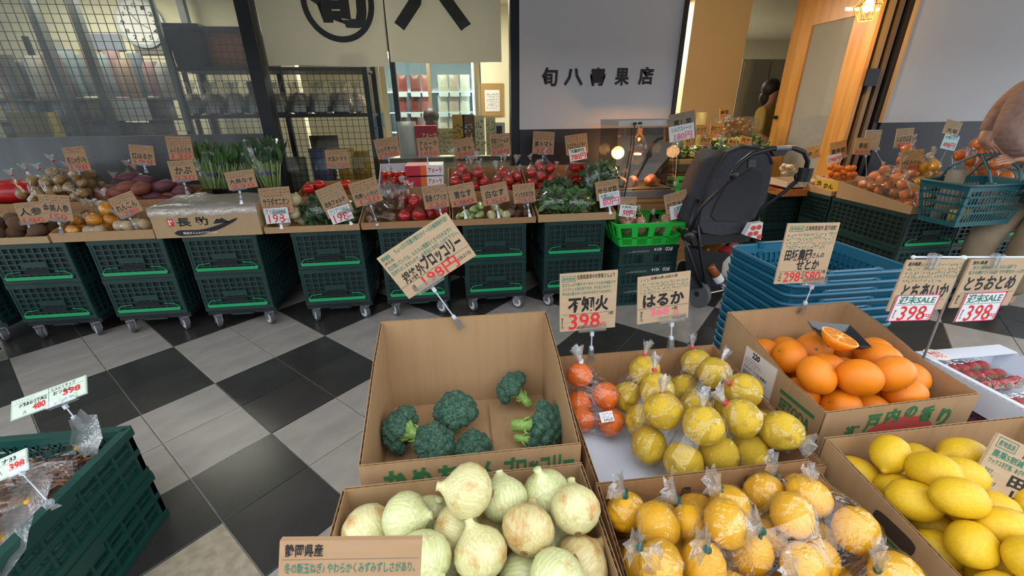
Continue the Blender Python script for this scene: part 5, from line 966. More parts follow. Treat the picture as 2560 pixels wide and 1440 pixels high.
gm = MB(); bt = [(-W0, 0.02, 0), (W0, 0.02, 0), (W0, .02 + 2 * D0, 0), (-W0, .02 + 2 * D0, 0)]; tp = [(-W1, -.02, HH), (W1, -.02, HH), (W1, -.02 + 2 * D1, HH), (-W1, -.02 + 2 * D1, HH)]
for i in range(4): wallq(gm, bt[i], bt[(i + 1) % 4], tp[i], tp[(i + 1) % 4])
gm.slab(bt, (0, 0, .008)); gm.build('body', m_lime, gbk); rm = MB().tube([Vector(p) for p in tp], .010, 6, closed=True); rm.build('rim', m_lime, gbk, smooth=True)
bagrow([lump('radish', mat('radish_skin', '#b9a58e', .5, col2='#a8554e', nscale=6), 1, .9, .9, 1)], 'radish', 'radish inside a clear bag in the bright green basket', 'bagged radishes', 'clear bag of radishes in the bright green basket', 'bags of radishes', [(1545, 555), (1575, 560), (1605, 562), (1640, 568), (1672, 565)], 3.5, .05, .585, (1.38, 1.85, 3.37, 3.72), 2, None)
# ------------------------------------------------------------------ heated case on wooden table
m_tw = mat('table_wood', '#a97c4c', .5, col2='#96693c', nscale=4, stretch=(.6, 8, 8)); tb = thing('wooden_table', 'plain wooden table under the heated display case', 'table', (1.44, 3.76, 0))
MB().box(0, .58, 0, .5, .86, .90).build('tabletop', m_tw, tb); MB().box(.03, .55, .02, .06, .76, .86).build('apron', m_tw, tb)
for x in (.03, .48):
    for y in (.03, .41): MB().box(x, x + .06, y, y + .06, 0, .86).build('leg', m_tw, tb)
hc = thing('heated_case', 'clear heated display case with glowing bulb above roasted sweet potatoes', 'display case', (1.40, 3.74, .902)); m_acr = film('acrylic_sheet', '#f2f0ec', .06, .45, .02, 1, 0); mst = mat('case_steel', '#9a9aa0', .3, metal=.8)
MB().box(0, .60, 0, .48, 0, .07).build('base', mst, hc); MB().box(.03, .57, .03, .45, .07, .085).build('tray', m_alu, hc)
for a in ((0, .60, 0, .004), (0, .60, .476, .48), (0, .004, .004, .476), (.596, .60, .004, .476)): MB().box(a[0], a[1], a[2], a[3], .07, .63).build('acrylic_pane', m_acr, hc)
MB().box(-.005, .605, -.005, .485, .63, .675).build('top_plate', mat('case_top', '#b4b2b0', .45, metal=.2), hc)
MB().box(.17, .205, -.009, -.005, .642, .662).build('switch', m_black, hc)
cdm = MB().tube([(.13, -.012, .655), (.13, -.03, .63), (.14, -.03, .45), (.12, -.035, .25), (.10, -.03, .05), (.06, -.02, -.3)], .006, 6); cdm.build('cord', m_black, hc, smooth=True); MB().lathe([(.012, 0), (.012, .03)], 10, m=T(.13, -.02, .65) @ rot(PI / 2)).build('plug', m_black, hc)
bl = MB().lathe([(.024, .0), (.028, -.04), (.055, -.09), (.082, -.15), (.080, -.19), (.05, -.22), (.01, -.232)], 20, m=T(.29, .22, .60)).build('bulb', film('amber_glass', '#ffdcae', .12, .6, .02, 1, 0), hc, smooth=True)
MB().lathe([(.024, 0), (.024, .05)], 14, m=T(.29, .22, .585)).build('socket', mst, hc)
MB().lathe([(.03, 0), (.032, .002)], 16, m=T(.29, .22, .368)).build('filament_window', mat('bulb_glow', '#ffe0b0', .3, emit='#ffb766', estr=14), hc)
pl_ = bpy.data.lights.new('heat_bulb', 'POINT'); pl_.energy = 14; pl_.color = (1, .55, .22); pl_.shadow_soft_size = .05; po = bpy.data.objects.new('heat_bulb', pl_); COL.objects.link(po); po.location = (1.69, 3.96, 1.24)
for i, (x, y) in enumerate(((1.52, 3.92), (1.66, 3.98), (1.80, 3.93), (1.88, 4.05))): inst(swp[1], 'roasted_sweet_potato', 'dark roasted sweet potato in the heated case', 'vegetable', 'roasted sweet potatoes', (x, y, 1.03), (PI / 2, 0, rnd(-.6, .6)), .042)
for x, rz in ((1.62, .3), (1.84, -.4)):
    o = MB().slab([(-.05, 0, 0), (.05, 0, 0), (.06, .03, .05), (0, .02, .085), (-.06, .03, .05)], (0, .002, 0)).build('paper_wrapper', mat('brown_paper', '#6a4a30', .7)); o.location = (x, 3.87, .995); o.rotation_euler = (0, 0, rz); tag(o, 'folded brown paper wrapper on the heated case tray, %s piece' % ('left leaning' if rz > 0 else 'right leaning'), 'paper')
# ------------------------------------------------------------------ citrus counter on the right
ZR = ZC
carton('low tray of bagged clementines on the citrus counter', 3.87, 4.40, 3.15, 3.93, ZR, .07, .16, m_kraft, 'citrus counter trays')
carton('low tray of apples and yellow citrus behind the clementine tray', 4.42, 5.0, 3.18, 3.98, ZR, .08, .22, m_kraft3, 'citrus counter trays')
carton('low kraft tray under the pale wooden box', 3.86, 4.42, 3.985, 4.33, ZR, .05, .08, m_kraft, 'citrus counter trays')
wbx = carton('pale wooden box of mandarins with yellow printed end', 3.94, 4.40, 4.0, 4.31, ZR + .02, .13, .14, mat('pale_wood_box', '#b9a58e', .6), None, False, None, 'wooden_box'); MB().box(-.004, .0, .0, .31, .01, .12).build('yellow_end', mat('yellow_print', '#c9a235', .6), wbx)
letter([('浜', .08, .2, .3, .7, 'k', .03), ('かん', .4, .3, .8, .8, 'k', .03)], .31, .11, wbx, T(-.005, .155, .065) @ rot(0, 0, -PI / 2))
bagrow(clem, 'clementine', 'orange clementine inside a clear bag on the low tray', 'bagged clementines', 'clear bag of clementines with printed slip on the low tray', 'bags of clementines', [(2120, 478), (2150, 482), (2172, 474), (2180, 492), (2205, 496), (2225, 484), (2240, 505), (2258, 492)], 3.5, .046, ZR + .01, (3.88, 4.39, 3.17, 3.91), 4, None)
loose(clem, 'clementine', 'small mandarin lying in the pale wooden box', 'mandarins in the wooden box', [(2065 + 13 * (i % 6), 425 + 9 * (i // 6)) for i in range(18)], 4.15, .035, ZR + .09, (3.95, 4.39, 4.01, 4.3), cat='fruit')
app = [lump('apple', mat('apple_red', '#c25a38', .3, col2='#d08a4a', nscale=3), 1, 1, .9, 1, .02)]
bagrow(app, 'apple', 'red apple inside a clear bag behind the clementine tray', 'bagged apples', 'clear bag of red apples behind the clementine tray', 'bags of apples', [(2190, 415), (2215, 425), (2225, 410)], 3.9, .05, ZR + .06, (4.43, 4.99, 3.3, 3.96), 3, None, 'fruit')
bagrow([orange_mesh('yellow_citrus', m_yellow)], 'yellow_citrus', 'yellow citrus inside a clear bag behind the clementine tray', 'bagged yellow citrus at the back', 'clear bag of yellow citrus below the 680 sign', 'bags of yellow citrus at the back', [(2248, 415), (2270, 435), (2300, 432), (2318, 415)], 3.7, .05, ZR + .06, (4.43, 4.99, 3.2, 3.96), 2, None, 'fruit')
carton('kraft tray of large bagged mandarins beside the shopper', 5.02, 5.7, 3.3, 4.1, ZR, .1, .2, m_kraft, 'citrus counter trays')
place(crate0, 'dark green crate under the large bagged mandarins, upper of its stack', (5.33, 3.3, .166 + CH), 0, 'crates of the citrus counter'); place(crate0, 'dark green crate under the large bagged mandarins, lower of its stack', (5.33, 3.3, .164), 0, 'crates of the citrus counter'); place(dolly0, 'black crate dolly under the large bagged mandarins', (5.33, 3.32, -.002), 0, 'dollies of the citrus counter')
bagrow(clem, 'mandarin', 'mandarin inside a large clear bag beside the shopper', 'mandarins in large bags', 'large clear bag of mandarins beside the shopper', 'large bags of mandarins', [(2385, 420), (2420, 415), (2440, 430)], 3.6, .06, ZR + .05, (5.0, 5.69, 3.32, 4.08), 6, None, 'fruit')
# wicker tray and pack by the wooden door
wk = thing('wicker_tray', 'orange brown wicker tray on the crates beside the wooden door', 'basket', (3.57, 4.30, .755)); mwk = mat('wicker', '#a8662c', .6, bump=.8, bscale=60); wm = MB()
for i in range(5): z = .012 * i * 1.3; wm.tube([(0 - z * .2, 0, z), (.5 + z * .2, 0, z), (.5 + z * .2, .34, z), (-z * .2, .34, z)], .009, 5, closed=True)
for i in range(16): wm.bar((.5 * i / 15, -.004, 0), (.5 * i / 15, -.006, .07), .008)
wm.box(0, .5, 0, .34, -.005, .004); wm.build('woven_body', mwk, wk)
r = carton('small wooden tray of packed roots on the wicker tray', 3.62, 4.05, 4.33, 4.62, .84, .06, .07, mat('pale_wood_box', '#b9a58e', .6), None, False, None, 'wooden_tray')
loose(lot, 'packed_root', 'pale packed root in the small wooden tray', 'packed roots', [(1945, 420), (1955, 425), (1965, 418), (1940, 428), (1975, 425)], 4.45, .028, .85, (3.63, 4.04, 4.34, 4.61), hz)
# ------------------------------------------------------------------ left foreground: dried goods, signs
m_dry = mat('dried_brown', '#7a4326', .6, col2='#9a5a30', nscale=20)
def dried(label, px, py, z, rx, ry, rz_, tie, seed):
    c = aZ(px, py, z); r = thing('dried_goods_bag', label, 'bag', c - Vector((0, 0, rz_)), group='bags of dried goods'); rg = random.Random(seed); cc = Vector((0, 0, rz_)); mb = MB()
    for i in range(120):
        p = cc + Vector((rg.uniform(-1, 1) * rx * .7, rg.uniform(-1, 1) * ry * .7, rg.uniform(-1, .6) * rz_ * .7)); d = Vector((rg.uniform(-1, 1), rg.uniform(-1, 1), rg.uniform(-.4, .4))).normalized() * .05; mb.tube([p - d, p + Vector((0, 0, .01)), p + d], .005, 4, False)
    mb.build('dried_strips', m_dry, r)
    off = r.location; hull_bag(r, [cc + Vector((sx * rx * .5, sy * ry * .5, 0)) for sx in (-1, 1) for sy in (-1, 1)], rz_ * .95, aZ(*tie) - off, None, 3, 1.0, .006, .16, m_gold, seed, .10)
    return r
dried('tied bag of brown dried strips with wide flared neck at the crate corner', 165, 1160, .36, .17, .14, .09, (190, 1122, .47), 3)
dried('tied bag of brown dried strips with gold tie behind the crate notch', 60, 1250, .36, .17, .14, .09, (65, 1255, .47), 5)
dried('bag of brown dried strips at the near end of the crate', -20, 1330, .36, .16, .14, .09, (0, 1345, .46), 8)
# ================================================================== inside the shop
def span(x0, y0, x1, y1, Y): a = aY(x0, y1, Y); b = aY(x1, y0, Y); return a.x, b.x, a.z, b.z
for i, (x, y) in enumerate(LAMPS):
    r = thing('ceiling_light', 'long white fluorescent ceiling light fixture ' + ('above the left shelves', 'above the shop counter', 'inside the entrance', 'at the rear of the shop')[i], 'ceiling light', (x, y, 3.0)); MB().box(-.62, .62, -.12, .12, -.05, 0).build('housing', m_ceil, r)
    for s in (-.05, .05): MB().tube([(-.58, s, -.058), (.58, s, -.058)], .012, 8).build('tube', mat('lit_tube', '#fff6e4', .4, emit='#fff0d0', estr=6), r)
m_cloth = bpy.data.materials.new('white_linen'); m_cloth.use_nodes = True; nt = m_cloth.node_tree; N = nt.nodes; N.remove(N['Principled BSDF'])
d_ = N.new('ShaderNodeBsdfDiffuse'); d_.inputs[0].default_value = lin('#e2e3e4'); t_ = N.new('ShaderNodeBsdfTranslucent'); t_.inputs[0].default_value = lin('#dcd6c8'); x_ = N.new('ShaderNodeMixShader'); x_.inputs[0].default_value = .45
nt.links.new(d_.outputs[0], x_.inputs[1]); nt.links.new(t_.outputs[0], x_.inputs[2]); nt.links.new(x_.outputs[0], N['Material Output'].inputs[0])
# hanging shop curtain
NY = 4.56; nr = thing('shop_curtain', 'white split shop curtain with black ringed character hanging behind the glass', 'curtain', (0, NY, 3.0))
def cloth(x0, x1, z0, z1, ph):
    mb = MB(); nx, nz_ = 30, 10; vs = []
    for s in (0, .002):
        for j in range(nz_ + 1):
            for i in range(nx + 1): u = i / nx; v = j / nz_; vs.append((x0 + (x1 - x0) * u, s + .010 * math.sin(u * 17 + ph) * (1 - v * .5), z0 - 3.0 + (z1 - z0) * v + .006 * math.sin(u * 6 + ph) * (1 - v)))
    K = (nx + 1) * (nz_ + 1); f = [(j * (nx + 1) + i, j * (nx + 1) + i + 1, (j + 1) * (nx + 1) + i + 1, (j + 1) * (nx + 1) + i) for j in range(nz_) for i in range(nx)]
    mb.add(vs, f + [tuple(q + K for q in reversed(p)) for p in f]); return mb
a = aY(672, 165, NY); b = aY(972, 160, NY); c = aY(977, 159, NY); d = aY(1254, 154, NY)
cloth(a.x, b.x, a.z, 3.0, 0).build('curtain_panel', m_cloth, nr, smooth=True); cloth(c.x, d.x, d.z - .01, 3.0, 2).build('curtain_panel', m_cloth, nr, smooth=True)
MB().tube([(a.x - .1, 0, 0), (d.x + .1, 0, 0)], .012, 8).build('rail', m_iron, nr)
cc = aY(845, 6, NY); R1 = cc.z - aY(845, 107, NY).z; R0 = R1 * .84; n = 48; rg = MB(); vs = []
for i in range(n): q = 2 * PI * i / n; vs += [(cc.x + R1 * math.cos(q), -.014, cc.z - 3 + R1 * math.sin(q)), (cc.x + R0 * math.cos(q), -.014, cc.z - 3 + R0 * math.sin(q))]
rg.add(vs, [(2 * i, 2 * ((i + 1) % n), 2 * ((i + 1) % n) + 1, 2 * i + 1) for i in range(n)]); rg.build('ring_emblem', ink('n'), nr)
for s, x0, y0, x1, y1 in (('旬', 782, -70, 908, 70), ('八', 988, -70, 1172, 77)):
    p = aY(x0, y1, NY); q = aY(x1, y0, NY); w = q.x - p.x; h = q.z - p.z; letter([(s, 0, 0, 1, 1, 'n', .05)], w, h, nr, T((p.x + q.x) / 2, -.0135, (p.z + q.z) / 2 - 3), .0005, {'n': 'printed_character'})
# black wire rack behind the glass
RY = 4.80; x0 = aY(402, 70, RY).x; x1 = aY(915, 200, RY).x; zl = [aY(640, 440, RY).z - .25, aY(560, 288, RY).z, aY(560, 168, RY).z, aY(560, 68, RY).z]
rk = thing('wire_rack', 'black steel rack with wire mesh front holding bagged goods behind the window', 'rack', (0, RY, 0)); xm = aY(655, 200, RY).x
for x in (x0, xm, x1):
    for y in (0, .5): MB().bar((x, y, 0), (x, y, zl[3] + (.03 if x < x1 else -.12)), .05).build('post', m_iron, rk)
for i, z in enumerate(zl): MB().box(x0, x1 if i < 3 else xm, -.02, .52, z - .03, z).build('shelf', mat('rack_black', '#1a1416', .5), rk)
wr = MB().bar((0, -.03, 0), (0, -.03, 1), .004).mesh('wire'); wr.materials.append(m_iron); wr2 = MB().bar((0, -.034, 0), (1, -.034, 0), .004).mesh('wire'); wr2.materials.append(m_iron)
for i in range(int((x1 - x0) / .06)): o = link('wire', wr, None, rk); o.location = (x0 + .06 * i, 0, zl[0]); o.scale = (1, 1, (zl[3] if x0 + .06 * i < xm else zl[2]) - zl[0])
for i in range(int((zl[3] - zl[0]) / .06)): o = link('wire', wr2, None, rk); o.location = (x0, 0, zl[0] + .06 * i); o.scale = ((x1 if zl[0] + .06 * i < zl[2] else xm) - x0, 1, 1)
def pouch(name, label, x, Y, z, w, h, t, col, group=None, cat='packet', sh=None, parent=None):
    m_ = mat('pouch_' + col, col, .35, bump=.3, bscale=18); mb = MB(); nx, nz_ = 6, 6; vs = []
    for s in (-1, 1):
        for j in range(nz_ + 1):
            for i in range(nx + 1): u = i / nx * 2 - 1; v = j / nz_ * 2 - 1; vs.append((u * w / 2 * (1 - .04 * (1 - v * v)), s * t / 2 * max(.04, (1 - u * u) ** .5 * (1 - v * v) ** .4), (v + 1) * h / 2))
    K = 49; f = [(j * 7 + i, j * 7 + i + 1, (j + 1) * 7 + i + 1, (j + 1) * 7 + i) for j in range(6) for i in range(6)]; mb.add(vs, f + [tuple(q + K for q in reversed(p)) for p in f])
    o = mb.build(name, m_, None, smooth=True); o.location = (x, Y, z); return tag(o, label, cat, group)
z = zl[2]
o = MB().frus((-.13, .13, -.17, .17), (-.15, .15, -.19, .19), 0, .36).build('black_bin', mat('bin_black', '#1d1517', .5)); o.location = (aY(470, 150, RY).x, RY + .22, z); tag(o, 'black plastic bin on the upper rack shelf', 'bin')
pouch('orange_bag', 'bright orange bag on the upper rack shelf', aY(545, 150, RY).x, RY + .18, z, .36, .36, .16, '#de7420')
for i, (px, col) in enumerate(((605, '#a08a78'), (632, '#b09a84'), (655, '#c08a3a'))): pouch('snack_pouch', 'crinkled pouch beside the orange bag, %s' % ('grey', 'tan', 'amber')[i], aY(px, 150, RY).x, RY + .2, z, .14, .26, .08, col)
z = zl[1]
bcol = ['#a8927c', '#c0b09c', '#8f7c6c', '#b39e8c', '#cdbfae', '#a89a8c', '#967f6e', '#bca690']
for i in range(16):
    px = 470 + i * 27.5; x = aY(px, 280, RY).x
    if x > x1 - .08: break
    c = Vector((x, RY + .16 + .14 * (i % 2), z)); r = thing('bread_bag', 'tied clear bag of brown rolls on the middle rack shelf', 'bag', c, group='bags of rolls on the rack')
    MB().ball((0, 0, .10), (.085, .08, .10), 10, 7, fn=lambda d: nz(d, 5, .08, i)).build('rolls', mat('roll_%d' % (i % 8), bcol[i % 8], .7), r, smooth=True)
    MB().lathe([(.07, 0), (.095, .08), (.085, .17), (.02, .22), (.05, .30)], 12, fn=lambda a, t: 1 + .1 * math.sin(5 * a + i)).build('bag_film', film('rack_film', '#f6f6f6', .12, .5, .1, 20, .9, haze=.06), r, smooth=True)
    MB().box(-.06, .06, -.095, -.09, .02, .08).build('white_label', m_cardw, r)
o = MB().box(-.06, .06, -.02, .02, 0, .16).build('blue_pack', mat('blue_print', '#1d62b4', .4)); o.location = (aY(592, 225, RY).x, RY + .42, z + .16); tag(o, 'bright blue pack standing at the back of the rack', 'packet')
z = zl[0]
for i, (px, py, w, h, t, col, nm) in enumerate(((805, 440, .30, .62, .2, '#5a4a34', 'large dark brown paper bag on the low rack shelf'), (800, 440, .22, .5, .14, '#5f6f9c', 'blue and white striped bag on the low rack shelf'), (858, 440, .24, .5, .14, '#c9a53a', 'yellow and white bag on the low rack shelf'), (900, 440, .2, .46, .14, '#a98c3e', 'mustard bag at the end of the low rack shelf'), (720, 440, .34, .42, .2, '#8f8a80', 'grey net of onions on the low rack shelf'))):
    pouch('paper_bag' if i == 0 else 'rice_bag', nm, aY(px, py, RY).x, RY + (.3 if i == 0 else .14), z, w, h, t, col)
for i in range(9): pouch('rack_packet', 'pale packet on the low shelf beneath the rolls', aY(480 + i * 19, 320, RY).x, RY + .2, z, .11, .2 + .03 * (i % 3), .06, ['#9a948c', '#b7ae9f', '#7d766e'][i % 3], 'pale packets on the low rack shelf')
# left wall with clock, shelves of packets behind the wire grid
struct(MB().box(-9, -1.9, 6.1, 6.25, 0, 3.0).build('wall_partition', m_cream))
ck = thing('wall_clock', 'round white wall clock behind the wire grid', 'clock', aY(352, 58, 6.08)); MB().lathe([(.24, 0), (.25, .02), (.22, .03)], 28, m=rot(PI / 2)).build('case', mat('clock_rim', '#b9bec2', .4), ck, angle=40)
MB().disc(.215, T(0, -.030, 0) @ rot(PI / 2), 28).build('dial', m_cardw, ck)
letter([(str(i if i else 12), .5 + .38 * math.sin(i * PI / 6) - .05, .5 - .38 * math.cos(i * PI / 6) - .05, .5 + .38 * math.sin(i * PI / 6) + .05, .5 - .38 * math.cos(i * PI / 6) + .05, 'k', .01) for i in range(12)], .44, .44, ck, T(0, -.032, 0), names={'k': 'numerals'})
MB().bar((0, -.036, 0), (.1, -.036, -.06), .012, .004).build('hour_hand', m_black, ck); MB().bar((0, -.038, 0), (-.08, -.038, .12), .008, .004).build('minute_hand', m_black, ck)
for n_, px in enumerate((72, 178, 452)): struct(MB().box(-.035, .035, 0, .07, 0, 3.0).build('trim_%d' % (12 + n_), mat('grey_post', '#55595c', .5))).location = (aY(px, 20, 5.3 if n_ < 2 else 5.9).x, 5.3 if n_ < 2 else 5.9, 0)
for i, (u0, u1, v0, v1, col) in enumerate(((232, 300, 85, 125, '#8b8fa0'), (340, 395, 85, 135, '#77716a'), (100, 145, 98, 125, '#b8b4b2'))):
    a = span(u0, v0, u1, v1, 6.08); o = MB().box(a[0], a[1], -.01, 0, a[2], a[3]).build('wall_poster', mat('poster_%d' % i, col, .6)); o.location = (0, 6.09, 0); tag(o, ('bluish', 'brown grey', 'pale')[i] + ' sheet taped to the cream wall below the clock', 'poster')
sh_ = thing('display_shelf', 'grey shelf unit of packets behind the wire grid', 'shelf', (0, 5.35, 0)); sz = [aY(250, y, 5.35).z for y in (245, 298, 345)]
for z in sz: MB().box(-6.4, aY(440, 250, 5.35).x, 0, .35, z - .02, z).build('board', mat('shelf_grey', '#6d6a68', .5), sh_)
for x in (-6.3, -4.4, aY(436, 250, 5.35).x): MB().bar((x, .33, 0), (x, .33, sz[0] + .6), .04).build('upright', m_iron, sh_)
pc = ['#a9a4a2', '#93a0a8', '#b59a8a', '#8a8f96', '#c4beb6', '#a7868a', '#7b8890', '#b8b2a2', '#6f6a6c', '#9db0b8']
for r_, (y, n_, hh) in enumerate(((245, 15, .42), (298, 17, .22), (345, 17, .18))):
    for i in range(n_): pouch('hanging_packet' if r_ == 0 else 'shelf_packet', 'printed packet on the %s board behind the wire grid' % ('top', 'middle', 'bottom')[r_], aY(8 + i * (425 / n_), y, 5.35).x, 5.47 + rnd(-.04, .04), sz[r_], .16 + rnd(-.02, .03), hh * rnd(.8, 1.1), .07, random.choice(pc), 'packets on the %s board' % ('top', 'middle', 'bottom')[r_])
a = span(268, 246, 362, 302, 5.33); o = MB().box(a[0], a[1], -.004, 0, a[2], a[3]).build('white_notice', m_cardw); o.location = (0, 5.345, 0); tag(o, 'blank white notice hung on the shelf front behind the wire grid', 'notice')
o = MB().box(-.17, .17, 0, .14, 0, .24).build('mustard_box', mat('mustard', '#8a7a3a', .6)); o.location = (aY(92, 345, 5.1).x, 5.1, aY(92, 345, 5.1).z); tag(o, 'mustard yellow box at the window in front of the packets', 'box')
bn = thing('window_bench', 'low dark bench inside the left window', 'bench', (-3.9, 5.0, 0)); MB().box(-2.5, 1.15, 0, .3, aY(92, 345, 5.1).z - .04, aY(92, 345, 5.1).z - .001).build('top', m_iron, bn)
for x in (-2.4, 1.05): MB().box(x, x + .06, .1, .16, 0, aY(92, 345, 5.1).z - .04).build('leg', m_iron, bn)
# freezer showcase
SY = 6.9; a = span(978, 150, 1192, 440, SY); fz = thing('freezer_showcase', 'brightly lit glass door freezer with packs of meat at the back of the shop', 'freezer', (a[0], SY, 0)); w = a[1] - a[0]; ZH = 2.35
m_fzw = mat('freezer_white', '#dfe6e8', .4); MB().box(0, w, .6, .64, 0, ZH).box(0, .04, .04, .6, 0, ZH).box(w - .04, w, .04, .6, 0, ZH).box(0, w, 0, .64, ZH, ZH + .08).box(0, w, 0, .64, 0, .5).build('cabinet', m_fzw, fz)
for x in (.0, w * .5 - .03, w - .05): MB().box(x, x + .05, -.03, .04, 0, ZH).build('door_frame', mat('champagne_metal', '#8f8064', .35, metal=.6), fz)
MB().box(.05, w - .05, 0, .008, .5, ZH - .02).build('glass_door', film('freezer_glass', '#eef6f6', .05, .3, .02, 1, 0), fz)
for x in (.06, w / 2, w - .07): MB().box(x - .012, x + .012, .05, .07, .55, ZH - .05).build('light_strip', mat('cold_strip', '#f0fbff', .3, emit='#e8f6ff', estr=9), fz)
rows = [(228, 42), (280, 42), (330, 45), (378, 40)]; k = 0
for (yb, hp) in rows:
    z = aY(1080, yb, SY).z; MB().box(.04, w - .04, .12, .6, z - .015, z).build('wire_shelf', m_fzw, fz)
    for px in (1003, 1037, 1066, 1108, 1136, 1164):
        p = aY(px, yb, SY); o = pouch('meat_pack', 'vacuum pack of %s inside the freezer showcase' % ('red meat' if px < 1090 else 'pale fish'), p.x, SY + .2, z, .15, hp / 1054 * 7.2 * .8, .05, ['#8e3b34', '#7a3028', '#a4564c', '#c9b8a4', '#b89c8a', '#d2c6b4'][(k + (0 if px < 1090 else 3)) % 3 + (0 if px < 1090 else 3)], '%s packs in the freezer' % ('meat' if px < 1090 else 'fish')); k += 1
        sl = MB().box(-.07, .07, 0, .004, -.07, -.005).build('shelf_tag', m_cardw, fz); sl.location = (p.x - a[0], .115, z); 
p = aY(1155, 165, SY); 
struct(MB().box(aY(1200, 100, 6.8).x, aY(1300, 100, 6.8).x, 6.8, 7.2, 0, 3.0).build('wall_pier', m_cream))
a = span(1204, 208, 1258, 290, 6.78); cbd = thing('clipboard', 'brown clipboard with printed sheet hung on the cream pier', 'clipboard', ((a[0] + a[1]) / 2, 6.785, (a[2] + a[3]) / 2)); w, h = a[1] - a[0], a[3] - a[2]; MB().box(-w / 2, w / 2, 0, .012, -h / 2, h / 2).build('board', mat('clip_wood', '#9a7a48', .5), cbd); MB().box(-w * .33, w * .33, -.003, 0, -h * .36, h * .3).build('sheet', m_cardw, cbd); letter([('~7', .25, .3, .75, .8, 'k')], w, h, cbd, T(0, -.004, 0))
for px in (962, 990): struct(MB().box(-.03, .03, 0, .1, 0, 3.0).build('trim_%d' % (16 + px % 7), m_iron if px > 970 else mat('beige_frame', '#b5ab92', .5))).location = (aY(px, 250, 5.9).x, 5.9, 0)
# counter
CYY = 5.15; a = span(930, 392, 1285, 420, CYY); ct = thing('shop_counter', 'white topped shop counter behind the tomato signs', 'counter', (a[0], 5.34, 0)); zc = a[3]; MB().box(0, 1.75, 0, .5, zc - .04, zc).build('worktop', mat('counter_white', '#cfc9b4', .4), ct); MB().box(.02, 1.73, .03, .48, 0, zc - .04).build('front_panel', mat('counter_cream', '#b9b094', .6), ct); MB().box(0, 1.75, -.012, 0, zc - .05, zc - .01).build('edge_trim', m_alu, ct)
def cbox(name, label, x0, y0, x1, y1, Y, dp, col, text=None, cat='box', c='w'):
    a = span(x0, y0, x1, y1, Y); r = thing(name, label, cat, ((a[0] + a[1]) / 2, Y, a[2])); w, h = a[1] - a[0], a[3] - a[2]; MB().box(-w / 2, w / 2, 0, dp, 0, h).build('box', mat('cbox_' + col, col, .45), r)
    if text: letter(text, w, h, r, T(0, -.001, h / 2))
    return r
cbox('red_gift_box', 'crimson printed gift box standing on the shop counter', 1043, 314, 1092, 388, 5.3, .15, '#b01f34', [('アメーラ', .3, .25, .95, .4, 'w', .02)])
cbox('snack_box', 'golden snack box with brown print on the shop counter', 1136, 286, 1160, 388, 5.35, .15, '#b8923a', [('~4', .15, .2, .85, .8, 'k')]); cbox('snack_box', 'brown snack box beside the golden one on the shop counter', 1161, 286, 1186, 388, 5.35, .15, '#6a4a30', [('~4', .15, .2, .85, .8, 'w')])
cbox('display_card', 'cream printed card stand on the shop counter beside the snack boxes', 1190, 288, 1210, 388, 5.32, .04, '#c9c2a0', [('~6', .1, .1, .9, .9, 'k')], 'card')
cbox('display_card', 'tall cream card with small prints before the pier', 1217, 292, 1238, 388, 5.32, .04, '#bdb592', [('~6', .1, .1, .9, .9, 'g')], 'card'); cbox('display_card', 'white card with dark ribbon emblem at the end of the counter', 1240, 306, 1262, 388, 5.3, .03, '#b9b7b4', [('_', .1, .1, .7, .45, 'k')], 'card')
cbox('display_card', 'low row card beneath the freezer on the counter', 1096, 320, 1132, 388, 5.34, .04, '#c4b88c', [('~5', .1, .1, .9, .9, 'k')], 'card')
pouch('white_bag', 'crumpled white plastic bag on the shop counter', aY(1022, 385, 5.3).x, 5.35, zc, .22, .40, .14, '#c8d0d2')
for i, (y0, y1) in enumerate(((282, 318), (322, 358))): a = span(930, y0, 958, y1, 5.6); pouch('blue_pack', 'pale blue hanging pack beside the rack, %s one' % ('upper', 'lower')[i], (a[0] + a[1]) / 2, 5.6, a[2], a[1] - a[0], a[3] - a[2], .05, '#5d86a6', None)
pouch('dried_noodle_pack', 'long cream pack hanging beside the rack', aY(932, 280, 5.6).x, 5.6, aY(932, 280, 5.6).z, .14, .5, .06, '#b5aa92')
hk = thing('packet_stand', 'thin dark stand carrying hanging packs beside the rack', 'stand', (aY(932, 280, 5.6).x, 5.66, 0)); MB().bar((0, 0, 0), (0, 0, 2.4), .025).build('pole', m_iron, hk); MB().box(-.12, .12, -.1, .1, 0, .02).build('base', m_iron, hk); MB().bar((-.1, -.03, 2.35), (.14, -.03, 2.35), .02).build('hook_bar', m_iron, hk)
# ------------------------------------------------------------------ entrance interior
struct(MB().box(aY(1738, 0, 6.0).x, aY(1884, 0, 6.0).x, 6.0, 6.6, 0, 3.0).build('wall_column', mat('tan_wall', '#c0ac86', .8)))
fr = thing('refrigerator', 'tall white refrigerator beyond the tan column', 'refrigerator', (aY(1858, 150, 6.7).x, 6.7, 0)); zt = aY(1880, 148, 6.7).z; m_ref = mat('fridge_white', '#a9aba0', .4); MB().box(0, .9, 0, .7, 0, zt).build('cabinet', m_ref, fr); MB().box(.02, .44, -.03, 0, .1, zt - .04).build('door', m_ref, fr); MB().box(.46, .88, -.03, 0, .1, zt - .04).build('door', m_ref, fr); MB().box(.40, .42, -.06, -.03, .9, 1.4).build('handle', m_iron, fr)
s2 = thing('lit_showcase', 'narrow cold lit showcase between the sign wall and the tan column', 'showcase', (aY(1688, 200, 6.8).x - .05, 6.8, 0)); MB().box(0, .5, .45, .5, 0, 2.3).box(0, .04, 0, .45, 0, 2.3).box(.46, .5, 0, .45, 0, 2.3).box(0, .5, 0, .5, 2.3, 2.36).build('cabinet', m_fzw, s2); MB().box(.2, .24, .40, .44, .3, 2.25).build('light_strip', mat('cold_strip2', '#f0fbff', .3, emit='#d8efff', estr=5), s2)
for z in (.8, 1.3, 1.8): MB().box(.04, .46, .05, .45, z, z + .015).build('shelf', m_fzw, s2)
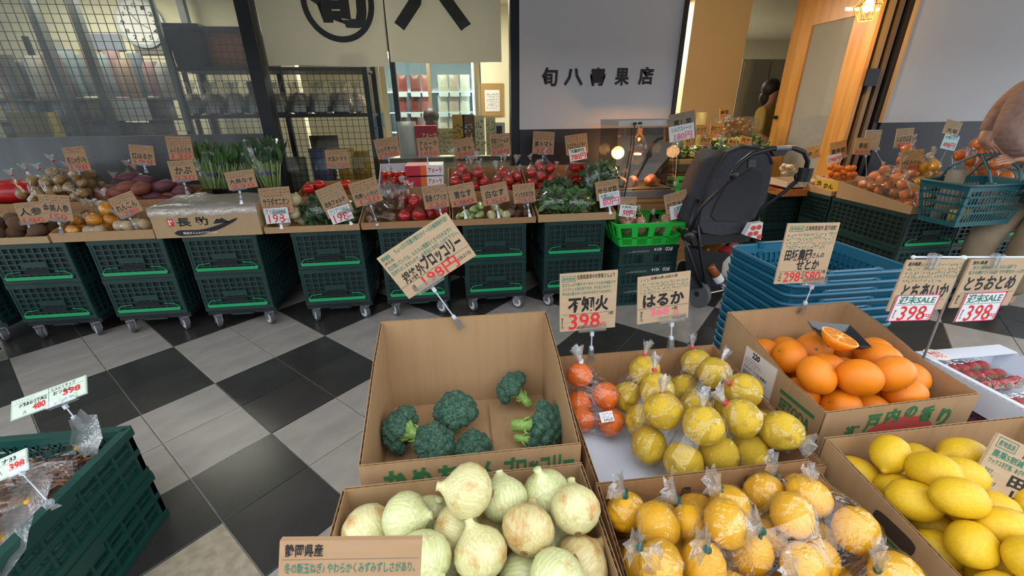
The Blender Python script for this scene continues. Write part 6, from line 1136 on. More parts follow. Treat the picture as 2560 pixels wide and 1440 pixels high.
# produce stand
PY = 4.95; a = span(1640, 394, 1935, 412, PY); ps = thing('produce_stand', 'dark wooden produce stand in warm light inside the entrance', 'stand', (a[0], PY, 0)); zp = a[3]; m_dw = mat('dark_stand_wood', '#4a2f1a', .5); W_ = a[1] - a[0]
MB().box(0, W_, 0, .6, zp - .05, zp).build('top', m_tw, ps); MB().box(0, W_, 0, .03, zp - .14, zp - .05).build('apron', m_dw, ps)
for x in (.02, W_ - .08): MB().box(x, x + .06, .02, .08, 0, zp - .05).build('leg', m_dw, ps); MB().box(x, x + .06, .5, .56, 0, zp - .05).build('leg', m_dw, ps)
m_sp = [m_grn, mat('bright_leaf', '#9aa84a', .5, col2='#c0b860', nscale=10), m_dgrn]
for i, (px, py, rx, rz_) in enumerate(((1690, 385, .12, .08), (1720, 388, .1, .07), (1760, 372, .1, .08), (1800, 378, .13, .10), (1840, 375, .13, .10), (1875, 365, .12, .10), (1895, 372, .1, .09), (1745, 385, .1, .07))): leafbag('bag of %s herbs on the produce stand' % ('pale' if i % 3 == 1 else 'green'), px, py, PY + .2, rx, .12, rz_, 90, m_sp[i % 3], 'herb bags on the produce stand', zp)
for i, (px, py) in enumerate(((1825, 318), (1850, 316), (1870, 322), (1810, 322))):
    c = aY(px, py, PY + .45); r = thing('mushroom_tub', 'clear tub of mushrooms stacked at the back of the produce stand', 'tub', c, group='mushroom tubs'); MB().frus((-.08, .08, -.07, .07), (-.1, .1, -.09, .09), -.12, .12).build('tub', film('clear_tray', '#f4f6f8', .10, .5, .06, 10, .2), r); mm_ = MB()
    for q in range(16): mm_.ball((rnd(-.06, .06), rnd(-.05, .05), rnd(-.09, .09)), .025, 7, 5)
    mm_.build('mushrooms', mat('stand_mushroom', '#8a6a44', .6, col2='#c4a678', nscale=12), r, smooth=True)
rs = thing('stand_riser', 'small wooden riser carrying the mushroom tubs', 'riser', (aY(1840, 350, PY + .45).x, PY + .45, zp)); MB().box(-.28, .28, -.12, .12, 0, aY(1840, 318, PY + .45).z - .13 - zp).build('block', m_tw, rs)
pouch('white_asparagus', 'pale bundle of shoots standing on the produce stand', aY(1752, 335, PY + .3).x, PY + .35, zp, .14, .52, .1, '#cdbf86')
for i, (q, t_, pr2) in enumerate((([(1797, 271), (1822, 268), (1826, 292), (1802, 296)], '舞茸', '160'), ([(1774, 307), (1808, 307), (1810, 338), (1776, 336)], 'あわつと', '198'), ([(1738, 312), (1765, 312), (1772, 335), (1742, 338)], 'わさび', '300'), ([(1750, 336), (1780, 338), (1777, 365), (1749, 363)], 'はねぎ', '198'), ([(1710, 345), (1736, 341), (1743, 362), (1714, 364)], 'セリ', '280'), ([(1852, 337), (1880, 345), (1878, 362), (1850, 360)], '花芽', '198'), ([(1818, 344), (1838, 350), (1845, 366), (1824, 362)], '春菊', '150'))):
    sign('warm lit kraft card priced %s on the produce stand %s' % (pr2, ('on the mushroom tubs', 'before the tubs', 'below the shoots', 'at the edge', 'beside the steamed potato sign', 'near the refrigerator', 'among the herbs')[i]), q, PY + .08 + .3 * (i == 0), std(t_, pr2, 1, hy=(.25, .68)), (q[2][0] - 8, q[2][1] + 16), mat('card_warm_lit', '#b98a46', .7), name='produce_card', group='cards on the produce stand')  # orange tint puts the stand's warm light into the kraft colour
# boxes stacked under the stand
for i, (u0, v0, u1, v1, Y, col) in enumerate(((1745, 396, 1782, 430, 5.2, '#c9c9bc'), (1712, 428, 1752, 445, 5.15, '#d0cec2'), (1750, 428, 1784, 448, 5.2, '#b5b4a4'))): cbox('white_carton', 'white carton stacked under the produce stand, %s' % ('topmost', 'low front one', 'grey lower one')[i], u0, v0, u1, v1, Y, .3, col, [('~2', .3, .3, .8, .7, 'k')])
gb2 = copy_tree(gbk); gb2.location = (aY(1715, 472, 4.65).x, 4.46, .70); gb2['label'] = 'bright green basket on a pale block behind the stroller'
o = MB().box(-.34, .34, 0, .4, 0, .69).build('wood_block', m_tw); o.location = (gb2.location.x, 4.46, 0); tag(o, 'pale wooden block under the farther green basket', 'block')
cbx = MB().box(-.34, .30, 0, .35, 0, .13).build('long_kraft_box', m_kraft2); cbx.location = (aY(1715, 440, 4.85).x, 5.06, .90); tag(cbx, 'long kraft box lying above the farther green basket', 'box')
for i, z0_ in enumerate((0, .45)): o = MB().box(-.4, .4, 0, .36, 0, .44).build('stock_carton', m_kraft2); o.location = (aY(1735, 440, 5.15).x, 5.14, z0_); tag(o, 'plain stock carton under the produce stand, %s' % ('lower', 'upper')[i], 'box')
# track lights
tk = thing('track_light', 'white ceiling track with three spot heads inside the entrance', 'track light', (3.9, 7.0, 3.0)); MB().bar((-.1, -1.2, -.03), (.5, 1.0, -.03), .03).build('track', m_ceil, tk)
for i, y in enumerate((-.9, -.35, .2)): MB().lathe([(.03, 0), (.035, -.08), (.055, -.16)], 12, m=T(-.1 + .6 * (y + 1.2) / 2.2, y, -.06) @ rot(.5, .3, 0)).build('spot_head', m_ceil, tk)
sl = bpy.data.lights.new('track_spot', 'SPOT'); sl.energy = 95; sl.color = (1, .74, .36); sl.spot_size = 1.1; sl.shadow_soft_size = .06; so = bpy.data.objects.new('track_spot', sl); COL.objects.link(so); so.location = (2.9, 5.5, 2.85); so.rotation_euler = (Vector((3.0, 5.1, 1.2)) - Vector((2.9, 5.5, 2.85))).to_track_quat('-Z', 'Y').to_euler()
sp2 = thing('spot_lamp', 'ceiling spot above the produce stand', 'spot lamp', (2.9, 5.5, 3.0)); MB().lathe([(.05, -.02), (.06, -.12), (.07, -.14)], 14).build('head', m_ceil, sp2)
# caged bulb by the door
cb_ = aY(2172, 12, 4.05); cl = thing('caged_lamp', 'glowing bulb in a geometric brass wire cage beside the wooden door', 'lamp', cb_); m_brass = mat('brass_wire', '#c9962c', .3, metal=.8)
MB().tube([(0, 0, .12), (0, 0, 3.25 - cb_.z)], .006, 6).build('cord', m_black, cl); MB().lathe([(.02, .06), (.022, .12), (.01, .13)], 12).build('socket', m_black, cl)
MB().lathe([(.012, .065), (.03, .03), (.045, -.01), (.03, -.05), (.005, -.06)], 16).build('bulb', mat('lamp_glow', '#fff0d0', .3, emit='#ffd080', estr=22), cl, smooth=True)
cg = MB(); ring = lambda r_, z_, ph: [Vector((r_ * math.cos(2 * PI * i / 6 + ph), r_ * math.sin(2 * PI * i / 6 + ph), z_)) for i in range(6)]; A_, B_, C_ = ring(.04, .10, 0), ring(.11, -.01, .26), ring(.06, -.12, .52)
for i in range(6):
    for p, q in ((A_[i], B_[i]), (A_[(i + 1) % 6], B_[i]), (B_[i], C_[i]), (B_[(i + 1) % 6], C_[i]), (B_[i], B_[(i + 1) % 6]), (C_[i], C_[(i + 1) % 6])): cg.tube([p, q], .003, 5)
cg.build('wire_cage', m_brass, cl)
cp_ = bpy.data.lights.new('caged_bulb', 'POINT'); cp_.energy = 22; cp_.color = (1, .62, .25); cp_.shadow_soft_size = .05; co = bpy.data.objects.new('caged_bulb', cp_); COL.objects.link(co); co.location = cb_ + Vector((0, 0, -.14))
# ================================================================== shopping baskets
m_teal = mat('teal_plastic', '#1c5e78', .32); m_tealdk = mat('dark_teal_plastic', '#1f5860', .4)
def gridwall(mb, a0, a1, b0, b1, nu, rows, t=.004):
    P_ = lambda u, v: Vector(a0).lerp(Vector(a1), u).lerp(Vector(b0).lerp(Vector(b1), u), v)
    n = (Vector(a1) - Vector(a0)).cross(Vector(b0) - Vector(a0)).normalized() * t
    def q(u0, u1, v0, v1): mb.slab([P_(u0, v0), P_(u1, v0), P_(u1, v1), P_(u0, v1)], n)
    for i, (v0, v1) in enumerate(rows): q(0, 1, v0, v1)
    q(0, .06, rows[0][1], rows[-1][0]); q(.94, 1, rows[0][1], rows[-1][0])
    for i in range(1, nu): u = .06 + .88 * i / nu; q(u - .008, u + .008, rows[0][1], rows[-1][0])
def make_basket(wt, dt, wb, db, h, m, rows=((0, .12), (.36, .42), (.62, .68), (.86, 1)), nu=(16, 11), handles='folded'):
    r = thing('shopping_basket', '', 'basket'); mb = MB()
    bt = [(-wb, -db, 0), (wb, -db, 0), (wb, db, 0), (-wb, db, 0)]; tp = [(-wt, -dt, h), (wt, -dt, h), (wt, dt, h), (-wt, dt, h)]
    for i in range(4): gridwall(mb, bt[i], bt[(i + 1) % 4], tp[i], tp[(i + 1) % 4], nu[i % 2], rows)
    mb.slab(bt, (0, 0, .005)); mb.build('body', m, r)
    def rr(x, y, z, c=.05):
        o = []
        for sx, sy, a0 in ((1, -1, -PI / 2), (1, 1, 0), (-1, 1, PI / 2), (-1, -1, PI)):
            for k in range(4): a = a0 + PI / 2 * k / 3; o.append((sx * (x - c) + c * math.cos(a), sy * (y - c) + c * math.sin(a), z))
        return o
    MB().tube(rr(wt + .010, dt + .010, h), .011, 6, closed=True).build('rim', m, r, smooth=True)
    for s in (-1, 1):
        hb = MB()
        if handles == 'folded': hb.tube([(-.12, s * (dt + .012), h + .004), (-.13, s * (dt + .002), h + .014), (.13, s * (dt + .002), h + .014), (.12, s * (dt + .012), h + .004)], .0075, 6)
        else: hb.tube([(-.14, s * dt, h), (-.15, s * dt * .75, h + .10), (-.10, s * .02, h + .20), (.10, s * .02, h + .20), (.15, s * dt * .75, h + .10), (.14, s * dt, h)], .010, 7)
        for x in (-.13, .13): hb.box(x - .014, x + .014, s * dt - .012, s * dt + .016, h - .01, h + .018)
        hb.build('handle', m, r, smooth=False)
    return r
bk0 = make_basket(.302, .228, .24, .17, .30, m_teal)
NB = 15
for i in range(NB):
    o = bk0 if i == 0 else copy_tree(bk0); o.location = (1.785, 1.835, .003 + i * .0475); o.rotation_euler = (0, 0, rnd(-.015, .015)); o['group'] = 'stacked teal baskets'
    o['label'] = 'topmost teal shopping basket of the tall stack' if i == NB - 1 else 'lowest teal shopping basket of the tall stack' if i == 0 else 'teal shopping basket nested in the tall stack behind the oranges'
hbk = make_basket(.335, .175, .27, .13, .33, m_tealdk, ((0, .12), (.30, .35), (.50, .55), (.70, .75), (.86, 1)), (18, 10), 'up')
hbk.location = (4.115, 2.93, .785); hbk.rotation_euler = (0, 0, .06); hbk['label'] = 'dark teal shopping basket carried by the shopper in the pink sweater'; 
pouch('yellow_pack', 'yellow pack lying in the carried shopping basket', 4.05, 2.92, .795, .22, .10, .08, '#b79a3c')
pouch('kraft_pack', 'brown paper pack standing in the carried shopping basket', 3.98, 3.0, .795, .2, .40, .06, '#8a7862')
# ================================================================== people
m_skin = mat('skin', '#b98a6e', .5); m_pink = mat('pink_knit', '#93756a', .9, col2='#8a6c61', nscale=30, bump=1.0, bscale=9); m_beige = mat('beige_trousers', '#8f7e66', .85, col2='#84745c', nscale=6); m_hair = mat('dark_hair', '#1f1718', .5, bump=.5, bscale=80, stretch=(4, 4, .5)); m_shirt = mat('pale_blue_print', '#a9b2bc', .8, col2='#7c8794', nscale=9)
def skin(name, pts, edges, rad, m, parent=None, sub=2, root=0):
    me = bpy.data.meshes.new(name); me.from_pydata([tuple(p) for p in pts], edges, []); me.update(); o = link(name, me, m, parent)
    md = o.modifiers.new('skin', 'SKIN'); md.use_smooth_shade = True; md.branch_smoothing = .4
    if not me.skin_vertices: bpy.context.view_layer.objects.active = o
    sv = me.skin_vertices[0].data
    for i, r in enumerate(rad): sv[i].radius = (r, r) if not isinstance(r, tuple) else r; sv[i].use_root = (i == root)
    o.modifiers.new('subsurf', 'SUBSURF').levels = sub; o.modifiers['subsurf'].render_levels = sub; return o
def hand(P_, E_, R_, wi, w, d, up, side, curl, s=1.0):
    """append palm and five finger chains to a skin skeleton; wi wrist index, w wrist point, d finger direction, up palm normal, side towards the thumb"""
    d, up, side = d.normalized(), up.normalized(), side.normalized(); i0 = len(P_); P_.append(w + d * .07 * s); R_.append((.036 * s, .02 * s)); E_.append((wi, i0))
    for k in range(4):
        b = w + d * .105 * s + side * (.027 - .018 * k) * s; L = (.055, .062, .057, .045)[k] * s; prev = i0; p = b; dd = d.copy()
        for j in range(4):
            P_.append(p); R_.append((.0115 - .0012 * j) * s); E_.append((prev, len(P_) - 1)); prev = len(P_) - 1; dd = (dd - up * curl * (j > 0) * .9 + dd * 0).normalized(); p = p + dd * L * (.75, .6, .5, .4)[j]
    p = w + d * .035 * s + side * .035 * s; prev = i0; dd = (d * .6 + side * .8).normalized()
    for j in range(3): P_.append(p); R_.append((.0135 - .0015 * j) * s); E_.append((prev, len(P_) - 1)); prev = len(P_) - 1; dd = (dd + d * .4 - up * curl * .5).normalized(); p = p + dd * .038 * s
def person(label, base, J, radk=1.0, hands=None):
    r = thing('person', label, 'person', base); B = Vector(base); q = {k: Vector(v) - B for k, v in J.items()}
    names = ['pelvis', 'belly', 'chest', 'neck', 'jaw', 'head', 'crown']; P_ = [q[n] for n in names]; R_ = [(.17, .13), (.15, .12), (.19, .13), .065, .085, .115, .07]; E_ = [(i, i + 1) for i in range(6)]
    for s in 'lr':
        a = len(P_); P_ += [q['sh' + s], q['el' + s], q['wr' + s]]; R_ += [.075, .055, .036]; E_ += [(2, a), (a, a + 1), (a + 1, a + 2)]
        if hands and s in hands: hand(P_, E_, R_, a + 2, q['wr' + s], *hands[s])
        a = len(P_); P_ += [q['hip' + s], q['kn' + s], q['an' + s], q['toe' + s]]; R_ += [.11, .075, .05, .045]; E_ += [(0, a), (a, a + 1), (a + 1, a + 2), (a + 2, a + 3)]
    b = skin('body', P_, E_, [tuple(x * radk for x in v) if isinstance(v, tuple) else v * radk for v in R_], m_skin, r); return r, q
# shopper on the right: leaning forward over the basket
wl, el, shl = aY(2456, 350, 2.93), aY(2500, 285, 2.96), aY(2562, 222, 3.0)
J = dict(pelvis=(4.76, 2.86, 1.12), belly=(4.62, 2.86, 1.34), chest=(4.46, 2.87, 1.60), neck=(4.37, 2.88, 1.84), jaw=(4.31, 2.88, 1.95), head=(4.30, 2.88, 2.05), crown=(4.31, 2.88, 2.15), shl=shl, ell=el, wrl=wl, shr=aY(2572, 235, 2.72), elr=aY(2514, 335, 2.68), wrr=aY(2572, 394, 2.70), hipl=(4.74, 2.96, 1.06), knl=(4.44, 2.97, .60), anl=(4.52, 2.98, .11), toel=(4.35, 2.98, .05), hipr=(4.74, 2.76, 1.06), knr=(4.56, 2.74, .60), anr=(4.66, 2.76, .11), toer=(4.49, 2.74, .05))
hd = {'l': ((aY(2478, 372, 2.93) - wl), Vector((-.35, -.75, .5)), Vector((.6, -.4, .45)), .55, 1.15), 'r': (aY(2505, 397, 2.72) - Vector(J['wrr']), Vector((0, .2, .95)), Vector((-.15, -.2, 1)), .18, 1.15)}
pp, q = person('shopper in pink sweater and beige trousers leaning over the citrus with a basket', (4.6, 2.86, 0), J, 1, hd)
def clothes(name, keys, edges, rad, m, par, q): return skin(name, [q[k] if isinstance(k, str) else k for k in keys], edges, rad, m, par)
clothes('sweater', ['belly', 'chest', 'neck', 'shl', 'ell', q['ell'].lerp(q['wrl'], .8), 'shr', 'elr', q['elr'].lerp(q['wrr'], .8), q['pelvis'].lerp(q['belly'], .6)], [(9, 0), (0, 1), (1, 2), (1, 3), (3, 4), (4, 5), (1, 6), (6, 7), (7, 8)], [(.20, .17), (.23, .17), .085, .10, .078, .055, .105, .088, .07, (.19, .16)], m_pink, pp, q)
clothes('shirt_hem', ['pelvis', q['pelvis'].lerp(q['belly'], .5), q['pelvis'] + Vector((-.04, 0, -.12))], [(2, 0), (0, 1)], [(.205, .17), (.19, .16), (.20, .17)], m_shirt, pp, q)
clothes('trousers', ['pelvis', 'hipl', 'knl', q['anl'] + Vector((0, 0, .05)), 'hipr', 'knr', q['anr'] + Vector((0, 0, .05))], [(0, 1), (1, 2), (2, 3), (0, 4), (4, 5), (5, 6)], [(.17, .15), .14, .115, .10, .14, .115, .10], m_beige, pp, q)
for s in 'lr': clothes('shoe', ['an' + s, 'toe' + s], [(0, 1)], [.06, .055], m_black, pp, q)
hr = MB().ball(q['head'] + Vector((.03, 0, .03)), (.135, .13, .145), 16, 12).ball(q['head'] + Vector((.06, 0, -.12)), (.10, .11, .16), 12, 10).ball(q['neck'] + Vector((-.09, -.1, .06)), (.035, .035, .12), 10, 8); hr.build('hair', m_hair, pp, smooth=True)
fc = q['head'] + Vector((-.115, 0, 0)); MB().ball(fc + Vector((-.005, 0, -.01)), (.02, .012, .022), 8, 6).build('nose', m_skin, pp, smooth=True)
for s in (-1, 1): MB().ball(fc + Vector((.008, s * .042, .02)), (.008, .016, .008), 8, 6).build('eye', m_black, pp, smooth=True); MB().ball(q['head'] + Vector((.0, s * .118, -.01)), (.022, .01, .032), 8, 6).build('ear', m_skin, pp, smooth=True)
MB().ball(fc + Vector((.012, 0, -.055)), (.006, .028, .006), 8, 5).build('mouth', mat('lips', '#a0605a', .5), pp, smooth=True)
bgp = thing('shoulder_bag', 'black shoulder bag hanging at the shopper\'s hip', 'bag', (4.40, 2.68, .98)); MB().frus((-.13, .13, -.05, .05), (-.12, .12, -.035, .035), 0, .2).build('pouch', m_black, bgp); MB().tube([(-.11, 0, .2), (.02, .06, .5), (.10, .16, .85)], .012, 6).build('strap', m_black, bgp, smooth=True); MB().ball((.0, -.05, .12), (.04, .01, .02), 8, 5).build('clasp', m_zinc, bgp)
def simple_person(label, x, y, h, face, top_m, legs_m, hair_m=None):
    k = h / 2.13; f = Vector((math.sin(face), -math.cos(face), 0)); sd = Vector((math.cos(face), math.sin(face), 0)); O = Vector((x, y, 0)); pt = lambda a, b, z: O + sd * a * k + f * b * k + Vector((0, 0, z * k))
    J = dict(pelvis=pt(0, 0, 1.12), belly=pt(0, 0, 1.34), chest=pt(0, .01, 1.6), neck=pt(0, .01, 1.85), jaw=pt(0, .03, 1.93), head=pt(0, .01, 2.0), crown=pt(0, 0, 2.1))
    for s, n in ((-1, 'l'), (1, 'r')): J.update({'sh' + n: pt(s * .22, 0, 1.74), 'el' + n: pt(s * .27, .04, 1.38), 'wr' + n: pt(s * .2, .28, 1.25), 'hip' + n: pt(s * .1, 0, 1.06), 'kn' + n: pt(s * .1, .02, .6), 'an' + n: pt(s * .1, 0, .1), 'toe' + n: pt(s * .1, .15, .05)})
    hd = {n: (f, Vector((0, 0, 1)), sd * -s, .3, k) for s, n in ((-1, 'l'), (1, 'r'))}
    p, q = person(label, (x, y, 0), J, k, hd)
    clothes('top', ['belly', 'chest', 'neck', 'shl', 'ell', 'shr', 'elr', 'pelvis'], [(7, 0), (0, 1), (1, 2), (1, 3), (3, 4), (1, 5), (5, 6)], [(.18 * k, .15 * k), (.22 * k, .16 * k), .075 * k, .1 * k, .075 * k, .1 * k, .075 * k, (.19 * k, .16 * k)], top_m, p, q)
    clothes('trousers', ['pelvis', 'hipl', 'knl', 'anl', 'hipr', 'knr', 'anr'], [(0, 1), (1, 2), (2, 3), (0, 4), (4, 5), (5, 6)], [(.18 * k, .15 * k), .13 * k, .1 * k, .08 * k, .13 * k, .1 * k, .08 * k], legs_m, p, q)
    MB().ball(q['head'] + Vector((0, 0, .03 * k)) - f * .03 * k, (.13 * k, .13 * k, .135 * k), 16, 12).ball(q['head'] - f * .07 * k - Vector((0, 0, .1 * k)), (.10 * k, .10 * k, .12 * k), 12, 8).build('hair', m_hair, p, smooth=True)
    fc = q['head'] + f * .11 * k; MB().ball(fc + Vector((0, 0, -.01)), .016 * k, 8, 6).build('nose', m_skin, p, smooth=True)
    for s in (-1, 1): MB().ball(fc + sd * s * .04 * k + Vector((0, 0, .02 * k)) - f * .01 * k, .011 * k, 8, 6).build('eye', m_black, p, smooth=True)
    return p
c = aY(1928, 235, 6.0); simple_person('shop worker in a mustard top standing beyond the wooden door edge', c.x, 6.0, 2.0, .6, mat('mustard_top', '#a8924a', .8), m_black)
c = aY(1078, 305, 5.95); simple_person('person with dark hair crouched behind the red gift box at the freezer', c.x, 6.05, 1.68, PI, mat('grey_top', '#6a6a6c', .8), m_black)
# ================================================================== stroller
m_fab = mat('charcoal_fabric', '#33343b', .85, col2='#2d2e35', nscale=40, bump=.2, bscale=160); m_fab2 = mat('dark_charcoal_panel', '#24252a', .8, bump=.15, bscale=200); m_tube = mat('matte_black_tube', '#141518', .4)
SB = Vector((2.35, 3.3, 0)); sr = thing('stroller', 'charcoal baby stroller with looping black handle seen from behind', 'stroller', SB); L_ = lambda x, y, Y: aY(x, y, Y) - SB
out = [(1856, 366), (1895, 370), (1922, 384), (1931, 410), (1926, 450), (1912, 505), (1893, 560), (1868, 580), (1800, 588), (1758, 582), (1748, 560), (1758, 510), (1772, 460), (1792, 418), (1820, 382)]
def tilt(x, y, off=0): return L_(x, y, 3.12 + .0012 * (600 - y) + off)
MB().slab([tilt(x, y) for x, y in out], (0, .10, .0)).build('seat_back', m_fab, sr)
sd_ = MB(); pl2 = [tilt(x, y, .02) for x, y in ((1820, 382), (1792, 418), (1772, 460), (1758, 510), (1748, 560), (1758, 582))]; fw_ = [p + Vector((-.10, .22, .02)) for p in pl2]
sd_.add(pl2 + fw_, [(i, i + 1, i + 7, i + 6) for i in range(5)]); o = sd_.build('hood_side', m_fab, sr, smooth=True); o.modifiers.new('t', 'SOLIDIFY').thickness = .012
MB().tube([tilt(x, y, -.005) for x, y in out[-4:] + out[:4]], .012, 6).build('piping', m_fab2, sr, smooth=True)
inn = [(1850, 440), (1880, 422), (1905, 432), (1908, 455), (1893, 510), (1872, 545), (1850, 553), (1790, 552), (1778, 540), (1792, 505), (1815, 465)]
MB().slab([tilt(x, y, -.012) for x, y in inn], (0, .012, 0)).build('back_panel', m_fab2, sr); MB().slab([tilt(x, y, -.012) for x, y in ((1872, 399), (1892, 397), (1889, 418), (1870, 419))], (0, .012, 0)).build('buckle_strap', m_tube, sr)
hp = [(1722, 585, 3.12), (1752, 520, 3.08), (1806, 468, 3.02), (1830, 440, 3.0), (1848, 410, 2.98), (1880, 385, 2.96), (1930, 371, 2.94), (1985, 370, 2.93), (2010, 380, 2.93), (2020, 402, 2.94), (2014, 425, 2.96), (1998, 447, 2.99), (1960, 480, 3.04), (1905, 520, 3.12), (1888, 555, 3.16)]
MB().tube([L_(*p) for p in hp], [.013] * 3 + [.018] * 9 + [.013] * 3, 8).build('handle', m_tube, sr, smooth=True)
MB().tube([L_(1938, 371, 2.935), L_(1975, 370, 2.93)], .0195, 8).build('handle_band', mat('satin_metal', '#6d7078', .3, metal=.6), sr)
MB().slab([L_(x, y, 2.93) for x, y in ((1930, 378), (1972, 376), (1962, 388), (1938, 392))], (0, .04, 0)).build('fold_lever', m_tube, sr)
for x, y, Y, r_ in ((1835, 438, 2.99, .035), (2000, 440, 2.98, .045), (1722, 590, 3.12, .05), (1888, 560, 3.16, .045)): MB().ball(L_(x, y, Y), (r_, r_ * .7, r_), 12, 8).build('hinge', m_tube, sr, smooth=True)
cupb = MB().lathe([(.045, -.05), (.05, .05)], 14, m=T(*L_(2012, 436, 2.94))).build('cup_holder', m_tube, sr); MB().tube([L_(2005, 455, 2.96) + Vector((.03 * math.cos(a), 0, .03 * math.sin(a))) for a in [i * 2 * PI / 12 for i in range(12)]], .004, 5, closed=True).build('strap_ring', m_zinc, sr)
for pth in ([(1745, 560, 3.14), (1752, 640, 3.17), (1766, 725, 3.22)], [(1712, 600, 3.12), (1735, 670, 3.17), (1758, 726, 3.22)], [(1892, 560, 3.16), (1888, 620, 3.2), (1880, 700, 3.3)], [(1850, 590, 3.2), (1812, 615, 3.35), (1780, 640, 3.5)], [(1850, 590, 3.2), (1852, 640, 3.4), (1850, 700, 3.6)], [(1755, 512, 3.3), (1740, 500, 3.28), (1730, 530, 3.2), (1722, 585, 3.13)]): MB().tube([L_(*p) for p in pth], .013, 7).build('frame_tube', m_tube, sr, smooth=True)
MB().slab([L_(x, y, 3.16) for x, y in ((1718, 585), (1880, 585), (1872, 605), (1735, 615))], (0, .2, 0)).build('seat_base', m_tube, sr)
def wheel(x, y, Y, r_, rz):
    p = L_(x, y, Y); p.z = r_ ; w = MB().lathe([(r_ * .72, -.02), (r_ * .96, -.022), (r_, -.012), (r_, .012), (r_ * .96, .022), (r_ * .72, .02)], 28, m=T(*p) @ rot(0, 0, rz) @ rot(0, PI / 2, 0)).build('wheel', mat('wheel_grey', '#55565a', .7), sr, angle=40)
    h = MB().lathe([(r_ * .2, -.024), (r_ * .2, .024)], 14, m=T(*p) @ rot(0, 0, rz) @ rot(0, PI / 2, 0))
    for i in range(5): a = i * 2 * PI / 5; h.bar(p, p + (rot(0, 0, rz) @ Vector((0, math.cos(a) * r_ * .74, math.sin(a) * r_ * .74))), .018)
    h.build('spokes', m_tube, w)
wheel(1745, 738, 3.25, .125, .35); wheel(1900, 720, 3.4, .125, .35); wheel(1850, 640, 3.95, .1, .3); wheel(1720, 640, 3.9, .1, .3)
p0 = L_(1765, 735, 3.24); p0.z = .125; p1 = L_(1812, 732, 3.3); p1.z = .125; MB().tube([p0, p1, p1 + Vector((.5, .05, 0))], .010, 8).build('axle', m_zinc, sr); MB().ball(p1, .03, 10, 8).build('brake_knob', m_tube, sr, smooth=True)
bsk = MB(); top = [L_(x, y, Y) for x, y, Y in ((1712, 618, 3.2), (1860, 640, 3.3), (1868, 640, 3.75), (1730, 610, 3.75))]; bot = [Vector((p.x * .8, p.y, .20)) for p in top]; bsk.add(top + bot, [(0, 1, 5, 4), (2, 3, 7, 6), (3, 0, 4, 7), (4, 5, 6, 7)]); o = bsk.build('storage_basket', mat('basket_mesh', '#191a1e', .9), sr); o.modifiers.new('t', 'SOLIDIFY').thickness = .01
def sack(name, label, x, y, Y, r_, m_, cat='bag'): o = MB().ball((0, 0, 0), r_, 14, 10, fn=lambda d: nz(d, 5, .07, x)).build(name, m_, None, smooth=True); o.location = aY(x, y, Y); return tag(o, label, cat)
sack('cloth_bag', 'crumpled white cloth bag in the stroller basket', 1825, 662, 3.32, (.15, .10, .15), mat('white_cloth', '#b0aa9c', .9, bump=.5, bscale=12)); sack('red_cloth', 'folded red cloth on top of the white bag in the stroller basket', 1825, 622, 3.36, (.13, .10, .06), mat('red_cloth', '#8f1f26', .9), 'cloth'); sack('patterned_cloth', 'dark blue patterned cloth in the stroller basket', 1800, 700, 3.30, (.16, .08, .07), mat('blue_pattern', '#23264a', .8, col2='#4a2f3a', nscale=12), 'cloth')
pb = MB(); q4 = [aY(x, y, 3.42) for x, y in ((1760, 612), (1795, 602), (1802, 622), (1775, 640))]; o = MB().frus((-.10, .10, -.07, .07), (-.12, .12, -.09, .09), 0, .2).build('paper_bag', mat('brown_paper_bag', '#8a5a26', .8)); o.location = aY(1780, 645, 3.48); o.rotation_euler = (.3, .2, .3); tag(o, 'open brown paper bag in the stroller basket', 'bag')
bt_ = thing('drink_bottle', 'clear bottle of amber tea with white label lying in the stroller basket', 'bottle', aY(1790, 688, 3.24)); bt_.rotation_euler = (.2, 2.5, .2); MB().lathe([(.035, -.12), (.04, -.1), (.04, .0)], 14).build('tea', mat('amber_tea', '#8a4a1c', .2), bt_, smooth=True); MB().lathe([(.042, 0), (.042, .07)], 14).build('label_sleeve', m_cardw, bt_); MB().lathe([(.04, .07), (.016, .11), (.016, .13)], 12).build('neck', m_clip, bt_); MB().lathe([(.019, .13), (.019, .155)], 12).build('cap', m_cardw, bt_)
o = MB().lathe([(.018, -.02), (.018, .02)], 12).build('bottle_cap', mat('yellow_cap', '#c9c020', .4)); o.location = aY(1771, 626, 3.44); tag(o, 'yellow bottle cap showing in the brown paper bag', 'cap')
cbg = thing('hanging_bag', 'white bag with red circles hanging from the stroller frame', 'bag', aY(1893, 560, 3.05)); qd = [aY(x, y, 3.05) - cbg.location for x, y in ((1878, 560), (1908, 556), (1902, 600), (1862, 588))]; MB().slab(qd, (0, .05, 0)).build('pouch', m_cardw, cbg)
for i, (x, y) in enumerate(((1884, 570), (1898, 568), (1876, 585), (1890, 583), (1899, 592))): c = aY(x, y, 3.045) - cbg.location; MB().disc(.02, T(*c) @ rot(PI / 2), 14).build('red_dot', mat('dot_red', '#c8402c', .6), cbg)
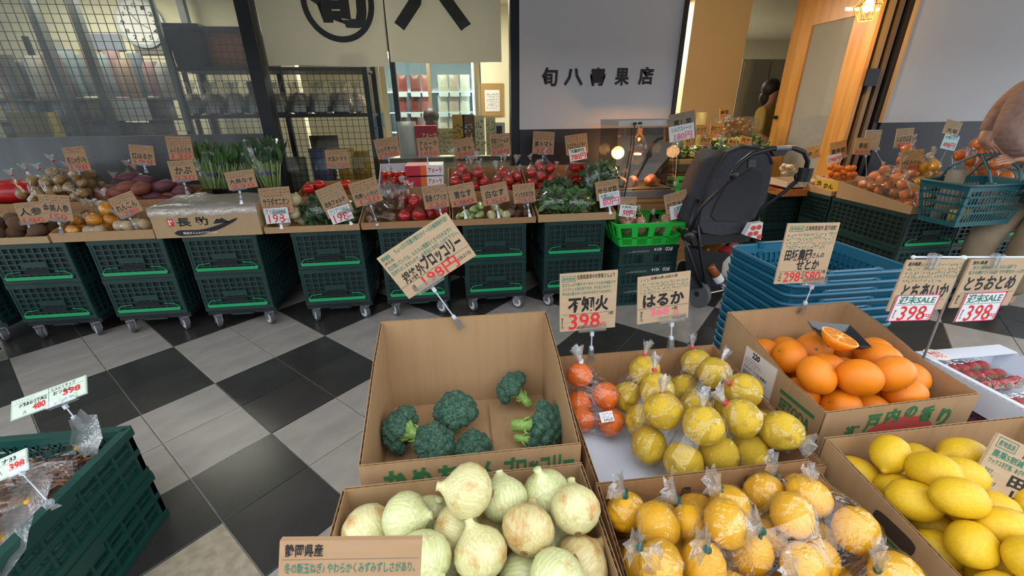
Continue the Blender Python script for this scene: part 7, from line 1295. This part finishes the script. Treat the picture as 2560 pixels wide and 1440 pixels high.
# ================================================================== cart at the left edge and the left foreground signs
ct_ = thing('wire_cart', 'dark wire cart with wrapped goods at the window end of the crate row', 'cart', (-3.62, 2.98, 0)); mc = MB()
for z in (.12, .40): mc.tube([(-.4, -.14, z), (.22, -.14, z), (.26, .1, z), (-.4, .14, z)], .010, 6, closed=True)
for i in range(9): x = -.38 + .07 * i; mc.bar((x, -.14, .12), (x, -.14, .40), .006)
for z in (.2, .28): mc.bar((-.4, -.14, z), (.22, -.14, z), .006)
mc.box(-.4, .24, -.13, .12, .10, .12); mc.build('wire_body', m_tube, ct_)
for x in (-.3, .15): MB().lathe([(.05, -.012), (.05, .012)], 16, m=T(x, -.08, .05) @ rot(PI / 2)).build('wheel', m_rubber, ct_)
o = MB().ball((0, 0, 0), (.26, .10, .09), 16, 10, fn=lambda d: nz(d, 6, .06)).build('wrapped_package', mat('crinkled_wrap', '#b3b2a6', .25, bump=.8, bscale=25), None, smooth=True); o.location = (-3.70, 2.96, .215); tag(o, 'pale crinkled plastic package lying in the wire cart', 'package')
sa = [('[', .01, .03, .99, .97, 'g'), ('_', .49, .03, .494, .97, 'k'), ('_', .03, .26, .97, .27, 'k'), ('小粒あおさ粉海苔', .1, .3, .47, .5, 'k', .03), ('480', .28, .52, .45, .85, 'r', .04), ('八', .16, .72, .2, .9, 'k', .02), ('にんにくチップ', .53, .06, .85, .24, 'k', .02), ('398', .68, .36, .92, .68, 'r', .04), ('おつまみ', .55, .3, .8, .5, 'k', .02), ('八', .62, .72, .66, .9, 'k', .02), ('~1', .06, .1, .4, .22, 'g'), ('~1', .55, .82, .9, .95, 'k')]
sign('long pale green double price card held above the lone crate stack', [(3, 1013), (194, 945), (238, 975), (52, 1044)], 1.56, sa, (208, 1072), m_cardg, .9, group=None, clipY=1.52)
sign('pale green 398 card clipped inside the lone crate stack', [(-40, 1165), (43, 1129), (92, 1162), (-5, 1204)], 1.30, [('[', .02, .04, .98, .96, 'g'), ('_', .05, .38, .95, .39, 'k'), ('ナ33', .3, .12, .7, .34, 'k', .03), ('398', .5, .44, .93, .8, 'r', .04), ('八', .2, .6, .3, .8, 'k', .02)], (135, 1270), m_cardg, .9, group=None, clipY=1.05)
# ================================================================== bring the model (built in 4/3 m units) to metres
S = .75
for o in list(SC.objects):
    if o.parent is None:
        if o.type == 'CAMERA': mw = o.matrix_world.copy(); mw.translation *= S; o.matrix_world = mw
        else:
            o.location = o.location * S; o.scale = o.scale * S
            if o.type == 'LIGHT': o.data.energy *= S * S
bpy.context.view_layer.update()
